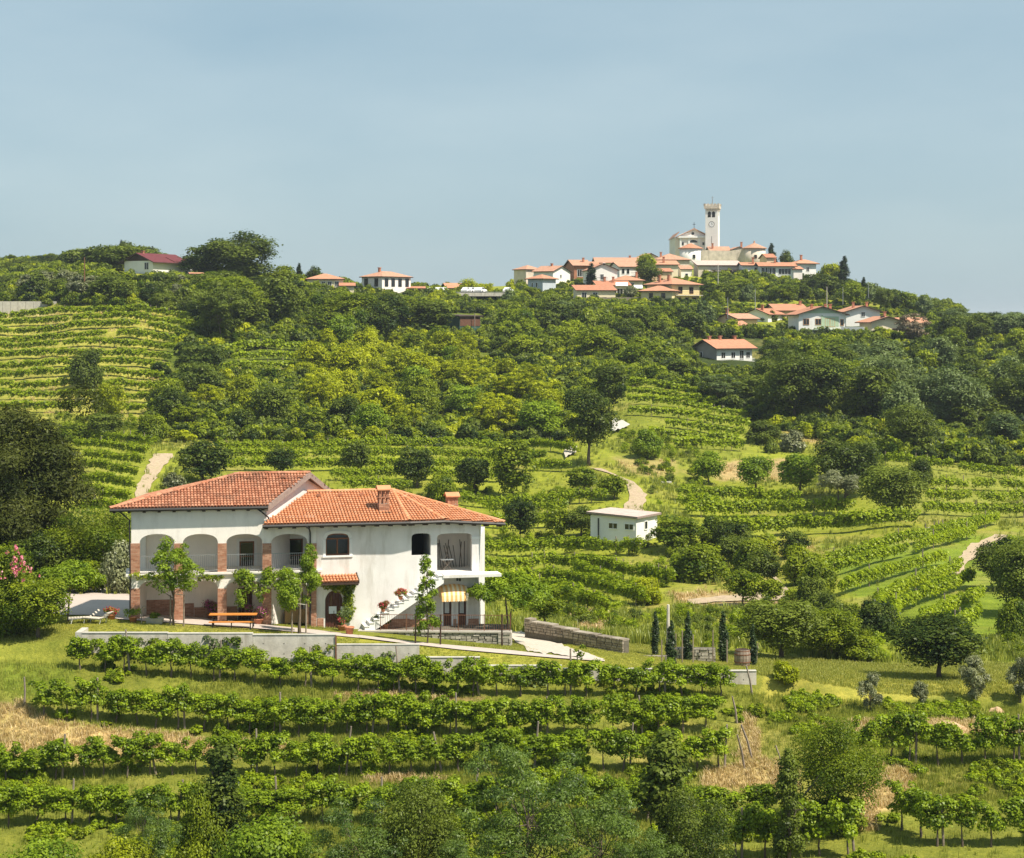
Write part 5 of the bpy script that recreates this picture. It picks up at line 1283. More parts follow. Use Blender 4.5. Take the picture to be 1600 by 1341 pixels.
r, w, d = vh('house', 'cream gabled house with long right roof at the far right group end', 1360, 1362, 1412, 502, 5, 450, 8, 'gy', 'wall_cream', 'roof_orange', W4('F', (.35,), 5.4, .9, .8) + W4('F', (.3, .75), 2.0, 1.2, 1.2) + W4('F', (.95,), 1.6, .9, 1.8), 17, .9, wl=9, chim=((.5, .2),), shut='shutter_brown')
r, w, d = vh('house', 'cream side wing with balcony and orange roof at the group end', 1408, 1410, 1446, 503, 5, 455, 6, 'gx', 'wall_cream', 'roof_orange', W4('F', (.3, .7), 1.7, .9, 1.8), 16, .9, wl=7, shut='shutter_brown')
balcony(r, 0, w, 0, 1.2, 1.3, 'concrete_pale', 'shutter_brown')
# grey and white house below
r, w, d = vh('house', 'two storey house with grey gable end and white balcony front', 1090, 1120, 1180, 542, 6.0, 402, 33, 'gx', 'wall_white', 'roof_orange', W4('F', (.18, .46, .88), 3.6, 1.0, 1.2) + W4('F', (.7,), 3.2, 1.0, 1.9) + W4('F', (.2, .5), .5, 1.3, 1.5) + W4('L', (.3,), 3.6, .8, 1.2), 22, .9, lwall='wall_grey', chim=((.1, .5), (.4, .5), (.82, .5)))
balcony(r, .1, w - .1, 0, 2.75, 1.0, 'wall_white', 'trim_white', h=.8)
# white hut in the dell
r, w, d = vh('hut', 'white hut with low pinkish roof and stone footing among the vines', 930, 994, 1030, 809, 2.5, 205, 58, 'flat', 'wall_white', 'roof_pinkgrey', W4('L', (.5, .85), 1.2, 1.0, .55) + W4('F', (.45,), 1.1, .55, .8), 6, .35, wl=5.6, wr=4.8, found=.4, edge='barge_wood')
mb = MB(); mb.box((w * .32, .9, -2.2), (w * .6, 1.7, 3.4)); mb.box((w / 2, d / 2, -1.4), (w - .2, d - .2, 2.2)); mb.build('footing', 'stone_dark', r)
mb = MB(); mb.box((-.06, d * .82, 1.0), (.08, .12, 2.4)); mb.build('drainpipe', 'metal_dark', r)
# green shed with a log fence
r, w, d = vh('shed', 'dark green tin shed with open brown timber side', 685, 718, 750, 494, 2.2, 425, 42, 'flat', 'shed_green', 'roof_dark', (), 5, .5)
mb = MB(); mb.box((w / 2, -.05, 1.0), (w - .2, .06, 2.0)); mb.build('timber_front', 'shutter_brown', r)
mb = MB(); mb.box((w * .6, -.9, 1.2), (.14, .14, 3.2)); mb.build('post', 'wood_weathered', r)
fe = thing('log_fence', 'palisade of short brown logs below the green shed', 'fence', G(720, 522)); lg = MB(); lg.tube([(0, 0, -.5), (0, 0, 1.25)], .15, 6); lgm = lg.mesh('log', 'wood_weathered')
for k in range(44):
    p = GY(682 + k * 2.0, 414 - k * .05); inst('log', lgm, fe, p - fe.location + Vector((0, 0, .1 * math.sin(k * 3.1))))
# concrete garden wall at far left
w_ = thing('concrete_wall', 'stained pale concrete wall at the top of the left vineyard', 'wall', GY(40, 392)); mb = MB(tuple(w_.location))
for k in range(9):
    xa, xb = -20 + k * 12, -8 + k * 12; z0_, z1_ = GY((xa + xb) / 2, 392).z - .6, (HY - 471) / F * 392; a, b = (xa - CX) / F * 392 + .03, (xb - CX) / F * 392 - .03
    mb = MB(tuple(w_.location)); mb.hexa([(a, 392, z0_), (b, 392, z0_), (b, 392.4, z0_), (a, 392.4, z0_), (a, 392, z1_), (b, 392, z1_), (b, 392.4, z1_), (a, 392.4, z1_)]); mb.build('panel', 'concrete_pale', w_)
# parking terrace: deck on pillars, cars on it
dk = thing('parking_deck', 'long grey concrete parking deck on pillars along the skyline', 'deck', W(720, 463, 505)); do = tuple(dk.location); mb = MB(do)
mb.hexa([W(640, 463, 503), W(800, 463, 503), W(800, 463, 518), W(640, 463, 518)] + [W(640, 457.5, 503), W(800, 457.5, 503), Vector((W(800, 0, 518).x, 518, W(0, 457.5, 503).z)), Vector((W(640, 0, 518).x, 518, W(0, 457.5, 503).z))]); mb.build('deck', 'concrete', dk)
for px in (660, 700, 741, 780): mb = MB(do); mb.box(W(px, 469, 504.5), (1.0, 1.0, 3.0)); mb.build('pillar', 'concrete_pale', dk)
mb = MB(do); mb.hexa([W(640, 457, 503.1), W(800, 457, 503.1), W(800, 457, 503.2), W(640, 457, 503.2), W(640, 456.2, 503.1), W(800, 456.2, 503.1), W(800, 456.2, 503.2), W(640, 456.2, 503.2)]); mb.build('guard_rail', 'metal_grey', dk)
def car_proto():
    root = thing('parked_car', 'white hatchback parked on the deck nearest the hotel', 'car', (0, 0, 0), 0, 'cars on the parking deck')
    mb = MB(); S = [(-2.1, .35), (-2.12, .75), (-1.9, .92), (-.9, .98), (1.2, .95), (1.95, .86), (2.1, .6), (2.08, .35)]
    n = len(S)
    for y in (-.85, .85): mb.poly([(x, y, z) for x, z in (S if y > 0 else S[::-1])])
    for i in range(n): (xa, za), (xb, zb_) = S[i], S[(i + 1) % n]; mb.poly([(xa, -.85, za), (xb, -.85, zb_), (xb, .85, zb_), (xa, .85, za)])
    mb.hexa([(-1.6, -.78, .97), (.9, -.78, .96), (.9, .78, .96), (-1.6, .78, .97), (-1.2, -.62, 1.46), (.3, -.62, 1.46), (.3, .62, 1.46), (-1.2, .62, 1.46)]); mb.build('body', 'car_white', root)
    mb = MB(); mb.hexa([(-1.45, -.775, 1.0), (.75, -.775, 1.0), (.75, .775, 1.0), (-1.45, .775, 1.0), (-1.18, -.66, 1.38), (.32, -.66, 1.38), (.32, .66, 1.38), (-1.18, .66, 1.38)]); mb.build('window', 'car_glass', root)
    for x in (-1.3, 1.3):
        for y in (-.8, .8): mb = MB(); mb.tube([(x, y - .1, .32), (x, y + .1, .32)], .32, 12); mb.build('wheel', 'tyre', root)
    return root
zc = W(0, 457.5, 503).z
cp_ = car_proto()
CARS = [(648, 0, None), (655, 8, 'white car second from the hotel on the deck'), (662, -6, 'white car in the first cluster left of bushes'), (668, 4, 'silver car at the right of the first deck cluster'), (686, 3, 'white car standing between hotel cluster and orange roof'), (693, -4, 'white car just left of the small orange roofed house'), (729, 2, 'white car left under the yellowish deck trees'), (737, -5, 'white car in the middle under the yellowish deck trees'), (746, 6, 'white van-like car right under the yellowish deck trees'), (752, 0, 'silver car beside the tree trunk on the deck'), (794, 3, 'white car at the deck end near the village')]
for k, (px, a, lab) in enumerate(CARS):
    loc = (W(px, 0, 506).x, 506 + (k % 3), zc)
    if k == 0: cp_.location = loc; cp_.rotation_euler.z = R(70)
    else: copy_tree(cp_, loc, R(70 + a), label=lab)
# poles on the hill
def pole(px, Y, ptop, pbase, r, mat, label, arm=False):
    p = W(px, pbase, Y); t = thing('utility_pole', label, 'pole', p); mb = MB(tuple(p)); mb.tube([p - Vector((0, 0, 1)), W(px, ptop, Y)], [r, r * .65], 8); mb.build('shaft', mat, t)
    if arm: mb = MB(tuple(p)); q = W(px, ptop, Y); mb.box(q - Vector((0, 0, .3)), (1.4, .1, .1)); mb.build('crossarm', mat, t)
    return t
pole(1044, 114.0, 945, 1012, .13, 'concrete', 'pale concrete pole standing by the cypress row', False)
pole(1122, 520, 412, 440, .12, 'concrete_pale', 'pale pole in front of the inn pergola')
pole(1180, 470, 451, 478, .11, 'metal_grey', 'slim pole in the olive grove right of yellow house')
pole(1137, 445, 465, 490, .11, 'metal_grey', 'slim pole above the peach house')
pole(1292, 480, 448, 475, .12, 'concrete_pale', 'pale pole behind the chimneys of the green gabled house')
pole(1317, 500, 449, 470, .1, 'metal_grey', 'thin pole between the two hillside tree clumps')
pole(1357, 520, 442, 460, .1, 'metal_grey', 'thin pole right of the tall hilltop cypress')
pole(132, 385, 402, 432, .12, 'metal_rust', 'rusty mast before the distant wood at upper left')
# ------------------------------------------------------------------ plants
def unit(v): return v / np.maximum(np.linalg.norm(v, axis=1, keepdims=True), 1e-9)
def leaf_quads(rng, P, Nn, L, Wd, tone, asp=0.15):
    """one pointed leaf at each P, facing Nn"""
    n = len(P)
    r = rng.normal(size=(n, 3)); a = unit(np.cross(Nn, r)); b = np.cross(Nn, a)
    s = rng.uniform(0.7, 1.3, (n, 1)); a = a * (L * .5) * s; b = b * (Wd * .5) * s
    V = np.empty((n, 4, 3)); V[:, 0] = P - a; V[:, 1] = P - a * asp + b; V[:, 2] = P + a; V[:, 3] = P - a * asp - b
    V[:, 1] += Nn * (Wd * .12); V[:, 3] += Nn * (Wd * .12)
    return V.reshape(-1, 3), np.arange(n * 4).reshape(n, 4), np.repeat(tone, 4)
def crown(rng, C0, Rr, L, Wd, cover, up=0.35, spray=0.14, tone_c=0.22, cap=20000, squash=0.85):
    """leaf shells round clump centres C0 with radii Rr"""
    area = 4 * np.pi * Rr ** 2 * 0.8
    n_each = np.maximum(6, (cover * area / (L * Wd * 0.5)).astype(int)); k = n_each.sum()
    if k > cap: n_each = np.maximum(5, (n_each * cap / k).astype(int))
    ci = np.repeat(np.arange(len(C0)), n_each); n = len(ci)
    d = unit(rng.normal(size=(n, 3)))
    lower = (d[:, 2] < -0.35) & (rng.random(n) < 0.6); d[lower, 2] *= -1
    rr = rng.uniform(0.62, 1.06, n); sp = rng.random(n) < spray; rr[sp] = rng.uniform(1.0, 1.42, sp.sum())
    P = C0[ci] + d * (Rr[ci] * rr)[:, None] * np.array([1, 1, squash])
    Nn = unit(d * 0.85 + rng.normal(size=(n, 3)) * 0.42 + np.array([0, 0, up + .12]))
    ct = rng.normal(0, tone_c, len(C0))
    tone = np.clip(0.5 + ct[ci] + rng.normal(0, 0.15, n), 0, 1)
    return leaf_quads(rng, P, Nn, L, Wd, tone)
def fib(n, rng, jit=0.25):
    i = np.arange(n) + .5; z = 1 - 2 * i / n; a = np.pi * (1 + 5 ** .5) * i; r = np.sqrt(1 - z * z)
    return unit(np.stack([r * np.cos(a), r * np.sin(a), z], 1) + rng.normal(0, jit, (n, 3)))
def trunk_mesh(name, rng, H, r, tips, mat, bend=0.12, nside=6, first=0.35):
    mb = MB(); p = [np.zeros(3) - np.array([0, 0, .4])]; k = 5
    dx, dy = rng.normal(0, bend, 2)
    for i in range(1, k + 1): p.append(np.array([dx * H * .3 * (i / k) ** 2 + rng.normal(0, .01 * H), dy * H * .3 * (i / k) ** 2 + rng.normal(0, .01 * H), H * i / k]))
    mb.tube(p, [r * 1.25] + [r * (1 - .72 * i / k) for i in range(1, k + 1)], nside, 0, rng.random())
    for t in tips:
        f = rng.uniform(first, .95); j = f * k; i = int(j); base = p[i] + (p[min(i + 1, k)] - p[i]) * (j - i)
        mid = base * .5 + t * .5 + rng.normal(0, .05 * H, 3) - np.array([0, 0, .04 * H])
        rb = r * (1 - .7 * f) * .6
        mb.tube([base, mid, t], [rb, rb * .6, rb * .22], 4, 0, rng.random(), cap=False)
    return mb.mesh(name, mat, True)
LEAFSZ = {0: (0.155, 0.10), 1: (0.27, 0.175), 2: (0.44, 0.29), 3: (0.62, 0.42)}
PROTO = {}
def proto(kind, lod, var, lm):
    key = (kind, lod, var, lm)
    if key in PROTO: return PROTO[key]
    rng = np.random.default_rng(abs(hash((kind, lod, var))) % 2 ** 31 if False else sum(map(ord, kind)) * 131 + lod * 17 + var * 7919)
    L, Wd = LEAFSZ[lod]; cov = {0: 1.5, 1: 1.6, 2: 1.7, 3: 1.7}[lod]; cap = {0: 22000, 1: 13000, 2: 5200, 3: 2400}[lod]
    H, Wt, tm, up, sq = 8.0, 7.0, 0.22, .35, .85
    bark, tr, spr = 'bark', .16, .2
    if kind == 'round':
        n = 30; d = fib(n, rng); rad = rng.uniform(.62, .92, n)
        Cc = d * rad[:, None] * np.array([3.0, 3.0, 3.1]) + np.array([rng.normal(0, .3), rng.normal(0, .3), 4.7])
        Cc = Cc[Cc[:, 2] > 1.5]; Rr = rng.uniform(.75, 1.35, len(Cc)); inner = rng.normal(0, .9, (6, 3)) + np.array([0, 0, 4.6]); Cc = np.r_[Cc, inner]; Rr = np.r_[Rr, np.full(6, 1.5)]; tr = .22
    elif kind == 'tall':
        H, Wt = 10.0, 6.4
        n = 30; d = fib(n, rng); Cc = d * rng.uniform(.55, .95, n)[:, None] * np.array([2.5, 2.5, 4.0]) + np.array([0, 0, 5.9]); Cc = Cc[Cc[:, 2] > 1.8]; Rr = rng.uniform(.7, 1.25, len(Cc)); Cc = np.r_[Cc, rng.normal(0, .8, (7, 3)) * np.array([1, 1, 2]) + np.array([0, 0, 5.6])]; Rr = np.r_[Rr, np.full(7, 1.3)]; tr = .2
    elif kind == 'bush':
        H, Wt = 4.0, 5.0
        n = 24; d = fib(n, rng); d[:, 2] = np.abs(d[:, 2]); Cc = d * rng.uniform(.5, .95, n)[:, None] * np.array([1.9, 1.9, 2.9]) + np.array([0, 0, .7]); Rr = rng.uniform(.5, .95, n); Cc = np.r_[Cc, rng.normal(0, .5, (4, 3)) + np.array([0, 0, 1.3])]; Rr = np.r_[Rr, np.full(4, 1.2)]; tr = .09
    elif kind == 'olive':
        H, Wt = 4.0, 4.0; n = 20; d = fib(n, rng, .4); Cc = d * rng.uniform(.6, 1.0, n)[:, None] * np.array([1.4, 1.4, 1.5]) + np.array([0, 0, 2.2]); Rr = rng.uniform(.35, .65, n); Wd *= .55; cov *= .85; tr = .12
    elif kind == 'cypress':
        H, Wt = 10.0, 2.0; n = 40; z = np.linspace(.6, 9.7, n); pr = np.interp(z, [0, 1.2, 4, 8, 10], [.45, .75, .85, .5, .08]); a = rng.uniform(0, 6.28, n)
        Cc = np.stack([np.cos(a) * pr * .45, np.sin(a) * pr * .45, z], 1); Rr = pr * .62 + .08; Wd *= .6; up = .9; sq = 1.5; tr = .1
    elif kind == 'pine':
        H, Wt = 11.0, 8.5; n = 80; d = fib(n, rng, .35); Cc = d * rng.uniform(.55, 1.0, n)[:, None] * np.array([3.7, 3.7, 5.0]) + np.array([0, 0, 5.7]); Cc[:, :2] *= np.interp(Cc[:, 2], [1, 4, 11], [1.0, 1.1, .6])[:, None]; Rr = rng.uniform(.75, 1.35, n)
        L, Wd = .27, .085; up = .4; sq = .7; cov = 1.7; cap = 60000; tr = .26; Cc = np.r_[Cc, rng.normal(0, 1.1, (9, 3)) * np.array([1, 1, 2]) + np.array([0, 0, 5.5])]; Rr = np.r_[Rr, np.full(9, 1.4)]
    elif kind == 'umbrella':
        spr = .3; H, Wt = 4.2, 5.0; n = 46; a = rng.uniform(0, 6.28, n); r = np.sqrt(rng.random(n)) * 2.0; Cc = np.stack([np.cos(a) * r, np.sin(a) * r, 3.4 - .16 * r ** 2 + rng.normal(0, .2, n)], 1); Rr = rng.uniform(.26, .5, n); tr = .085; cov *= .85; up = .5
    elif kind == 'parasol':
        H, Wt = 7.0, 5.5; n = 24; a = rng.uniform(0, 6.28, n); r = np.sqrt(rng.random(n)) * 2.2; Cc = np.stack([np.cos(a) * r, np.sin(a) * r, 5.4 - .12 * r ** 2 + rng.normal(0, .5, n)], 1); Rr = rng.uniform(.5, .8, n); tr = .13; Wd *= .5; L *= 1.2; cov *= .8
    elif kind == 'young':
        spr = .38; H, Wt = 5.2, 4.0; n = 46; d = fib(n, rng, .5); Cc = d * rng.uniform(.35, 1.0, n)[:, None] * np.array([1.65, 1.65, 1.55]) + np.array([0, 0, 3.35]); Rr = rng.uniform(.18, .40, n); tr = .075; cov *= .62; up = .5
    elif kind == 'slim':
        spr = .35; H, Wt = 5.2, 1.9; n = 50; z = np.sort(rng.uniform(.9, 5.0, n)); pr = np.interp(z, [.5, 1.2, 2.2, 4, 5.2], [.75, .85, .62, .42, .1]); a = rng.uniform(0, 6.28, n); Cc = np.stack([np.cos(a) * pr * .75, np.sin(a) * pr * .75, z], 1); Rr = rng.uniform(.13, .28, n); tr = .05; cov *= .75
    elif kind == 'feather':
        H, Wt = 7.5, 7.5; n = 70; d = fib(n, rng, .4); Cc = d * rng.uniform(.4, 1.0, n)[:, None] * np.array([3.2, 3.2, 2.8]) + np.array([0, 0, 4.6]); Cc = Cc[Cc[:, 2] > 1.6]; Rr = rng.uniform(.4, .75, len(Cc)); tr = .13; cov *= .42; Wd *= .62; L *= 1.15; sq = .5; up = .6; cap = 15000
    elif kind == 'column':
        H, Wt = 6.0, 2.2; n = 40; z = rng.uniform(.4, 5.8, n); a = rng.uniform(0, 6.28, n); pr = np.interp(z, [0, 1.5, 4, 6], [.9, .8, .6, .25]); Cc = np.stack([np.cos(a) * pr * .6, np.sin(a) * pr * .6, z], 1); Rr = rng.uniform(.28, .5, n); tr = .14; cov *= .95
    elif kind == 'twin':
        spr = .38; H, Wt = 6.0, 5.0; n = 76; d = fib(n, rng, .5); Cc = d * rng.uniform(.4, 1.0, n)[:, None]; half = n // 2
        Cc[:half] = Cc[:half] * np.array([.75, .75, 1.9]) + np.array([-1.1, .1, 3.7]); Cc[half:] = Cc[half:] * np.array([.85, .8, 1.5]) + np.array([1.1, 0, 3.2]); Rr = rng.uniform(.2, .46, n); tr = .16; cov *= .9
    elif kind == 'grape':                                # one trained vine, arms along x
        H, Wt = 2.35, 1.3; n = 20; Cc = np.stack([rng.uniform(-.6, .6, n), rng.normal(0, .14, n), rng.uniform(.9, 2.0, n)], 1); Rr = rng.uniform(.18, .33, n); tr = .06; L, Wd = .118, .10; cov = 1.15; cap = 2900; bark = 'bark_vine'; up = .45; tm = .2
    elif kind == 'hedge_vine':                           # a stretch of vine row seen from far
        H, Wt = 2.0, 1.6; n = 22; Cc = np.stack([np.linspace(-.9, .9, n) + rng.normal(0, .05, n), rng.normal(0, .14, n), rng.uniform(.75, 1.65, n)], 1); Rr = rng.uniform(.22, .38, n); L, Wd = (.26, .2) if lod == 1 else (.42, .33); cov = 1.25; cap = 420 if lod == 1 else 200; tr = 0; up = .55; tm = .2
    elif kind == 'thicket':
        H, Wt = 2.6, 3.6; n = 14; d = fib(n, rng); d[:, 2] = np.abs(d[:, 2]); Cc = d * rng.uniform(.3, .95, n)[:, None] * np.array([1.5, 1.5, 1.7]) + np.array([0, 0, .5]); Rr = rng.uniform(.4, .7, n); tr = 0; cap = min(cap, 900)
    V, Fq, tn = crown(rng, Cc, Rr, L, Wd, cov, up=up, tone_c=tm, cap=cap, squash=sq, spray=spr)
    V[:, 2] = np.maximum(V[:, 2], -.1)
    cm = np_mesh(kind + '_crown', V, Fq, tn, lm)
    tmesh = None
    if tr > 0:
        idx = rng.permutation(len(Cc))[:(14 if lod < 2 else 6)]
        if kind == 'cypress': idx = idx[:0]
        if kind == 'feather': idx = rng.permutation(len(Cc))[:26]
        hh = {'bush': 1.6, 'olive': 2.0, 'grape': 1.15, 'umbrella': 3.2, 'parasol': 5.2, 'young': 3.6, 'slim': 4.6, 'cypress': 6, 'column': 5}.get(kind, H * .62)
        tmesh = trunk_mesh(kind + '_trunk', rng, hh, tr, [Cc[i] for i in idx], bark, .25 if kind == 'grape' else .12, first=.85 if kind in ('grape', 'umbrella', 'parasol') else .4)
    PROTO[key] = (cm, tmesh, H, Wt)
    return PROTO[key]
RT = random.Random(77)
def plant(kind, px, base, top, wpx, lm, label, name='tree', cat='tree', Y=None, group=None, var=None, ymin=74):
    """base and top are photo rows, wpx a width in photo pixels; Y gives the distance when the foot is hidden"""
    p = GY(px, Y) if Y else G(px, base, ymin)
    h = p.z * 0 + ((HY - top) / F * p.y - p.z); w = wpx * p.y / F
    return put(kind, p, h, w, lm, label, name, cat, group, var)
NT = [0]
def put(kind, p, h, w, lm, label, name, cat, group=None, var=None):
    _, _, H, Wt = proto(kind, 3, 0, lm)
    sc = (w / Wt + h / H) / 2; lod = next((i for i in range(3) if LEAFSZ[i][0] * sc * 1920 / p.y >= 1.95), 3)
    cm, tm, H, Wt = proto(kind, lod, RT.randrange(3) if var is None else var, lm)
    t = thing(name, label, cat, (p.x, p.y, p.z - .1), RT.uniform(0, 6.28), group); t.scale = (w / Wt, w / Wt, h / H)
    inst('crown', cm, t)
    if tm: inst('trunk', tm, t)
    NT[0] += 1
    return t
TAKEN = []
def capy(cap, px):
    return float(np.interp(px, [c[0] for c in cap], [c[1] for c in cap]))
FILLQ = []
LMW = {'leaf_forest': 'dark', 'leaf_mid': 'green', 'leaf_yellow': 'yellowish', 'leaf_bluish': 'greyish', 'leaf_olive': 'silvery', 'leaf_bright': 'bright'}
KDW = {'feather': 'airy', 'round': 'round', 'tall': 'tall', 'bush': 'bushy', 'olive': 'loose'}
def fill(poly, n, kinds, hr, wr, marks, group, mind=3.2, name='tree', cat='tree', seed=1, avoid=(), cap=((0, -999), (1, -999)), hmin=2.2, bands=None):
    """a wood: marks name what each stretch of it stands under or beside, by photo column; cap is the row no crown may rise above"""
    rg = random.Random(seed); xs = [p[0] for p in poly]; ys = [p[1] for p in poly]; k = 0
    for _ in range(n * 60):
        if k >= n: break
        px, py = rg.uniform(min(xs), max(xs)), rg.uniform(min(ys), max(ys))
        if not inpoly([px], [py], poly)[0]: continue
        if any(inpoly([px], [py], a)[0] for a in avoid): continue
        p = G(px, py, 104)
        if any((p.x - q[0]) ** 2 + (p.y - q[1]) ** 2 < (mind) ** 2 for q in TAKEN): continue
        kd, lm = rg.choice(kinds); h = rg.uniform(*hr); wv = rg.uniform(*wr); w = h * wv
        c = capy(cap(py) if callable(cap) else cap, px); top = HY - (p.z + h) * F / p.y
        if top < c + rg.uniform(0, 6):
            h = (HY - c - rg.uniform(0, 8)) / F * p.y - p.z
            if h < hmin: continue
            w = max(h, min(w, h * 1.5)) * (.9 + .3 * rg.random())
        TAKEN.append((p.x, p.y)); k += 1
        mk = next(m for lim, m in marks if px <= lim)
        mid = sorted(ys)[len(ys) // 2]
        lab = '%s %s %s, %s side of %s' % (LMW[lm], KDW[kd], cat, 'upper' if py < (min(ys) + max(ys)) / 2 else 'lower', mk)
        FILLQ.append((h * F / p.y, kd, p, h, w, lm, lab, name, cat, group))
    return k

# --- trees one can point at
T = plant
T('pine', 34, 0, 622, 225, 'leaf_pine', 'huge dark pine filling the left edge beside the driveway', 'pine_tree', Y=134, var=0)
T('pine', -50, 0, 690, 190, 'leaf_pine', 'second dark pine cut by the left frame edge', 'pine_tree', Y=129, var=0)
T('bush', 12, 0, 846, 150, 'leaf_mid', 'rounded pink flowered oleander at the left edge above the vines', 'oleander_bush', 'bush', Y=106)
T('round', 60, 0, 900, 110, 'leaf_mid', 'bushy green shrub beside the oleander at the lawn end', 'bush', 'bush', Y=104.4)
T('umbrella', 108, 972, 868, 128, 'leaf_bright', 'umbrella shaped young mulberry on the lawn by the driveway', 'mulberry_tree')
T('young', 272, 978, 836, 104, 'leaf_bright', 'staked young tree before the two left arches', 'young_tree')
T('twin', 468, 991, 846, 92, 'leaf_bright', 'twin lobed young tree before the fourth arch downpipe', 'young_tree', var=1)
T('slim', 667, 1007, 862, 47, 'leaf_bright', 'slim upright young tree before the outside stair', 'young_tree')
T('umbrella', 792, 1004, 890, 150, 'leaf_bright', 'broad young tree at the right end of the stone terrace', 'young_tree', var=2)
T('young', 850, 0, 905, 120, 'leaf_mid', 'leafy tree just right of the terrace end tree', 'tree', Y=124)
for px, b, t, w, lab in ((1024, 1024, 952, 15, 'leftmost slim cypress beside the concrete pole'), (1049, 1042, 966, 19, 'leaning slim cypress right of the concrete pole'), (1075, 1032, 952, 17, 'slim cypress before the pale end of the low wall'),
                         (1130, 1034, 952, 19, 'dark slim cypress right of the low wall'), (1177, 1040, 972, 14, 'slim cypress beside the big wooden barrel')):
    T('cypress', px, b, t, w, 'leaf_cypress', lab, 'cypress', 'tree')
T('round', 1222, 0, 932, 140, 'leaf_forest', 'broad dense walnut tree right of the cypress row', 'walnut_tree', Y=121)
T('round', 1292, 0, 958, 110, 'leaf_mid', 'second dense tree grown into the broad walnut', 'walnut_tree', Y=125)
T('bush', 1340, 0, 985, 80, 'leaf_mid', 'green shrub between the walnut and the lone tree', 'bush', 'bush', Y=124)
T('round', 1468, 1060, 956, 158, 'leaf_forest', 'spreading tree with dark crooked trunk at the meadow edge', 'walnut_tree', var=1)
for px, b, t, w, lab in ((1360, 1112, 1048, 44, 'small olive tree standing alone in mid meadow'), (1440, 1104, 1060, 32, 'tiny olive shrub between two larger meadow olives'), (1524, 1098, 1022, 58, 'grey olive tree below the spreading walnut'), (1594, 1098, 1022, 56, 'olive tree at the right frame edge of the meadow')):
    T('olive', px, b, t, w, 'leaf_olive', lab, 'olive_tree')
T('bush', 1226, 1064, 1028, 48, 'leaf_yellow', 'yellowish shrub at the top of the meadow', 'bush', 'bush')
T('round', 152, 0, 782, 160, 'leaf_mid', 'broad dense tree behind the driveway left of the farmhouse', 'tree', Y=129)
T('round', 70, 0, 830, 110, 'leaf_forest', 'dark tree under the big pine', 'tree', Y=127)
T('bush', 190, 0, 838, 70, 'leaf_olive', 'grey green shrub at the left farmhouse corner', 'bush', 'bush', Y=125)
T('bush', 130, 0, 868, 90, 'leaf_mid', 'low green shrub at the driveway bend', 'bush', 'bush', Y=125)
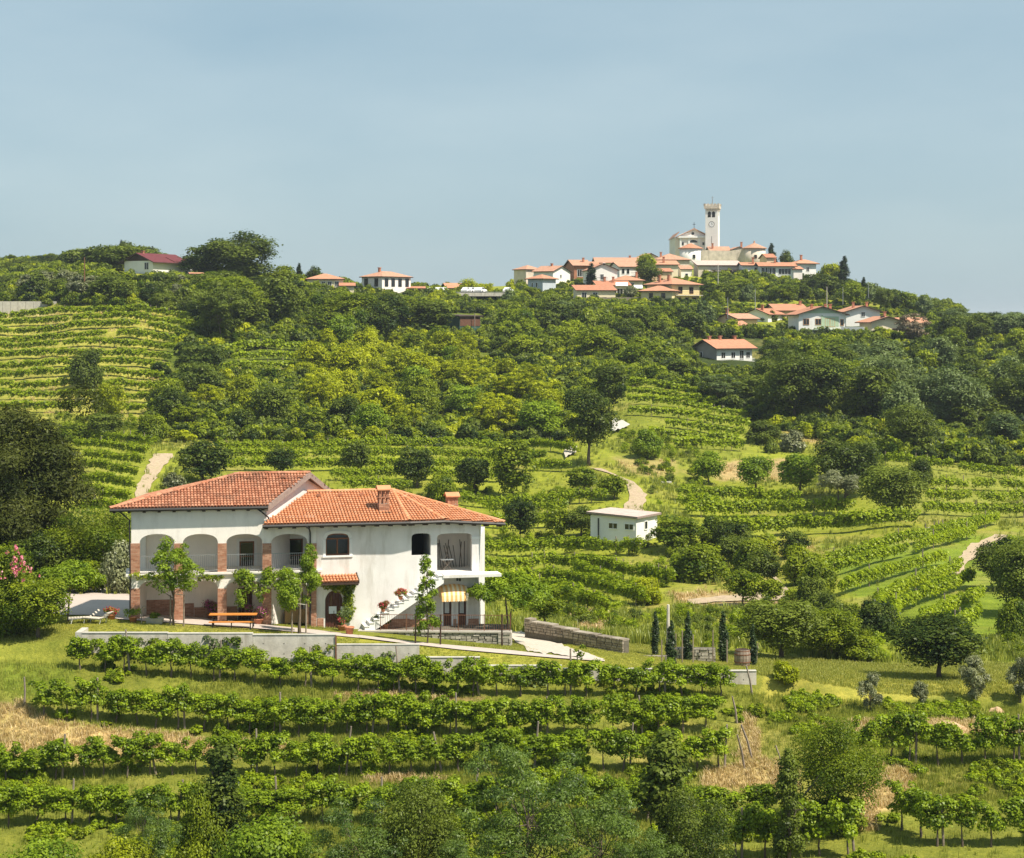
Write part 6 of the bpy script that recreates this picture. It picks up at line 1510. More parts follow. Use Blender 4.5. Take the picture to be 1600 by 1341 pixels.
for a in ((800, 778, 680, 78, 'leaf_mid', 'tall', 'tall dark tree in the vines behind the right roof'), (812, 846, 776, 58, 'leaf_forest', 'round', 'dark round tree just right of the farmhouse roof corner'),
          (876, 842, 792, 50, 'leaf_mid', 'round', 'tree left of the white hut'), (908, 838, 788, 60, 'leaf_forest', 'round', 'dark tree touching the left side of the white hut'),
          (912, 772, 728, 54, 'leaf_mid', 'round', 'round tree left of the dirt track above the hut'), (960, 780, 742, 50, 'leaf_mid', 'round', 'fig tree beside the dirt track above the hut'),
          (652, 762, 698, 66, 'leaf_forest', 'round', 'open tree in the vines above the tall chimney'), (742, 772, 712, 62, 'leaf_forest', 'round', 'open tree in the vines above the squat chimney'),
          (690, 786, 735, 58, 'leaf_mid', 'bush', 'bushy tree right behind the squat chimney'), (560, 740, 690, 50, 'leaf_forest', 'round', 'small dark tree in the vines above the left gable'),
          (438, 742, 700, 50, 'leaf_forest', 'round', 'small tree in the vines above the long roof'),
          (316, 758, 686, 92, 'leaf_forest', 'round', 'dark tree right of the steep dirt track'), (272, 766, 732, 44, 'leaf_olive', 'bush', 'grey shrub beside the steep dirt track'),
          (1012, 716, 664, 54, 'leaf_bright', 'bush', 'pale round fig bush left of the hill vineyard'), (1106, 757, 703, 56, 'leaf_bright', 'round', 'first pale fig tree of the bare slope from the track'),
          (1181, 766, 710, 62, 'leaf_bright', 'round', 'second pale fig tree of the bare slope'), (1251, 774, 706, 72, 'leaf_bright', 'round', 'largest pale fig tree of the bare slope'),
          (1190, 694, 653, 66, 'leaf_forest', 'bush', 'dark laurel at the end of the hill vineyard'), (1205, 708, 684, 30, 'leaf_forest', 'bush', 'clipped dark shrub below the laurel'),
          (1238, 706, 668, 46, 'leaf_olive', 'bush', 'grey lavender coloured bush on the dry bank'), (1322, 778, 682, 120, 'leaf_forest', 'round', 'broad soft green tree behind the umbrella topped tree'),
          (1310, 806, 732, 74, 'leaf_olive', 'parasol', 'umbrella topped grey tree with bare straight trunk'), (1396, 812, 724, 108, 'leaf_forest', 'round', 'massive dark evergreen at the end of the long vine rows'),
          (1436, 762, 712, 52, 'leaf_forest', 'bush', 'feathery dark shrub above the massive evergreen'),
          (1062, 864, 806, 84, 'leaf_mid', 'round', 'bushy tree hiding the right end of the hut'), (1142, 868, 812, 68, 'leaf_forest', 'round', 'dark tree in the vine bank right of the hut'),
          (1092, 906, 840, 112, 'leaf_mid', 'bush', 'wide thicket tree below the hut'), (1160, 946, 888, 68, 'leaf_mid', 'round', 'round topped fruit tree with clear trunk on the track bank'),
          (1203, 944, 902, 46, 'leaf_mid', 'round', 'smaller fruit tree right of the round topped one'), (1236, 944, 918, 34, 'leaf_mid', 'round', 'smallest fruit tree at the track corner'),
          (1010, 945, 895, 60, 'leaf_yellow', 'bush', 'yellowish thicket at the end of the near vines'), (1275, 935, 870, 70, 'leaf_mid', 'bush', 'thicket at the foot of the fan shaped vine rows'),
          (920, 728, 598, 92, 'leaf_forest', 'tall', 'tall tree with reddish bare trunk above the ramp'), (952, 650, 566, 64, 'leaf_forest', 'tall', 'dark tree behind the tall reddish trunk'),
          (1562, 922, 838, 92, 'leaf_forest', 'round', 'dark olive coloured tree at the right end of the fan rows'), (1596, 962, 838, 120, 'leaf_forest', 'round', 'tangled tree at the right frame edge'),
          (1586, 1000, 930, 60, 'leaf_mid', 'bush', 'low thicket below the tangled right edge tree'),
          (136, 606, 540, 64, 'leaf_forest', 'bush', 'dark bush standing in the upper left vines'), (172, 668, 596, 56, 'leaf_yellow', 'round', 'yellow flowering chestnut in the left vines'),
          (168, 690, 645, 62, 'leaf_forest', 'round', 'dark round tree under the flowering chestnut'), (268, 650, 582, 66, 'leaf_mid', 'bush', 'bushy tree at the right end of the left vines'),
          (240, 690, 640, 60, 'leaf_mid', 'bush', 'hedge tree above the steep dirt track'), (110, 690, 655, 70, 'leaf_mid', 'bush', 'pale thicket right above the big pine'),
          (645, 700, 683, 24, 'leaf_bluish', 'olive', 'small silvery olive left of a pair under the wood'), (684, 702, 686, 26, 'leaf_bluish', 'olive', 'small silvery olive right of a pair under the wood')):
    px, b, t, w, lm, kd, lab = a
    T(kd, px, b, t, w, lm, lab, 'bush' if kd == 'bush' else 'olive_tree' if kd == 'olive' else 'tree', 'bush' if kd == 'bush' else 'tree', ymin=118)
# skyline individuals
for a in ((372, 0, 362, 132, 'leaf_forest', 'round', 'largest round topped tree on the left skyline', 432), (318, 0, 384, 70, 'leaf_forest', 'round', 'tree at the left shoulder of the largest skyline tree', 436), (440, 0, 414, 60, 'leaf_mid', 'round', 'paler tree at the right shoulder of the largest skyline tree', 434),
          (1319, 0, 399, 22, 'leaf_cypress', 'cypress', 'tall dark cypress standing alone on the right skyline', 545), (1206, 0, 379, 17, 'leaf_cypress', 'cypress', 'dark conifer right of the round tower', 588), (1227, 0, 392, 24, 'leaf_forest', 'round', 'round dark tree between conifer and white cube house', 580),
          (1010, 0, 395, 36, 'leaf_mid', 'round', 'round green tree between the village roofs', 552), (1010, 0, 412, 44, 'leaf_forest', 'round', 'lower green tree under the village roofs', 545), (924, 0, 410, 18, 'leaf_cypress', 'cypress', 'dark conifer left of the white gabled village house', 536),
          (733, 0, 436, 36, 'leaf_yellow', 'round', 'yellowish tree on the parking deck left', 511), (756, 0, 439, 32, 'leaf_yellow', 'parasol', 'yellowish tree with dark trunk on the parking deck right', 510),
          (1298, 0, 411, 42, 'leaf_yellow', 'round', 'light green tree beside the lone cypress', 550), (1350, 0, 432, 14, 'leaf_cypress', 'cypress', 'small pointed cypress right of the tall one', 525), (468, 0, 410, 14, 'leaf_cypress', 'cypress', 'pointed conifer behind the cream skyline house', 478), (490, 0, 417, 30, 'leaf_forest', 'round', 'flat topped tree behind the cream skyline house', 480),
          (985, 0, 446, 24, 'leaf_olive', 'round', 'round olive in front of the orange gabled terrace', 506), (190, 0, 374, 12, 'leaf_cypress', 'cypress', 'tiny pointed conifer on the far left skyline', 640), (1425, 0, 487, 60, 'leaf_dead', 'feather', 'bare brown tree below the right houses', 432)):
    px, b, t, w, lm, kd, lab, Y = a
    T(kd, px, 0, t, w, lm, lab, 'cypress' if kd == 'cypress' else 'tree', 'tree', Y=Y)
# foreground growth at the lower edge
for a in ((345, 1158, 100, 'leaf_forest', 'column', 'dark ivy clad tree stump in the lower left rows', 79.5), (318, 1215, 110, 'leaf_mid', 'bush', 'leafy growth round the ivy clad stump', 78.5), (230, 1236, 130, 'leaf_locust', 'feather', 'soft green sapling left of the ivy clad stump', 76.5),
          (60, 1292, 190, 'leaf_bright', 'bush', 'bright shrub in the lower left corner', 74), (190, 1288, 150, 'leaf_yellow', 'bush', 'bright shrub second from the lower left corner', 74.5), (420, 1270, 210, 'leaf_bright', 'bush', 'bright green shrub right below the ivy clad stump', 74), (560, 1236, 190, 'leaf_locust', 'feather', 'feathery locust left of the dark rounded tree', 73),
          (650, 1218, 150, 'leaf_forest', 'round', 'dark rounded tree at the lower centre', 74), (822, 1150, 250, 'leaf_locust', 'feather', 'open locust tree with visible bare trunk at lower centre', 74), (940, 1215, 220, 'leaf_locust', 'feather', 'feathery locust left of the dark column tree', 72),
          (1040, 1142, 118, 'leaf_forest', 'column', 'dark upright tree at the right end of the lower rows', 76), (1085, 1235, 150, 'leaf_forest', 'round', 'dark tree leaning on the upright one', 73.5), (740, 1290, 170, 'leaf_locust', 'feather', 'low locust between dark tree and open locust', 72), (1000, 1290, 150, 'leaf_locust', 'feather', 'low locust in front of the dark upright tree', 71)):
    px, t, w, lm, kd, lab, Y = a
    T(kd, px, 0, t, w, lm, lab, 'bush' if kd == 'bush' else 'tree', 'bush' if kd == 'bush' else 'tree', Y=Y)
T('column', 1232, 0, 1168, 58, 'leaf_forest', 'dark ivy column beside the dead branches at lower right', 'ivy_column', 'plant', Y=81)
T('round', 1308, 1300, 1122, 160, 'leaf_mid', 'leafy cherry tree with dead branches at lower right', 'cherry_tree', var=0)
T('bush', 1305, 1300, 1235, 110, 'leaf_mid', 'low suckers round the foot of the cherry tree', 'bush', 'bush')
dp = G(1300, 1296); db = thing('dead_branches', 'pale bare dead branches lying against the cherry tree', 'branch', dp); mb = MB(tuple(dp))
for (x0, y0, x1, y1) in ((1258, 1240, 1308, 1185), (1255, 1245, 1290, 1212), (1290, 1247, 1345, 1218), (1212, 1165, 1222, 1200)):
    a, b = W(x0, y0, 84.6), W(x1, y1, 84.2); mb.tube([a, a.lerp(b, .5) + Vector((0, 0, .12)), b], [.035, .028, .01], 5)
mb.build('branch', 'wood_weathered', db)

# --- woods
FO_, MI_, YE_, BL_ = 'leaf_forest', 'leaf_mid', 'leaf_yellow', 'leaf_bluish'
VILL = [(895, 395), (1100, 395), (1280, 400), (1280, 432), (1095, 440), (1100, 476), (900, 476), (800, 440)]
HOUSES_R = [(1085, 520), (1192, 520), (1192, 578), (1085, 578)]
HOUSES_R2 = [(1120, 500), (1450, 505), (1450, 524), (1240, 526), (1120, 513)]
CAP_L = [(-100, 424), (0, 424), (100, 418), (180, 424), (300, 424), (306, 420), (440, 428), (478, 449), (540, 452), (562, 452), (640, 454), (652, 466), (690, 466), (700, 470), (760, 472), (800, 462), (830, 446)]
CAP_V = [(780, 455), (806, 436), (830, 446), (870, 452), (900, 470), (1000, 474), (1098, 480), (1102, 436), (1160, 434), (1240, 436), (1275, 430), (1300, 420), (1340, 434), (1400, 448), (1440, 452), (1485, 470), (1600, 490)]
CAP_R = [(900, 500), (1000, 530), (1075, 560), (1084, 579), (1194, 579), (1200, 528), (1245, 524), (1335, 528), (1340, 518), (1362, 524), (1450, 528), (1462, 500), (1490, 470), (1530, 488), (1600, 484)]
CAP_R2 = [(780, 462), (900, 498), (1000, 520), (1070, 532), (1086, 562), (1100, 562), (1118, 508), (1190, 512), (1200, 508), (1240, 520), (1335, 524), (1360, 518), (1448, 522), (1456, 470), (1485, 470), (1600, 490)]
fill([(300, 440), (470, 436), (560, 462), (690, 478), (690, 520), (640, 560), (500, 532), (340, 540), (300, 500)], 46, [('round', FO_), ('tall', FO_), ('round', FO_), ('bush', MI_), ('feather', FO_), ('tall', MI_)], (5.0, 12.5), (.85, 1.15), [(420, 'the wood under the largest skyline tree'), (545, 'the wood under the low cream skyline house'), (9999, 'the wood under the hotel')], 'trees of the wood under the hotel', 3.8, seed=5, cap=CAP_L)
fill([(250, 590), (350, 596), (540, 585), (700, 600), (880, 640), (890, 690), (640, 694), (360, 690), (250, 680)], 46, [('round', MI_), ('round', FO_), ('bush', YE_), ('round', YE_), ('tall', MI_), ('feather', MI_), ('round', 'leaf_bright'), ('feather', YE_)], (3.2, 7.6), (.9, 1.25), [(400, 'the wooded belt above the steep track'), (540, 'the wooded belt above the left gable'), (700, 'the wooded belt above the tall chimney'), (9999, 'the wooded belt left of the bare trunked tree')], 'trees of the belt above the middle vines', 3.2, seed=6)
fill([(480, 525), (640, 540), (780, 585), (885, 632), (880, 650), (700, 612), (560, 590), (540, 560)], 26, [('round', YE_), ('bush', YE_), ('feather', YE_), ('round', 'leaf_bright'), ('feather', MI_)], (4.0, 7.0), (.9, 1.2), [(620, 'the yellow green bank under the hotel wood'), (740, 'the yellow green bank under the tin shed'), (9999, 'the yellow green bank above the ramp')], 'yellow green trees on the middle bank', 3.4, seed=7)
fill([(800, 452), (900, 478), (1100, 485), (1105, 446), (1230, 440), (1310, 440), (1480, 492), (1480, 500), (1250, 470), (1110, 480), (1100, 530), (950, 545), (780, 515)], 80, [('round', FO_), ('round', MI_), ('bush', BL_), ('tall', FO_), ('bush', MI_)], (4.0, 7.5), (.85, 1.15), [(900, 'the slope below the left village end'), (1000, 'the slope below the long cream house'), (1110, 'the slope below the yellow balconied house'), (1240, 'the slope below the pergola inn'), (1330, 'the slope below the white cube house'), (9999, 'the slope right of the lone cypress')], 'trees on the village hillside', 3.0, seed=8, avoid=(VILL, HOUSES_R, HOUSES_R2), cap=CAP_V)
fill([(770, 520), (880, 540), (1000, 545), (1090, 560), (1090, 580), (1000, 590), (960, 570), (880, 560), (800, 575), (760, 545)], 22, [('round', FO_), ('round', MI_), ('bush', MI_)], (4.5, 10), (.9, 1.2), [(880, 'the wood right of the log palisade'), (980, 'the wood above the dark hill trees'), (9999, 'the wood left of the grey gabled house')], 'trees of the wood between shed and grey gabled house', 3.8, seed=18, cap=CAP_R2, avoid=(HOUSES_R,))
fill([(1190, 532), (1250, 532), (1450, 534), (1470, 500), (1600, 505), (1720, 515), (1720, 735), (1420, 722), (1210, 668), (1010, 596), (1080, 582), (1190, 582)], 84, [('round', FO_), ('tall', FO_), ('round', BL_), ('round', FO_), ('tall', BL_), ('round', MI_), ('feather', BL_), ('tall', FO_)], (5.0, 12.5), (.8, 1.15), [(1200, 'the deep wood below the grey gabled house'), (1330, 'the deep wood below the green gabled house'), (1450, 'the deep wood below the far right cream house'), (1540, 'the deep wood under the ridge end'), (9999, 'the deep wood at the right frame edge')], 'trees of the wood below the right houses', 4.0, seed=9, avoid=(HOUSES_R,), cap=CAP_R)
fill([(0, 430), (290, 436), (300, 492), (100, 474), (90, 468), (0, 462)], 34, [('round', FO_), ('bush', MI_), ('olive', 'leaf_olive'), ('bush', FO_)], (3.5, 6.5), (.9, 1.2), [(110, 'the hedge bank above the stained concrete wall'), (200, 'the hedge bank left of the maroon roofed house'), (9999, 'the hedge bank below the maroon roofed house')], 'trees of the bank below the maroon roofed house', 3.0, seed=10, cap=CAP_L)
fill([(1084, 579), (1194, 579), (1194, 616), (1084, 616)], 14, [('bush', MI_), ('round', FO_), ('bush', FO_)], (2.4, 4.5), (1.0, 1.3), [(9999, 'the clearing before the grey gabled house')], 'bushes before the grey gabled house', 2.0, 'bush', 'bush', seed=21, cap=[(1080, 568), (1110, 570), (1200, 572)], hmin=.9)
fill([(1190, 488), (1246, 488), (1246, 512), (1190, 512)], 8, [('bush', MI_), ('bush', FO_)], (1.5, 3), (1.0, 1.3), [(9999, 'the gap left of the green gabled house')], 'bushes left of the green gabled house', 2.0, 'bush', 'bush', seed=22, hmin=.8)
fill([(-60, 418), (100, 412), (200, 405), (262, 408), (300, 424), (-60, 436)], 30, [('round', FO_), ('tall', FO_)], (6, 11), (.9, 1.2), [(90, 'the distant wood at the left frame edge'), (190, 'the distant wood left of the maroon roof'), (9999, 'the distant wood behind the maroon roof')], 'trees of the distant left wood', 4, seed=11, cap=[(-100, 408), (0, 404), (60, 398), (110, 388), (160, 384), (200, 376), (230, 378), (256, 392), (300, 404)])
fill([(1480, 498), (1700, 506), (1700, 520), (1490, 520)], 18, [('round', BL_), ('tall', BL_)], (6, 11), (.8, 1.1), [(1560, 'the ridge end left part'), (9999, 'the ridge end at the frame edge')], 'trees on the right end of the ridge', 4.5, seed=12, cap=[(1480, 475), (1520, 488), (1600, 482), (1700, 480)])
fill([(640, 466), (800, 472), (800, 494), (760, 490), (680, 488)], 14, [('round', MI_), ('round', FO_)], (3.5, 6.5), (.9, 1.1), [(700, 'the strip of wood before the deck left half'), (9999, 'the strip of wood before the deck right half')], 'trees in front of the parking deck', 3.6, seed=13, cap=CAP_L)
fill([(1040, 850), (1240, 850), (1270, 920), (1080, 918)], 9, [('bush', MI_), ('round', FO_), ('bush', YE_)], (2.2, 4.2), (1.0, 1.3), [(1150, 'the scrub bank under the hut'), (9999, 'the scrub bank left of the fan shaped rows')], 'scrub bushes between hut and track', 3, 'bush', 'bush', seed=14)
fill([(1250, 935), (1330, 945), (1400, 1030), (1280, 1040)], 8, [('bush', MI_), ('round', MI_), ('bush', FO_)], (2, 3.6), (1.0, 1.3), [(9999, 'the scrub behind the broad walnut')], 'scrub bushes behind the broad walnut', 2.2, 'bush', 'bush', seed=15)
# of the wood trees the largest in the picture stand one by one, the rest as one mass of woodland
FILLQ.sort(key=lambda q: -q[0]); REST = []
nt_ = sum(1 for o in bpy.data.objects if o.get('category') == 'tree')
for q in FILLQ:
    if q[8] == 'tree' and nt_ >= 296: REST.append(q); continue
    nt_ += q[8] == 'tree'; put(q[1], q[2], q[3], q[4], q[5], q[6], q[7], q[8], q[9])
print('trees', NT[0], 'as woodland', len(REST))

# --- stuff scattered by geometry nodes: points carry turn, size and which piece
HID = bpy.data.collections.new('pieces')                      # holds the pieces; never linked to the scene
def scatter(name, P, rot, scl, idx, meshes, label=None):
    P = np.asarray(P, float); n = len(P)
    me = bpy.data.meshes.new(name); me.vertices.add(n); me.vertices.foreach_set('co', P.astype(np.float32).ravel())
    for nm, ty, a in (('turn', 'FLOAT', rot), ('which', 'INT', idx)):
        at = me.attributes.new(nm, ty, 'POINT'); at.data.foreach_set('value', np.asarray(a, np.float32 if ty == 'FLOAT' else np.int32))
    at = me.attributes.new('size', 'FLOAT_VECTOR', 'POINT'); at.data.foreach_set('vector', np.asarray(scl, np.float32).ravel())
    ob = inst(name, me); tag(ob, label=label, kind='stuff')
    g = bpy.data.node_groups.new(name, 'GeometryNodeTree'); g.interface.new_socket('Geometry', in_out='INPUT', socket_type='NodeSocketGeometry'); g.interface.new_socket('Geometry', in_out='OUTPUT', socket_type='NodeSocketGeometry')
    i = g.nodes.new('NodeGroupInput'); o = g.nodes.new('NodeGroupOutput'); ip = g.nodes.new('GeometryNodeInstanceOnPoints'); jn = g.nodes.new('GeometryNodeJoinGeometry')
    for m in reversed(meshes):
        po = bpy.data.objects.new(name + '_piece', m); HID.objects.link(po)
        oi = g.nodes.new('GeometryNodeObjectInfo'); oi.inputs['Object'].default_value = po; oi.inputs['As Instance'].default_value = False
        gi = g.nodes.new('GeometryNodeGeometryToInstance'); g.links.new(oi.outputs['Geometry'], gi.inputs[0]); g.links.new(gi.outputs[0], jn.inputs[0])
    def attr(nm, ty):
        a = g.nodes.new('GeometryNodeInputNamedAttribute'); a.data_type = ty; a.inputs['Name'].default_value = nm; return a.outputs[0]
    cx_ = g.nodes.new('ShaderNodeCombineXYZ'); g.links.new(attr('turn', 'FLOAT'), cx_.inputs[2])
    g.links.new(i.outputs[0], ip.inputs['Points']); g.links.new(jn.outputs[0], ip.inputs['Instance']); ip.inputs['Pick Instance'].default_value = True
    g.links.new(attr('which', 'INT'), ip.inputs['Instance Index']); g.links.new(cx_.outputs[0], ip.inputs['Rotation']); g.links.new(attr('size', 'FLOAT_VECTOR'), ip.inputs['Scale'])
    g.links.new(ip.outputs[0], o.inputs[0])
    md = ob.modifiers.new('scatter', 'NODES'); md.node_group = g
    return ob
def tuft(seed, n, h, spread, w, mat, lean=.35):
    rng = np.random.default_rng(seed); V = []; Q = []; tn = []
    for k in range(n):
        a = rng.uniform(0, 6.28); b = rng.uniform(0, 6.28); base = np.array([math.cos(a), math.sin(a), 0]) * rng.uniform(0, spread); hh = h * rng.uniform(.55, 1.15); d = np.array([math.cos(b), math.sin(b), 0]); s = np.array([-d[1], d[0], 0]) * w * .5
        le = rng.uniform(.1, 1) * lean * hh; m = base + d * le * .35 + np.array([0, 0, hh * .6]); t = base + d * le + np.array([0, 0, hh])
        i = len(V); V += [base - s, base + s, m + s * .8, m - s * .8, t + s * .15, t - s * .15]; Q += [(i, i + 1, i + 2, i + 3), (i + 3, i + 2, i + 4, i + 5)]; tn += [rng.random()] * 6
    return np_mesh('tuft', np.array(V), np.array(Q), np.array(tn), mat)
RG = np.random.default_rng(5)
def sample_ground(n, pxr, Yr, log=False):
    Y = np.exp(RG.uniform(math.log(Yr[0]), math.log(Yr[1]), n)) if log else np.sqrt(RG.uniform(Yr[0] ** 2, Yr[1] ** 2, n))
    px = RG.uniform(pxr[0], pxr[1], n); X = (px - CX) / F * Y; z = gz(X, Y)
    j, i, a, b = _idx(X, Y); c = GCOL[j, i]
    return np.stack([X, Y, z], 1), px, HY - z * F / Y, c
def three(s, j=.25, k=None):
    n = len(s); return np.stack([s * RG.uniform(1 - j, 1 + j, n), s * RG.uniform(1 - j, 1 + j, n), s * (RG.uniform(.7, 1.35, n) if k is None else k)], 1)
PK = sorted({(q[1], q[5]) for q in REST}); PKM = []
for kd, lm in PK: PKM.append(proto(kd, 2, 0, lm)); PKM.append(proto(kd, 2, 1, lm))
if REST:
    ix_ = [PK.index((q[1], q[5])) * 2 + RT.randrange(2) for q in REST]
    scatter('woodland', [(q[2].x, q[2].y, q[2].z - .1) for q in REST], [RT.uniform(0, 6.28) for q in REST], [(q[4] / PKM[i][3], q[4] / PKM[i][3], q[3] / PKM[i][2]) for q, i in zip(REST, ix_)], ix_, [m[0] for m in PKM], 'smaller distant trees filling the woods')
# near grass below the wall and on the banks
P, px, py, c = sample_ground(96000, (-220, 1820), (73, 102.3))
dry = (c[:, 0] > .30) & (c[:, 2] > .085); tall = RG.random(len(P)) < np.clip(vnoise(P[:, 0], P[:, 1], 5, 77) * 2 + .45, .1, 1)
keep = tall
g_tufts = [tuft(k, 9, .20, .17, .018, 'grass_green') for k in range(4)]
d_tufts = [tuft(20 + k, 9, .20, .20, .02, 'grass_dry', .9) for k in range(3)]
m = keep & ~dry; scatter('grass', P[m], RG.uniform(0, 6.28, m.sum()), three(RG.uniform(.6, 1.35, m.sum())), RG.integers(0, 4, m.sum()), g_tufts, 'tall green grass between the near vine rows')
m = dry; scatter('dry_grass', P[m], RG.uniform(0, 6.28, m.sum()), three(RG.uniform(.6, 1.3, m.sum())), RG.integers(0, 3, m.sum()), d_tufts, 'dry straw coloured mown grass on the near banks')
# broad leafed weeds, single and in patches
P, px, py, c = sample_ground(18000, (-220, 1820), (73, 102.0))
m = (vnoise(P[:, 0], P[:, 1], 2.6, 91) + .5 * vnoise(P[:, 0], P[:, 1], .8, 92) > .16) & ~((c[:, 0] > .30) & (c[:, 2] > .085))
scatter('weeds', P[m], RG.uniform(0, 6.28, m.sum()), three(RG.uniform(.06, .2, m.sum())), RG.integers(0, 3, m.sum()), [proto('thicket', 3, k, l)[0] for k, l in ((0, 'leaf_mid'), (1, 'leaf_vine'), (2, 'leaf_vine_far'))], 'broad leafed weeds in the grass of the near banks')
# meadow and lawn
P, px, py, c = sample_ground(74000, (-220, 1820), (103.2, 122))
onpath = inpoly(px, py, [(55, 905), (205, 905), (300, 962), (562, 990), (800, 1018), (945, 1028), (945, 1037), (800, 1026), (562, 999), (400, 985), (190, 971), (60, 964)]) | inpoly(px, py, [(795, 985), (820, 985), (945, 1030), (900, 1034), (800, 1005)])
onhouse = inpoly(px, py, [(190, 700), (800, 700), (800, 985), (780, 1008), (565, 1004), (555, 985), (200, 960)])
lawn = (c[:, 0] > .2) & (px < 1185); m = ~onpath & ~onhouse
l_tufts = [tuft(40 + k, 8, .085, .16, .016, 'grass_lawn', .5) for k in range(3)]
scatter('lawn_grass', P[m], RG.uniform(0, 6.28, m.sum()), three(np.where(px[m] > 1185, RG.uniform(.9, 1.9, m.sum()), np.where(lawn[m], RG.uniform(.6, 1.0, m.sum()), RG.uniform(.9, 2.0, m.sum())))), RG.integers(0, 3, m.sum()), l_tufts, 'short mown grass of the lawn and meadow')
# middle distance rough grass
P, px, py, c = sample_ground(126000, (-180, 1780), (123, 430), True)
tr_ = np.zeros(len(P), bool)
for q in ([(230, 705), (280, 705), (262, 730), (235, 778), (198, 778), (215, 745)], [(915, 730), (945, 730), (1000, 752), (1014, 780), (1010, 805), (965, 805), (975, 765), (945, 745)], [(1070, 935), (1200, 922), (1210, 898), (1250, 934), (1200, 946), (1075, 948)], [(1555, 832), (1585, 836), (1512, 890), (1476, 892), (1488, 868)], [(870, 700), (905, 698), (905, 716), (880, 722)], [(952, 652), (988, 666), (958, 682)], [(60, 900), (210, 900), (210, 960), (60, 965)]): tr_ |= inpoly(px, py, q)
wood = c.sum(1) < .22
m = (~tr_ | (RG.random(len(P)) < .16)) & ~wood & (RG.random(len(P)) < np.clip(vnoise(P[:, 0], P[:, 1], 7, 78) * 2 + .5, .08, 1))
dm = m & (c[:, 0] > .33)
m = m & ~dm & ~(inpoly(px, py, [(1250, 870), (1560, 810), (1560, 1000), (1360, 1000)]) & (RG.random(len(P)) < .8))
b_tufts = [tuft(60 + k, 9, .42, .24, .05, 'grass_green', .5) for k in range(4)]
vz = np.zeros(len(P), bool)
for q in ([(-60, 490), (310, 490), (250, 650), (-60, 650)], [(100, 680), (240, 690), (200, 815), (100, 815)], [(330, 695), (905, 700), (890, 775), (520, 775), (330, 740)], [(725, 780), (965, 780), (1050, 870), (1050, 960), (780, 965), (740, 860)], [(970, 575), (1180, 640), (1170, 710), (985, 690)], [(1055, 770), (1440, 775), (1440, 845), (1100, 845)], [(1355, 700), (1660, 740), (1660, 815), (1440, 815)], [(1250, 870), (1560, 810), (1560, 1000), (1360, 1000)]): vz |= inpoly(px, py, q)
m &= ~(vz & (RG.random(len(P)) < .62))
scatter('rough_grass', P[m], RG.uniform(0, 6.28, m.sum()), three(RG.uniform(.6, 1.5, m.sum()) * np.where(vz[m], .7, 1)), RG.integers(0, 4, m.sum()), b_tufts, 'rough grass and weeds on the vineyard terraces')
scatter('dry_grass', P[dm], RG.uniform(0, 6.28, dm.sum()), three(RG.uniform(.5, 1.1, dm.sum())), RG.integers(0, 3, dm.sum()), [tuft(70 + k, 9, .38, .34, .06, 'grass_dry', .8) for k in range(3)], 'dry grass on the vineyard terraces')
# undergrowth of the woods
P, px, py, c = sample_ground(36000, (-80, 1700), (250, 700))
woods = [[(290, 436), (470, 420), (560, 458), (700, 470), (800, 470), (800, 540), (640, 580), (500, 540), (340, 545), (295, 500)], [(240, 580), (350, 592), (540, 580), (760, 580), (900, 640), (900, 694), (640, 696), (360, 692), (240, 690)], [(480, 515), (640, 530), (790, 585), (890, 632), (880, 655), (700, 616), (540, 585)],
         [(800, 450), (900, 476), (1100, 480), (1230, 436), (1330, 440), (1490, 490), (1490, 545), (1250, 560), (1100, 590), (1000, 585), (880, 560), (780, 520)], [(1000, 560), (1180, 580), (1480, 530), (1720, 505), (1720, 740), (1420, 724), (1210, 670), (1010, 594)], [(-80, 400), (300, 400), (310, 494), (100, 472), (0, 466), (-80, 466)], [(640, 455), (800, 462), (800, 500), (690, 488)], [(760, 500), (1000, 530), (1000, 600), (880, 650), (780, 590)], [(1100, 432), (1240, 430), (1340, 415), (1500, 440), (1500, 505), (1450, 472), (1105, 482)], [(-80, 425), (310, 420), (310, 492), (-80, 470)], [(285, 490), (350, 500), (350, 560), (285, 580)], [(820, 436), (1000, 425), (1100, 440), (1105, 474), (830, 474)]]
m = np.zeros(len(P), bool)
for q in woods: m |= inpoly(px, py, q)
m &= ~inpoly(px, py, [(1120, 502), (1450, 508), (1450, 526), (1245, 526), (1120, 514)]) & ~inpoly(px, py, [(170, 400), (310, 400), (310, 440), (170, 440)]) & ~inpoly(px, py, [(1078, 530), (1198, 530), (1198, 572), (1078, 572)]) & ~inpoly(px, py, [(680, 490), (760, 490), (760, 522), (680, 522)]) & ~inpoly(px, py, [(775, 500), (850, 505), (850, 520), (775, 520)])
yl = inpoly(px, py, woods[2])
U = [proto('thicket', 2, k, 'leaf_forest')[0] for k in range(2)] + [proto('thicket', 2, k, 'leaf_mid')[0] for k in range(2)] + [proto('thicket', 2, k, 'leaf_yellow')[0] for k in range(2)]
ix = np.where(yl, RG.integers(2, 6, len(P)), np.where(RG.random(len(P)) < .1, 4, RG.integers(0, 4, len(P))))
scatter('undergrowth', P[m], RG.uniform(0, 6.28, m.sum()), three(RG.uniform(.5, 1.15, m.sum()) * np.where(inpoly(px[m], py[m], woods[-1]) | inpoly(px[m], py[m], [(1120, 470), (1450, 470), (1450, 510), (1120, 510)]) | inpoly(px[m], py[m], [(1070, 560), (1200, 560), (1200, 592), (1070, 592)]), .45, 1)), ix[m], U, 'leafy undergrowth filling the woods between the trees')
print('undergrowth', m.sum())
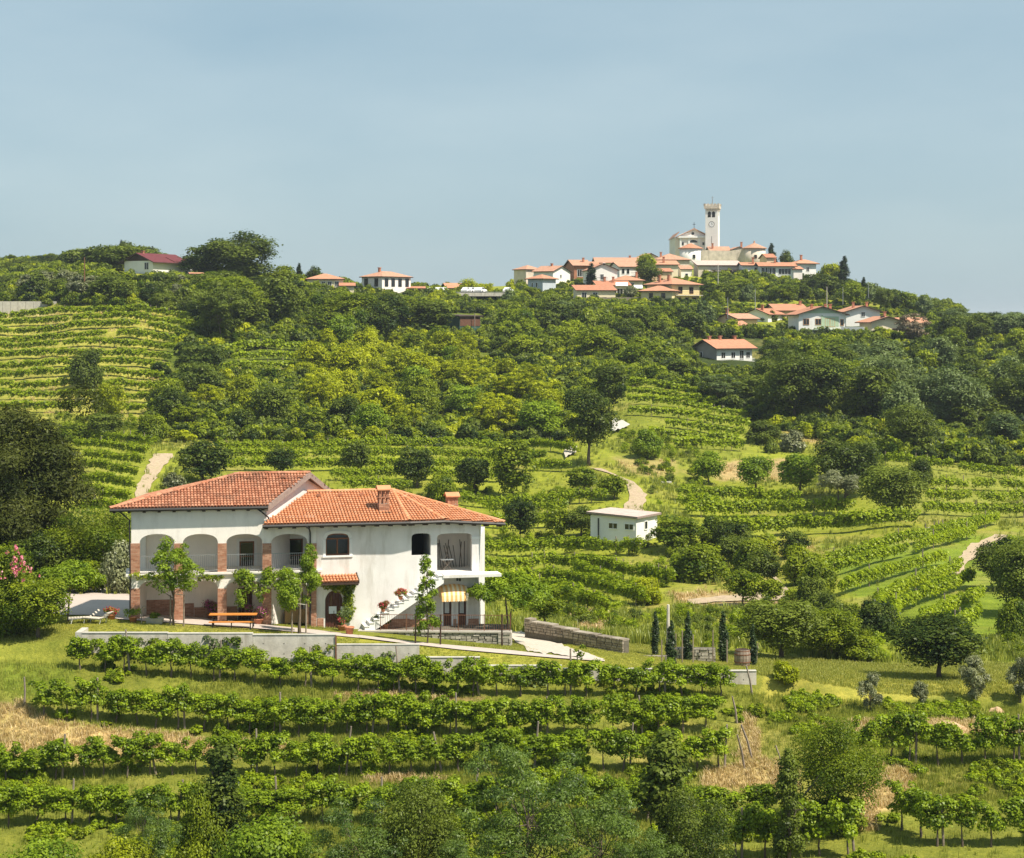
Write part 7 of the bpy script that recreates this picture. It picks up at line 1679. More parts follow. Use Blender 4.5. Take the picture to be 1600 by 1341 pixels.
# low weeds and saplings on banks in the middle distance
P, px, py, c = sample_ground(10000, (-140, 1740), (124, 300))
m = np.zeros(len(P), bool)
for q in ([(1040, 850), (1270, 850), (1290, 930), (1230, 900), (1080, 925), (1010, 920)], [(960, 670), (1090, 690), (1110, 760), (1030, 790), (990, 745)], [(800, 940), (1000, 950), (1020, 990), (985, 995), (830, 965)], [(1060, 945), (1400, 960), (1400, 1040), (1180, 1035), (980, 985)], [(340, 760), (900, 770), (900, 790), (340, 780)], [(70, 640), (250, 655), (250, 700), (110, 690)], [(740, 835), (920, 838), (1040, 845), (1050, 870), (740, 860)], [(1560, 850), (1640, 850), (1640, 1040), (1580, 1030)]): m |= inpoly(px, py, q)
m &= (RG.random(len(P)) < .55) & ~tr_[:len(P)] if False else (RG.random(len(P)) < .5)
for q in ([(1060, 925), (1215, 920), (1255, 935), (1215, 950), (1060, 952)], [(915, 725), (1015, 750), (1015, 805), (965, 805)]): m &= ~inpoly(px, py, q)
scatter('undergrowth', P[m], RG.uniform(0, 6.28, m.sum()), three(RG.uniform(.18, .5, m.sum())), RG.integers(0, 3, m.sum()), [proto('thicket', 1, k, l)[0] for k, l in ((0, 'leaf_mid'), (1, 'leaf_vine_far'), (2, 'leaf_forest'))], 'low scrub on the banks between the terraces')

# --- near vines, one by one
vine_post = MB(); vine_post.tube([(0, 0, -.3), (.02, .01, 1.0), (.03, 0, 2.1)], [.06, .055, .045], 6); VPM = vine_post.mesh('vine_post', 'wood_weathered')
NV = [0]
def vine_row(pts, label, group, sp=1.15, h=2.3, posts=4, plab=None, scale=1.0, ymin=74):
    pts = [G(x, y, ymin) for x, y in pts]; L = [0]
    for a, b in zip(pts, pts[1:]): L.append(L[-1] + (b - a).xy.length)
    s = .3; k = 0
    BN = ((60, 'at the left frame edge'), (200, 'below the sun loungers'), (300, 'below the stone trough'), (410, 'below the plank table'), (500, 'below the twin lobed tree'), (580, 'below the arched door'), (690, 'below the slim upright tree'), (800, 'below the stone terrace'), (900, 'below the end of the terrace'), (990, 'below the stepped stone wall'), (1090, 'below the concrete pole'), (1200, 'below the big barrel'), (1400, 'below the walnut'), (1500, 'below the spreading tree'), (9999, 'at the right frame edge'))
    while s < L[-1]:
        i = max(j for j in range(len(L)) if L[j] <= s); i = min(i, len(pts) - 2); f = (s - L[i]) / (L[i + 1] - L[i]); p = pts[i].lerp(pts[i + 1], f); d = (pts[i + 1] - pts[i])
        x, y = p.x + RT.gauss(0, .06), p.y + RT.gauss(0, .06); q = Vector((x, y, gz(x, y)))
        cm, tm, H, Wt = proto('grape', 0, RT.randrange(10), 'leaf_vine')
        bn = next(m for lim, m in BN if CX + F * q.x / q.y <= lim); t = thing('grapevine', label + ' ' + bn, 'grapevine', (q.x, q.y, q.z - .03), math.atan2(d.y, d.x) + RT.gauss(0, .12) + (math.pi if RT.random() < .5 else 0), group); z_ = scale * h / 2.3 * RT.uniform(.86, 1.12); t.scale = (scale * RT.uniform(.92, 1.12), scale * RT.uniform(.9, 1.25), z_)
        inst('canopy', cm, t); inst('trunk', tm, t); NV[0] += 1
        if k % posts == 2:
            po = inst('vine_post', VPM, None, (q.x + .3, q.y + .05, q.z), (RT.gauss(0, .08), RT.gauss(0, .08), RT.uniform(0, 6)), (1, 1, RT.uniform(.95, 1.15))); tag(po, plab + ' ' + bn, 'post', group.replace('vines', 'posts'))
        s += sp * RT.uniform(.85, 1.18); k += 1
vine_row([(118, 1046), (294, 1060), (486, 1074), (653, 1084), (870, 1087), (1027, 1088), (1150, 1090)], 'grapevine of the first row under the wall', 'vines of the first row under the wall', h=1.95, plab='wooden post of the first row')
vine_row([(62, 1118), (87, 1124), (178, 1131), (325, 1140), (441, 1151), (597, 1149), (807, 1154), (949, 1154), (1031, 1149), (1136, 1142)], 'grapevine of the second row down', 'vines of the second row', h=2.12, plab='wooden post of the second row')
vine_row([(-150, 1226), (33, 1222), (101, 1219), (301, 1210), (430, 1212), (560, 1213), (690, 1208), (756, 1205), (915, 1205), (1082, 1204), (1150, 1198)], 'grapevine of the third row down', 'vines of the third row', h=2.05, plab='wooden post of the third row')
vine_row([(-150, 1292), (73, 1292), (206, 1292), (483, 1289), (754, 1278), (900, 1282), (1106, 1286), (1190, 1286)], 'grapevine of the fourth row down', 'vines of the fourth row', h=2.0, plab='wooden post of the fourth row')
vine_row([(1060, 1342), (1194, 1341), (1340, 1338)], 'grapevine of the short bottom row', 'vines of the bottom row', h=2.4, plab='wooden post of the short bottom row')
vine_row([(1345, 1192), (1448, 1193), (1484, 1199), (1575, 1193), (1760, 1192)], 'grapevine of the row under the soil heaps', 'vines of the upper right row', h=2.5, sp=1.2, plab='wooden post of the upper right row')
vine_row([(1395, 1296), (1414, 1298), (1458, 1322), (1598, 1322), (1760, 1318)], 'grapevine of the lower right corner row', 'vines of the lower right row', h=2.4, sp=1.25, plab='wooden post of the lower right corner row')
print('vines', NV[0])
for (x0, y0, x1, y1, lab) in ((38, 1101, 38, 1058, 'grey end post at the left end of the second row'), (1152, 1130, 1144, 1088, 'short end post at the right end of the first row'), (1176, 1184, 1158, 1132, 'leaning end post at the right end of the second row'), (1164, 1200, 1152, 1148, 'leaning end post at the right end of the third row'), (1176, 1086, 1166, 1040, 'thin leaning stake at the concrete wall end')):
    p = G(x0, y0); q = W(x1, y1, p.y - .1); t = thing('end_post', lab, 'post', p); mb = MB(tuple(p)); mb.tube([p - Vector((0, 0, .2)), p.lerp(q, .5) + Vector((.03, 0, 0)), q], [.06, .055, .04], 6); mb.build('shaft', 'wood_weathered', t)
# creepers hanging over the wall
def creeper(name, pts, lab, lm='leaf_mid', n=9, r=(.15, .32), cat='creeper', lod_l=(.13, .1), cover=.9, seed=0):
    rng = np.random.default_rng(seed); Cc = np.array([tuple(p) for p in pts]); Cc = Cc + rng.normal(0, .05, Cc.shape); Rr = rng.uniform(r[0], r[1], len(Cc)); o = Cc.mean(0)
    V, Q, tn = crown(rng, Cc - o, Rr, lod_l[0], lod_l[1], cover, cap=6000); m = np_mesh('foliage', V, Q, tn, lm); t = thing(name, lab, cat, tuple(o)); inst('foliage', m, t); return t
rg = random.Random(9)
for k, (x0, x1, y0, y1, lab) in enumerate(((135, 205, 1000, 1030, 'creeper on the left end of the concrete wall'), (205, 275, 1002, 1032, 'creeper on the second concrete panel left part'), (290, 352, 998, 1034, 'dark creeper in the middle of the tall wall panels'), (335, 395, 1000, 1035, 'creeper left of the first wall step'), (470, 520, 1010, 1044, 'sparse creeper before the first wall step'), (565, 620, 1022, 1056, 'creeper on the panel after the first wall step'), (630, 655, 1030, 1056, 'small creeper at the second wall step'), (735, 775, 1038, 1075, 'pale leafed creeper on the middle of the low wall'), (800, 850, 1048, 1080, 'creeper at the fourth wall panel'), (940, 985, 1052, 1082, 'creeper near the right end of the wall'))):
    creeper('creeper', [RP.P(RP.px(rg.uniform(x0, x1))[0], RP.px(600, rg.uniform(y0, y1))[1], .15 + rg.random() * .1) for _ in range(12)], lab, 'leaf_bluish' if k % 3 == 2 else 'leaf_mid', seed=k, cover=.6)
creeper('young_vine', [RP.P(RP.px(903)[0] + rg.gauss(0, .12), -19.2 + k * .22, .3) for k in range(9)], 'tall single vine shoot rising above the wall near the gravel road', 'leaf_mid', r=(.12, .25), seed=30)
# ivy round the door, vine on the arcade, bits along the slab
creeper('door_ivy', [HR.P(HR.px(x)[0], HR.px(x, y)[1], .18) for x, y in ((512, 914), (518, 917), (525, 916), (530, 921), (536, 918), (540, 926), (543, 936), (541, 944), (545, 950), (543, 958), (538, 922), (546, 918), (548, 930), (547, 942), (541, 965), (549, 915), (532, 914))], 'dark ivy climbing round the arched door', 'leaf_mid', r=(.22, .34), cat='ivy', cover=1.3, seed=41)
creeper('pergola_vine', [HL.P(HL.px(x)[0], HL.px(x, y)[1], .3 + rg.random() * .5) for x, y in [(rg.uniform(366, 452), rg.uniform(890, 912)) for _ in range(26)] + [(372, 925), (378, 932), (376, 940), (386, 920), (396, 918), (404, 925), (408, 934), (414, 922), (436, 918), (440, 930), (443, 940), (430, 912), (384, 912), (392, 905), (420, 908), (452, 900), (462, 902)]], 'grapevine with pale fruit trained over the arcade slab', 'leaf_bright', r=(.2, .36), cat='vine', cover=.75, seed=42)
creeper('slab_vine', [HL.P(HL.px(x)[0], HL.px(x, 901 + rg.gauss(0, 2.2))[1], .2) for x in np.linspace(198, 345, 26) if rg.random() < .8], 'thin vine running along the edge of the arcade slab', 'leaf_mid', r=(.1, .24), cat='vine', cover=.8, seed=43)

# --- distant vine rows
BACK = []
def rows(spec, sp, far, jig=.12, gap=.05, hs=1.0):
    for pts in spec:
        Q = [G(x, y, 104) for x, y in pts]
        for a, b in zip(Q, Q[1:]):
            L = (b - a).xy.length; n = max(1, int(L / sp)); ang = math.atan2(b.y - a.y, b.x - a.x)
            for k in range(n):
                if RT.random() < gap: continue
                f = (k + .5) / n; x, y = a.x + (b.x - a.x) * f + RT.gauss(0, jig), a.y + (b.y - a.y) * f + RT.gauss(0, jig)
                BACK.append((x, y, gz(x, y), ang + RT.gauss(0, .06), far, hs * RT.uniform(.86, 1.14)))
rows([[(-20, y), (300 - (y - 500) * .5, y + 3)] for y in (500, 512, 524, 537, 550, 564, 579, 594, 610, 627, 644)], 1.35, 1, .16, .06, .95)
rows([[(110, 688), (232, 700)], [(115, 702), (228, 716)], [(122, 718), (222, 732)], [(126, 736), (214, 750)], [(126, 756), (206, 770)], [(126, 778), (200, 790)], [(128, 800), (180, 808)]], 1.15, 0, .1, .03, .9)
rows([[(345, 553), (520, 552)], [(345, 569), (540, 566)], [(345, 585), (520, 584)]], 1.4, 1, .15, .05)
rows([[(340, 706), (560, 704), (830, 704), (900, 712)], [(340, 720), (560, 719), (850, 722)], [(350, 736), (560, 736), (780, 738)], [(520, 752), (780, 754)], [(540, 768), (640, 769)], [(820, 735), (890, 738)]], 1.2, 0, .1, .02, .95)
rows([[(730, 792), (900, 788), (962, 786)], [(760, 806), (880, 804)], [(770, 826), (880, 824)], [(745, 866), (870, 866), (1000, 870)], [(745, 892), (860, 890), (960, 902), (1046, 918)], [(745, 918), (850, 914), (930, 928), (1010, 950)], [(790, 940), (850, 942), (900, 955)], [(820, 925), (880, 938), (950, 965)], [(900, 902), (960, 925), (1020, 940)]], 1.1, 0, .1, .02, .95)
rows([[(975, 592), (1060, 604)], [(978, 606), (1100, 622)], [(982, 620), (1140, 640)], [(984, 634), (1170, 656)], [(986, 650), (1168, 672)], [(1030, 668), (1160, 686)], [(1020, 684), (1150, 698)], [(1060, 700), (1160, 706)], [(975, 578), (1020, 586)]], 1.3, 1, .14, .03, .95)
rows([[(1062, 783), (1150, 788), (1246, 790)], [(1075, 808), (1200, 808), (1328, 805)], [(1110, 838), (1240, 836), (1340, 832), (1428, 824)], [(1062, 796), (1120, 800)]], 1.2, 0, .1, .02, 1.15)
rows([[(1262, 898), (1340, 876), (1430, 852), (1530, 828), (1560, 820)], [(1275, 908), (1345, 890), (1430, 868), (1525, 842)], [(1312, 934), (1400, 904), (1480, 884)], [(1368, 990), (1373, 952), (1420, 930), (1500, 898)], [(1394, 992), (1402, 962), (1450, 942), (1520, 916)], [(1436, 988), (1480, 966), (1535, 940)], [(1480, 1000), (1530, 978)]], 1.15, 0, .06, .02, .82)
rows([[(1370, 712), (1430, 716), (1510, 726)], [(1360, 728), (1470, 736), (1600, 752)], [(1440, 765), (1540, 768), (1640, 772)], [(1450, 786), (1560, 790), (1640, 790)], [(1446, 806), (1540, 808), (1640, 808)], [(1550, 872), (1640, 868)], [(1560, 900), (1640, 895)], [(1570, 925), (1640, 922)]], 1.25, 0, .15, .08, .9)
rows([[(930, 477), (1180, 482)], [(940, 484), (1100, 487)]], 2.0, 1, .2, .02, .8)
B = np.array(BACK)
scatter('vineyard', B[:, :3], B[:, 3], np.stack([B[:, 5] * 1.05, B[:, 5] * RG.uniform(.75, 1.05, len(B)), B[:, 5]], 1), (B[:, 4] * 4 + RG.integers(0, 4, len(B))).astype(int), [proto('hedge_vine', 1, k, 'leaf_vine_far')[0] for k in range(4)] + [proto('hedge_vine', 2, k, 'leaf_vine_far')[0] for k in range(4)], 'bright green vine rows terracing the middle and far slopes')
print('vineyard', len(B))
# stakes of the distant rows
stk = MB(); stk.tube([(0, 0, -.2), (0, 0, 2.0)], .055, 5); stm = stk.mesh('stake', 'wood_weathered'); pk = RG.random(len(B)) < .16
scatter('vineyard_stakes', B[pk, :3], B[pk, 3], np.ones((pk.sum(), 3)), np.zeros(pk.sum(), int), [stm], 'grey wooden stakes along the distant vine rows')
# ------------------------------------------------------------------ things about the house
def pot(name, p, r, h, label, mat='terracotta', petals=None, pl_h=.35, pl_r=.3, leafm='leaf_pot', cat='flower pot', square=False, n=220, seed=1):
    t = thing(name, label, cat, p); mb = MB()
    if square: mb.hexa([(-r * 1.0, -r * .55, 0), (r * 1.0, -r * .55, 0), (r * 1.0, r * .55, 0), (-r * 1.0, r * .55, 0), (-r * 1.15, -r * .65, h), (r * 1.15, -r * .65, h), (r * 1.15, r * .65, h), (-r * 1.15, r * .65, h)])
    else: mb.lathe((0, 0, 0), [(r * .68, 0), (r * .95, h * .82), (r * 1.08, h * .82), (r * 1.08, h), (r * .9, h), (r * .85, h * .9)], 14)
    mb.build('pot', mat, t, not square)
    rng = np.random.default_rng(seed); k = 7; Cc = np.stack([rng.normal(0, pl_r * .4, k), rng.normal(0, pl_r * .4, k), h + pl_h * rng.uniform(.25, .8, k)], 1); Rr = rng.uniform(.4, .6, k) * pl_r
    V, Q, tn = crown(rng, Cc, Rr, .075, .055, 1.2, cap=n * 3); inst('foliage', np_mesh('foliage', V, Q, tn, leafm), t)
    if petals:
        V, Q, tn = crown(rng, Cc + np.array([0, 0, .02]), Rr * 1.12, .07, .06, .55, cap=n * 2); inst('blossom', np_mesh('blossom', V, Q, tn, petals), t)
    return t
leaf('petal_mag_leaf', (0.30, 0.03, 0.16), (0.55, 0.10, 0.36), .3); leaf('petal_red_leaf', (0.30, 0.02, 0.03), (0.60, 0.05, 0.07), .3); leaf('petal_pink_leaf', (0.60, 0.12, 0.20), (0.85, 0.32, 0.42), .3)
PM, PR, PP = 'petal_mag_leaf', 'petal_red_leaf', 'petal_pink_leaf'
pot('flower_pot', G(174, 968), .26, .3, 'rounded terracotta pot with reddish flowers on the lawn edge', petals=PR, pl_h=.3, pl_r=.34, leafm='leaf_mid', seed=2)
pot('flower_pot', G(208, 973), .25, .36, 'terracotta pot with a clipped green ball on the lawn edge', pl_h=.4, pl_r=.36, leafm='leaf_bright', seed=3)
pot('stone_trough', G(242, 974.5), .42, .32, 'grey stone trough planted with low greenery', 'stone_grey', pl_h=.2, pl_r=.3, leafm='leaf_mid', cat='planter', square=True, seed=4)
pot('flower_pot', G(332, 968, 108), .3, .3, 'pot of magenta flowers against the third brick pier', petals=PM, pl_h=.7, pl_r=.55, leafm='leaf_mid', seed=5, n=320)
pot('flower_pot', G(403, 976, 108), .34, .36, 'big round terracotta pot with magenta flowers by the plank door', petals=PM, pl_h=.75, pl_r=.5, leafm='leaf_mid', seed=6, n=320)
pot('flower_pot', G(534, 986), .26, .34, 'terracotta pot with red blooms beside the arched door', petals=PR, pl_h=.35, pl_r=.3, seed=7)
pot('flower_pot', G(546, 992), .26, .46, 'tall terracotta pot with silvery shrub right of the arched door', pl_h=1.2, pl_r=.55, leafm='leaf_bluish', seed=8)
for k, (x, y, lab, pe, lm) in enumerate(((595, 948, 'small pot of dark red flowers low on the outside stair', PR, 'leaf_mid'), (622, 932, 'pot with red and green plant midway up the outside stair', PR, 'leaf_bright'))):
    s = (x - 566) / (688 - 566); p = ST.P(ST.L * s, 0, .9); p.z = zB_ + (zT - zB_) * s + .28; pot('flower_pot', p, .14, .2, lab, petals=pe, pl_h=.4, pl_r=.34, leafm=lm, seed=20 + k)
pot('flower_pot', G(263, 958, 108) , .26, .3, 'pot with red flowers behind the staked young tree', petals=PR, pl_h=.5, pl_r=.35, seed=9)
pot('plant_pot', G(232, 953, 109), .3, .3, 'leafy pot plant between the first two brick piers', pl_h=.8, pl_r=.6, leafm='leaf_mid', seed=10)
for k, (x, y) in enumerate(((588, 984), (600, 985))): pot('plant_pot', plf.P(plf.px(x)[0], zt, -.9), .2, .25, ('pot plant under the outside stair on the terrace', 'second pot plant under the outside stair nearer the railing')[k], pl_h=.5, pl_r=.35, leafm='leaf_mid', seed=30 + k)
# oleander flowers
ol = [o for o in bpy.data.objects if o.name.startswith('oleander_bush')][0]; rng = np.random.default_rng(3)
Pf = np.array([W(x, y, 104.0 + rng.uniform(-.4, .3)) for x, y in np.stack([rng.normal(28, 10, 40), rng.normal(886, 13, 40)], 1)]); Pf = Pf - np.array(ol.location)
Pf = Pf / np.array(ol.scale)
a = ol.rotation_euler.z; Rm = np.array([[math.cos(-a), -math.sin(-a), 0], [math.sin(-a), math.cos(-a), 0], [0, 0, 1]])
Pf = (Rm @ (Pf * np.array(ol.scale)).T).T / np.array(ol.scale)
V, Q, tn = crown(rng, Pf, np.full(len(Pf), .08), .11, .09, .55, cap=500); inst('blossom', np_mesh('blossom', V, Q, tn, PP), ol)
# picnic table with benches: orange planks on dark iron legs
def plank_set(p, ang, L, name, label, benches=True):
    t = thing(name, label, 'table', p, ang)
    for k, y in enumerate((-.22, 0, .22)): mb = MB(); mb.box((0, y, .74), (L, .2, .045)); mb.build('plank', 'wood_orange', t)
    mb = MB()
    for x in (-L * .42, L * .42):
        mb.tube([(x, -.3, 0), (x, -.1, .4), (x, -.25, .715)], .03, 5); mb.tube([(x, .3, 0), (x, .1, .4), (x, .25, .715)], .03, 5); mb.box((x, 0, .4), (.04, .3, .04))
    mb.build('legs', 'metal_dark', t); return t
def bench(p, ang, L, label):
    t = thing('bench', label, 'bench', p, ang)
    for y in (-.09, .09): mb = MB(); mb.box((0, y, .43), (L, .16, .04)); mb.build('plank', 'wood_orange', t)
    mb = MB()
    for x in (-L * .42, 0, L * .42): mb.tube([(x, -.16, 0), (x, -.04, .22), (x, -.12, .408)], .025, 5); mb.tube([(x, .16, 0), (x, .04, .22), (x, .12, .408)], .025, 5)
    mb.build('legs', 'metal_dark', t)
pa, pb = G(327, 980), G(399, 984); an = math.atan2(pb.y - pa.y, pb.x - pa.x); c = pa.lerp(pb, .5)
plank_set(c + Vector((0, .35, .0)), an, 2.65, 'picnic_table', 'long orange plank table with iron legs before the third arch')
bench(c + Vector((0, -.35, -.02)), an, 2.5, 'low orange plank bench in front of the plank table')
# wicker chairs and sofa under the fourth arch
def chair(p, ang, label, w=.6):
    t = thing('wicker_chair', label, 'chair', p, ang); mb = MB(); mb.box((0, 0, .4), (w, .55, .09)); mb.build('seat', 'wicker', t)
    mb = MB(); n = 6
    for i in range(n):
        t0, t1 = math.pi * i / n, math.pi * (i + 1) / n; f = lambda q, z: (math.cos(q) * w * .55, .1 + math.sin(q) * .3, z)
        mb.hexa([f(t0, .4), f(t1, .4), (f(t1, .4)[0] * .9, f(t1, .4)[1] - .04, .4), (f(t0, .4)[0] * .9, f(t0, .4)[1] - .04, .4), f(t0, .62 + .25 * math.sin(t0)), f(t1, .62 + .25 * math.sin(t1)), (f(t1, .4)[0] * .9, f(t1, .4)[1] - .04, .62 + .25 * math.sin(t1)), (f(t0, .4)[0] * .9, f(t0, .4)[1] - .04, .62 + .25 * math.sin(t0))])
    mb.build('backrest', 'wicker', t)
    for x in (-w * .42, w * .42):
        for y in (-.22, .22): mb = MB(); mb.tube([(x, y, 0), (x, y, .36)], .025, 5); mb.build('leg', 'wicker', t)
zf_ = lambda px, y: Vector((xy(px, y)[0], y, gz(xy(px, y)[0], y) + .02))
mb = MB(O); 
chair(zf_(433, 112.6), 2.4, 'wicker tub chair behind the fourth brick pier'); chair(zf_(447, 112.9), -2.2, 'wicker tub chair beside the curtained window')
t = thing('wicker_sofa', 'brown wicker sofa seen from behind under the curtained window', 'sofa', zf_(461, 112.2), HL.ang); mb = MB(); mb.box((0, .0, .4), (1.15, .6, .14)); mb.build('seat', 'wicker', t); mb = MB(); mb.box((0, -.3, .5), (1.2, .08, .78)); mb.build('backrest', 'wicker', t)
for x in (-.56, .56): mb = MB(); mb.box((x, .02, .36), (.07, .56, .66)); mb.build('armrest', 'wicker', t)
# two sun loungers on the lawn
def lounger(p, ang, label):
    t = thing('sun_lounger', label, 'sun lounger', p, ang)
    for k in range(7): mb = MB(); mb.box((-.75 + k * .16, 0, .3), (.13, .58, .03)); mb.build('slat', 'concrete', t)
    for k in range(4): mb = MB(); mb.hexa([(.38 + k * .14 + x, y, .32 + k * .11 + z) for z in (0, .03) for x, y in ((0, -.29), (.1, -.29), (.1, .29), (0, .29))]); mb.build('slat', 'concrete', t)
    for y in (-.3, .3):
        mb = MB(); mb.box((-.2, y, .28), (1.3, .04, .05)); mb.build('rail', 'metal_grey', t)
        for x in (-.7, .35): mb = MB(); mb.tube([(x, y, 0), (x + .08, y, .26)], .02, 5); mb.build('leg', 'white_paint', t)
lounger(G(130, 973), .3, 'pale slatted sun lounger on the lawn by the mulberry'); lounger(G(152, 974), -.4, 'second pale sun lounger nearer the flower pots')
# garden tap post, stakes of young trees, barrel, left barrel
p = G(221, 974.5); t = thing('tap_post', 'thin grey hook topped garden tap post on the lawn edge', 'post', p); mb = MB(); mb.tube([(0, 0, 0), (.02, 0, .85), (.08, 0, .95), (.2, 0, .95), (.24, 0, .82)], .03, 6); mb.build('pipe', 'wood_weathered', t)
for x, y, top, lab in ((266, 977, 930, 'left wooden stake of the tree before the left arches'), (287, 979, 929, 'right wooden stake of the tree before the left arches'), (456, 991, 956, 'left wooden stake of the twin lobed tree'), (478, 994, 944, 'right wooden stake of the twin lobed tree'), (649, 1007, 962, 'left dark stake of the slim upright tree'), (688, 1009, 960, 'right dark stake of the slim upright tree'), (784, 1010, 960, 'thin dark trunk like stake at the terrace end')):
    p = G(x, y); q = W(x + .5, top, p.y); t = thing('tree_stake', lab, 'stake', p); mb = MB(tuple(p)); mb.tube([p - Vector((0, 0, .1)), q], [.05, .045], 6); mb.build('shaft', 'wood_weathered' if x < 640 else 'wood_dark', t)
    if x in (287, 478): mb = MB(tuple(p)); mb.tube([q - Vector((0, 0, .04)), q + Vector((-.55, .05, .02))], .02, 5); mb.build('tie', 'concrete_pale', t)
def barrel(p, r, h, label, lying=False):
    t = thing('barrel', label, 'barrel', p); n = 16
    prof = [(r * .84, 0), (r * .96, h * .25), (r, h * .5), (r * .96, h * .75), (r * .84, h)]
    me_ = None
    for k in range(n):
        if me_ is None:
            mb = MB(); a0, a1 = 0.02, 2 * math.pi / n - .02
            for (ra, za), (rb, zb_) in zip(prof, prof[1:]):
                f = lambda rr_, an, z: (rr_ * math.cos(an), rr_ * math.sin(an), z)
                mb.poly([f(ra, a0, za), f(ra, a1, za), f(rb, a1, zb_), f(rb, a0, zb_)]); mb.poly([f(ra - .03, a0, za), f(ra, a0, za), f(rb, a0, zb_), f(rb - .03, a0, zb_)]); mb.poly([f(ra - .03, a1, za), f(ra, a1, za), f(rb, a1, zb_), f(rb - .03, a1, zb_)])
            me_ = mb.mesh('stave', 'wood_weathered')
        inst('stave', me_, t, (0, 0, 0), (0, 0, 2 * math.pi * k / n))
    mb = MB(); mb.lathe((0, 0, .04), [(r * .82, 0), (r * .94, h * .25), (r * .96, h * .5), (r * .94, h * .75), (r * .82, h * .93)], n); mb.build('head', 'wood_dark', t)
    for z, rr_ in ((.08, .88), (.28, .985), (.72, .985), (.92, .88)): mb = MB(); mb.lathe((0, 0, z * h - .03), [(r * rr_ + .006, 0), (r * rr_ + .012, .06)], n); mb.build('hoop', 'metal_rust', t)
barrel(G(1160, 1041), .48, .98, 'big upright wine barrel at the right end of the cypress row')
barrel(G(80, 946), .32, .85, 'dark barrel beside the driveway at far left')
# stakes among the cypresses
for k, x in enumerate((1034, 1056, 1066, 1083, 1114, 1136, 1182)):
    p = G(x, 1036); lab = ('thin stake right of the concrete pole', 'thin stake right of the leaning cypress', 'thin stake between the middle cypresses', 'thin stake right of the cypress at the low wall', 'taller stake at the end of the low wall', 'thin stake right of the dark cypress', 'leaning stake by the wine barrel')[k]
    q = W(x + (2 if k == 6 else 0), (1000, 990, 985, 992, 985, 1000, 1005)[k], p.y); t = thing('garden_stake', lab, 'stake', p); mb = MB(tuple(p)); mb.tube([p - Vector((0, 0, .1)), q], [.04, .035], 5); mb.build('shaft', 'wood_weathered', t)
# garden lamp on the wall, hanging tools in the corner loggia
p = RP.P(RP.px(497)[0], RP.px(497, 1004)[1], -.15); t = thing('garden_lamp', 'white globe lamp on the concrete wall before the step', 'lamp', p); mb = MB(); mb.tube([(0, 0, 0), (0, 0, .12)], .03, 6); mb.build('base', 'metal_dark', t); mb = MB(); mb.lathe((0, 0, .12), [(.05, 0), (.11, .08), (.12, .14), (.09, .22), (.02, .25)], 10); mb.build('globe', 'white_paint', t, True)
tl = thing('tool_stack', 'wooden poles and rakes leaning in the corner loggia', 'tools', HC.P(HC.px(715)[0], zf, -2.4)); to = tuple(tl.location); rg = random.Random(4)
for k in range(12):
    s = HC.px(690 + k * 4.2)[0]; mb = MB(to); mb.tube([HC.P(s, zf, -2.2 + rg.random() * .3), HC.P(s + rg.gauss(0, .18), zf + rg.uniform(1.0, 1.7), -2.85)], .024, 5); mb.build('pole', rg.choice(['wood_weathered', 'wood_dark']), tl)
t = thing('folding_table', 'folded white topped table in the corner loggia', 'table', HC.P(HC.px(703)[0], zf, -1.0), HC.ang); mb = MB(); mb.box((0, 0, .62), (.75, .5, .04)); mb.build('top', 'white_paint', t)
for a, b in ((-.3, .3), (.3, -.3)):
    for y in (-.2, .2): mb = MB(); mb.tube([(a, y, 0), (b, y, .6)], .02, 5); mb.build('leg', 'wood_weathered', t)
mb = MB(); mb.tube([(.1, -.1, .64), (-.12, .1, 1.25)], .025, 5); mb.tube([(-.1, -.15, .64), (.05, .1, 1.25)], .025, 5); mb.build('strut', 'wood_weathered', t)
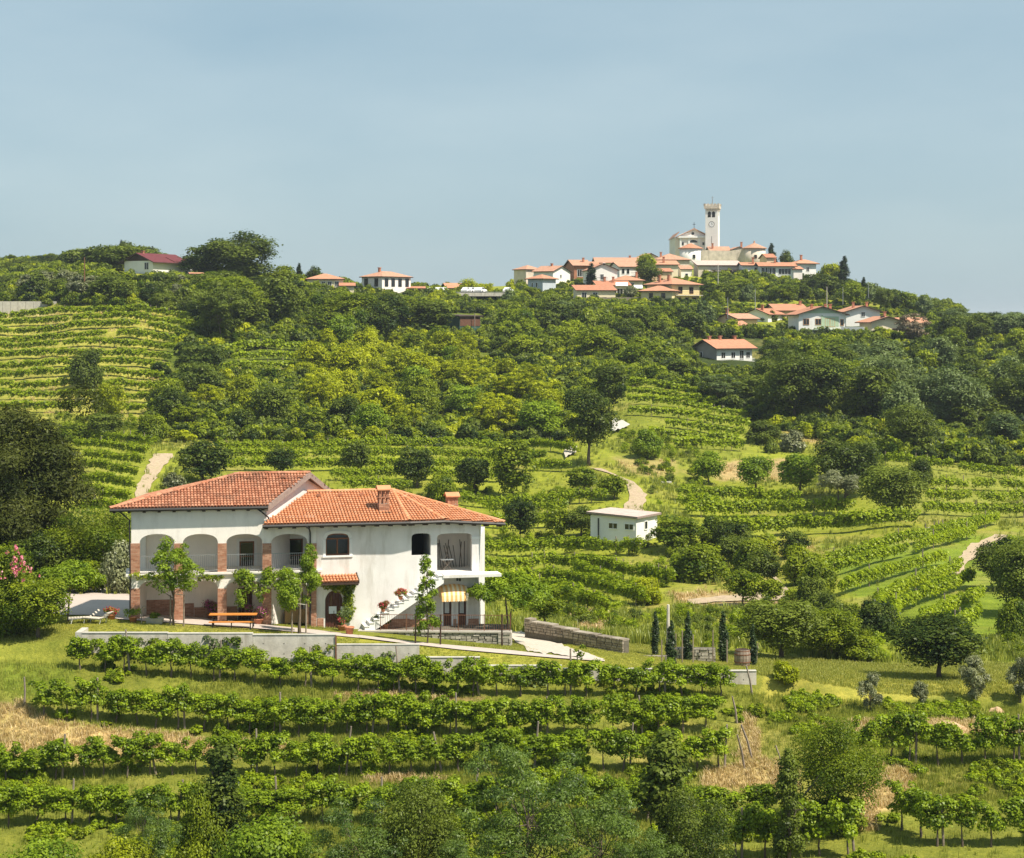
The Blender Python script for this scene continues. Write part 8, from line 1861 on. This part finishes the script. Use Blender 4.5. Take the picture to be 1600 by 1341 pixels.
# soil heaps on the meadow bank
for k, (x, y, w, h, lab) in enumerate(((1482, 1142, 60, 24, 'larger brown soil heap above the right vine row'), (1557, 1112, 24, 11, 'small brown soil heap right of the larger one'))):
    p = G(x, y); rr_ = w * p.y / F / 2 * 1.15; hh = h * p.y / F; mb = MB(); n = 22
    def hp(i, j):
        u, v = i / n * 2 - 1, j / n * 2 - 1; r = math.hypot(u, v); X_, Y_ = p.x + u * rr_, p.y + v * rr_ * .9
        z = hh * .55 * max(0, 1 - r * r) ** 1.2 * (1 + .7 * float(vnoise(np.array([X_ + 50]), np.array([Y_]), .4, 5)[0])) + .3 * hh * float(vnoise(np.array([X_ + 9]), np.array([Y_]), .18, 6)[0]) * min(1, max(0, 1 - r) * 3)
        return (u * rr_, v * rr_ * .9, gz(X_, Y_) - p.z + z - (.12 if r > .97 else 0))
    for i in range(n):
        for j in range(n):
            if math.hypot((i + .5) / n * 2 - 1, (j + .5) / n * 2 - 1) < 1.05: mb.poly([hp(i, j), hp(i + 1, j), hp(i + 1, j + 1), hp(i, j + 1)], 0, .5)
    t = thing('soil_heap', lab, 'soil heap', p); mb.build('soil', 'soil_heap', t)
# white slabs beside the dirt track
p = G(1041, 756, 118); t = thing('stone_slab', 'flat white slab lying on the bank beside the track', 'stone', p); mb = MB(); mb.box((0, 0, .2), (1.3, .5, .2), .2); mb.build('slab', 'concrete_pale', t)
# overhead wire at left
mb = MB(); 
print('objects', len(bpy.data.objects))
# ------------------------------------------------------------------ the air between the hills
hm, ht_, ho = _new('air')
pv = ht_.nodes.new('ShaderNodeVolumePrincipled'); pv.inputs['Density'].default_value = 0.00010; pv.inputs['Color'].default_value = (0.86, 0.92, 1.0, 1); pv.inputs['Anisotropy'].default_value = 0.2
ht_.links.new(pv.outputs[0], ho.inputs['Volume']); MATS['air'] = hm
zlo, zhi = float(TZ3.min()) - 1.0, 52.0
mb = MB(); mb.box((0, 4400, (zlo + zhi) / 2), (9800, 9600, zhi - zlo)); tag(mb.build('haze', 'air'), kind='stuff')
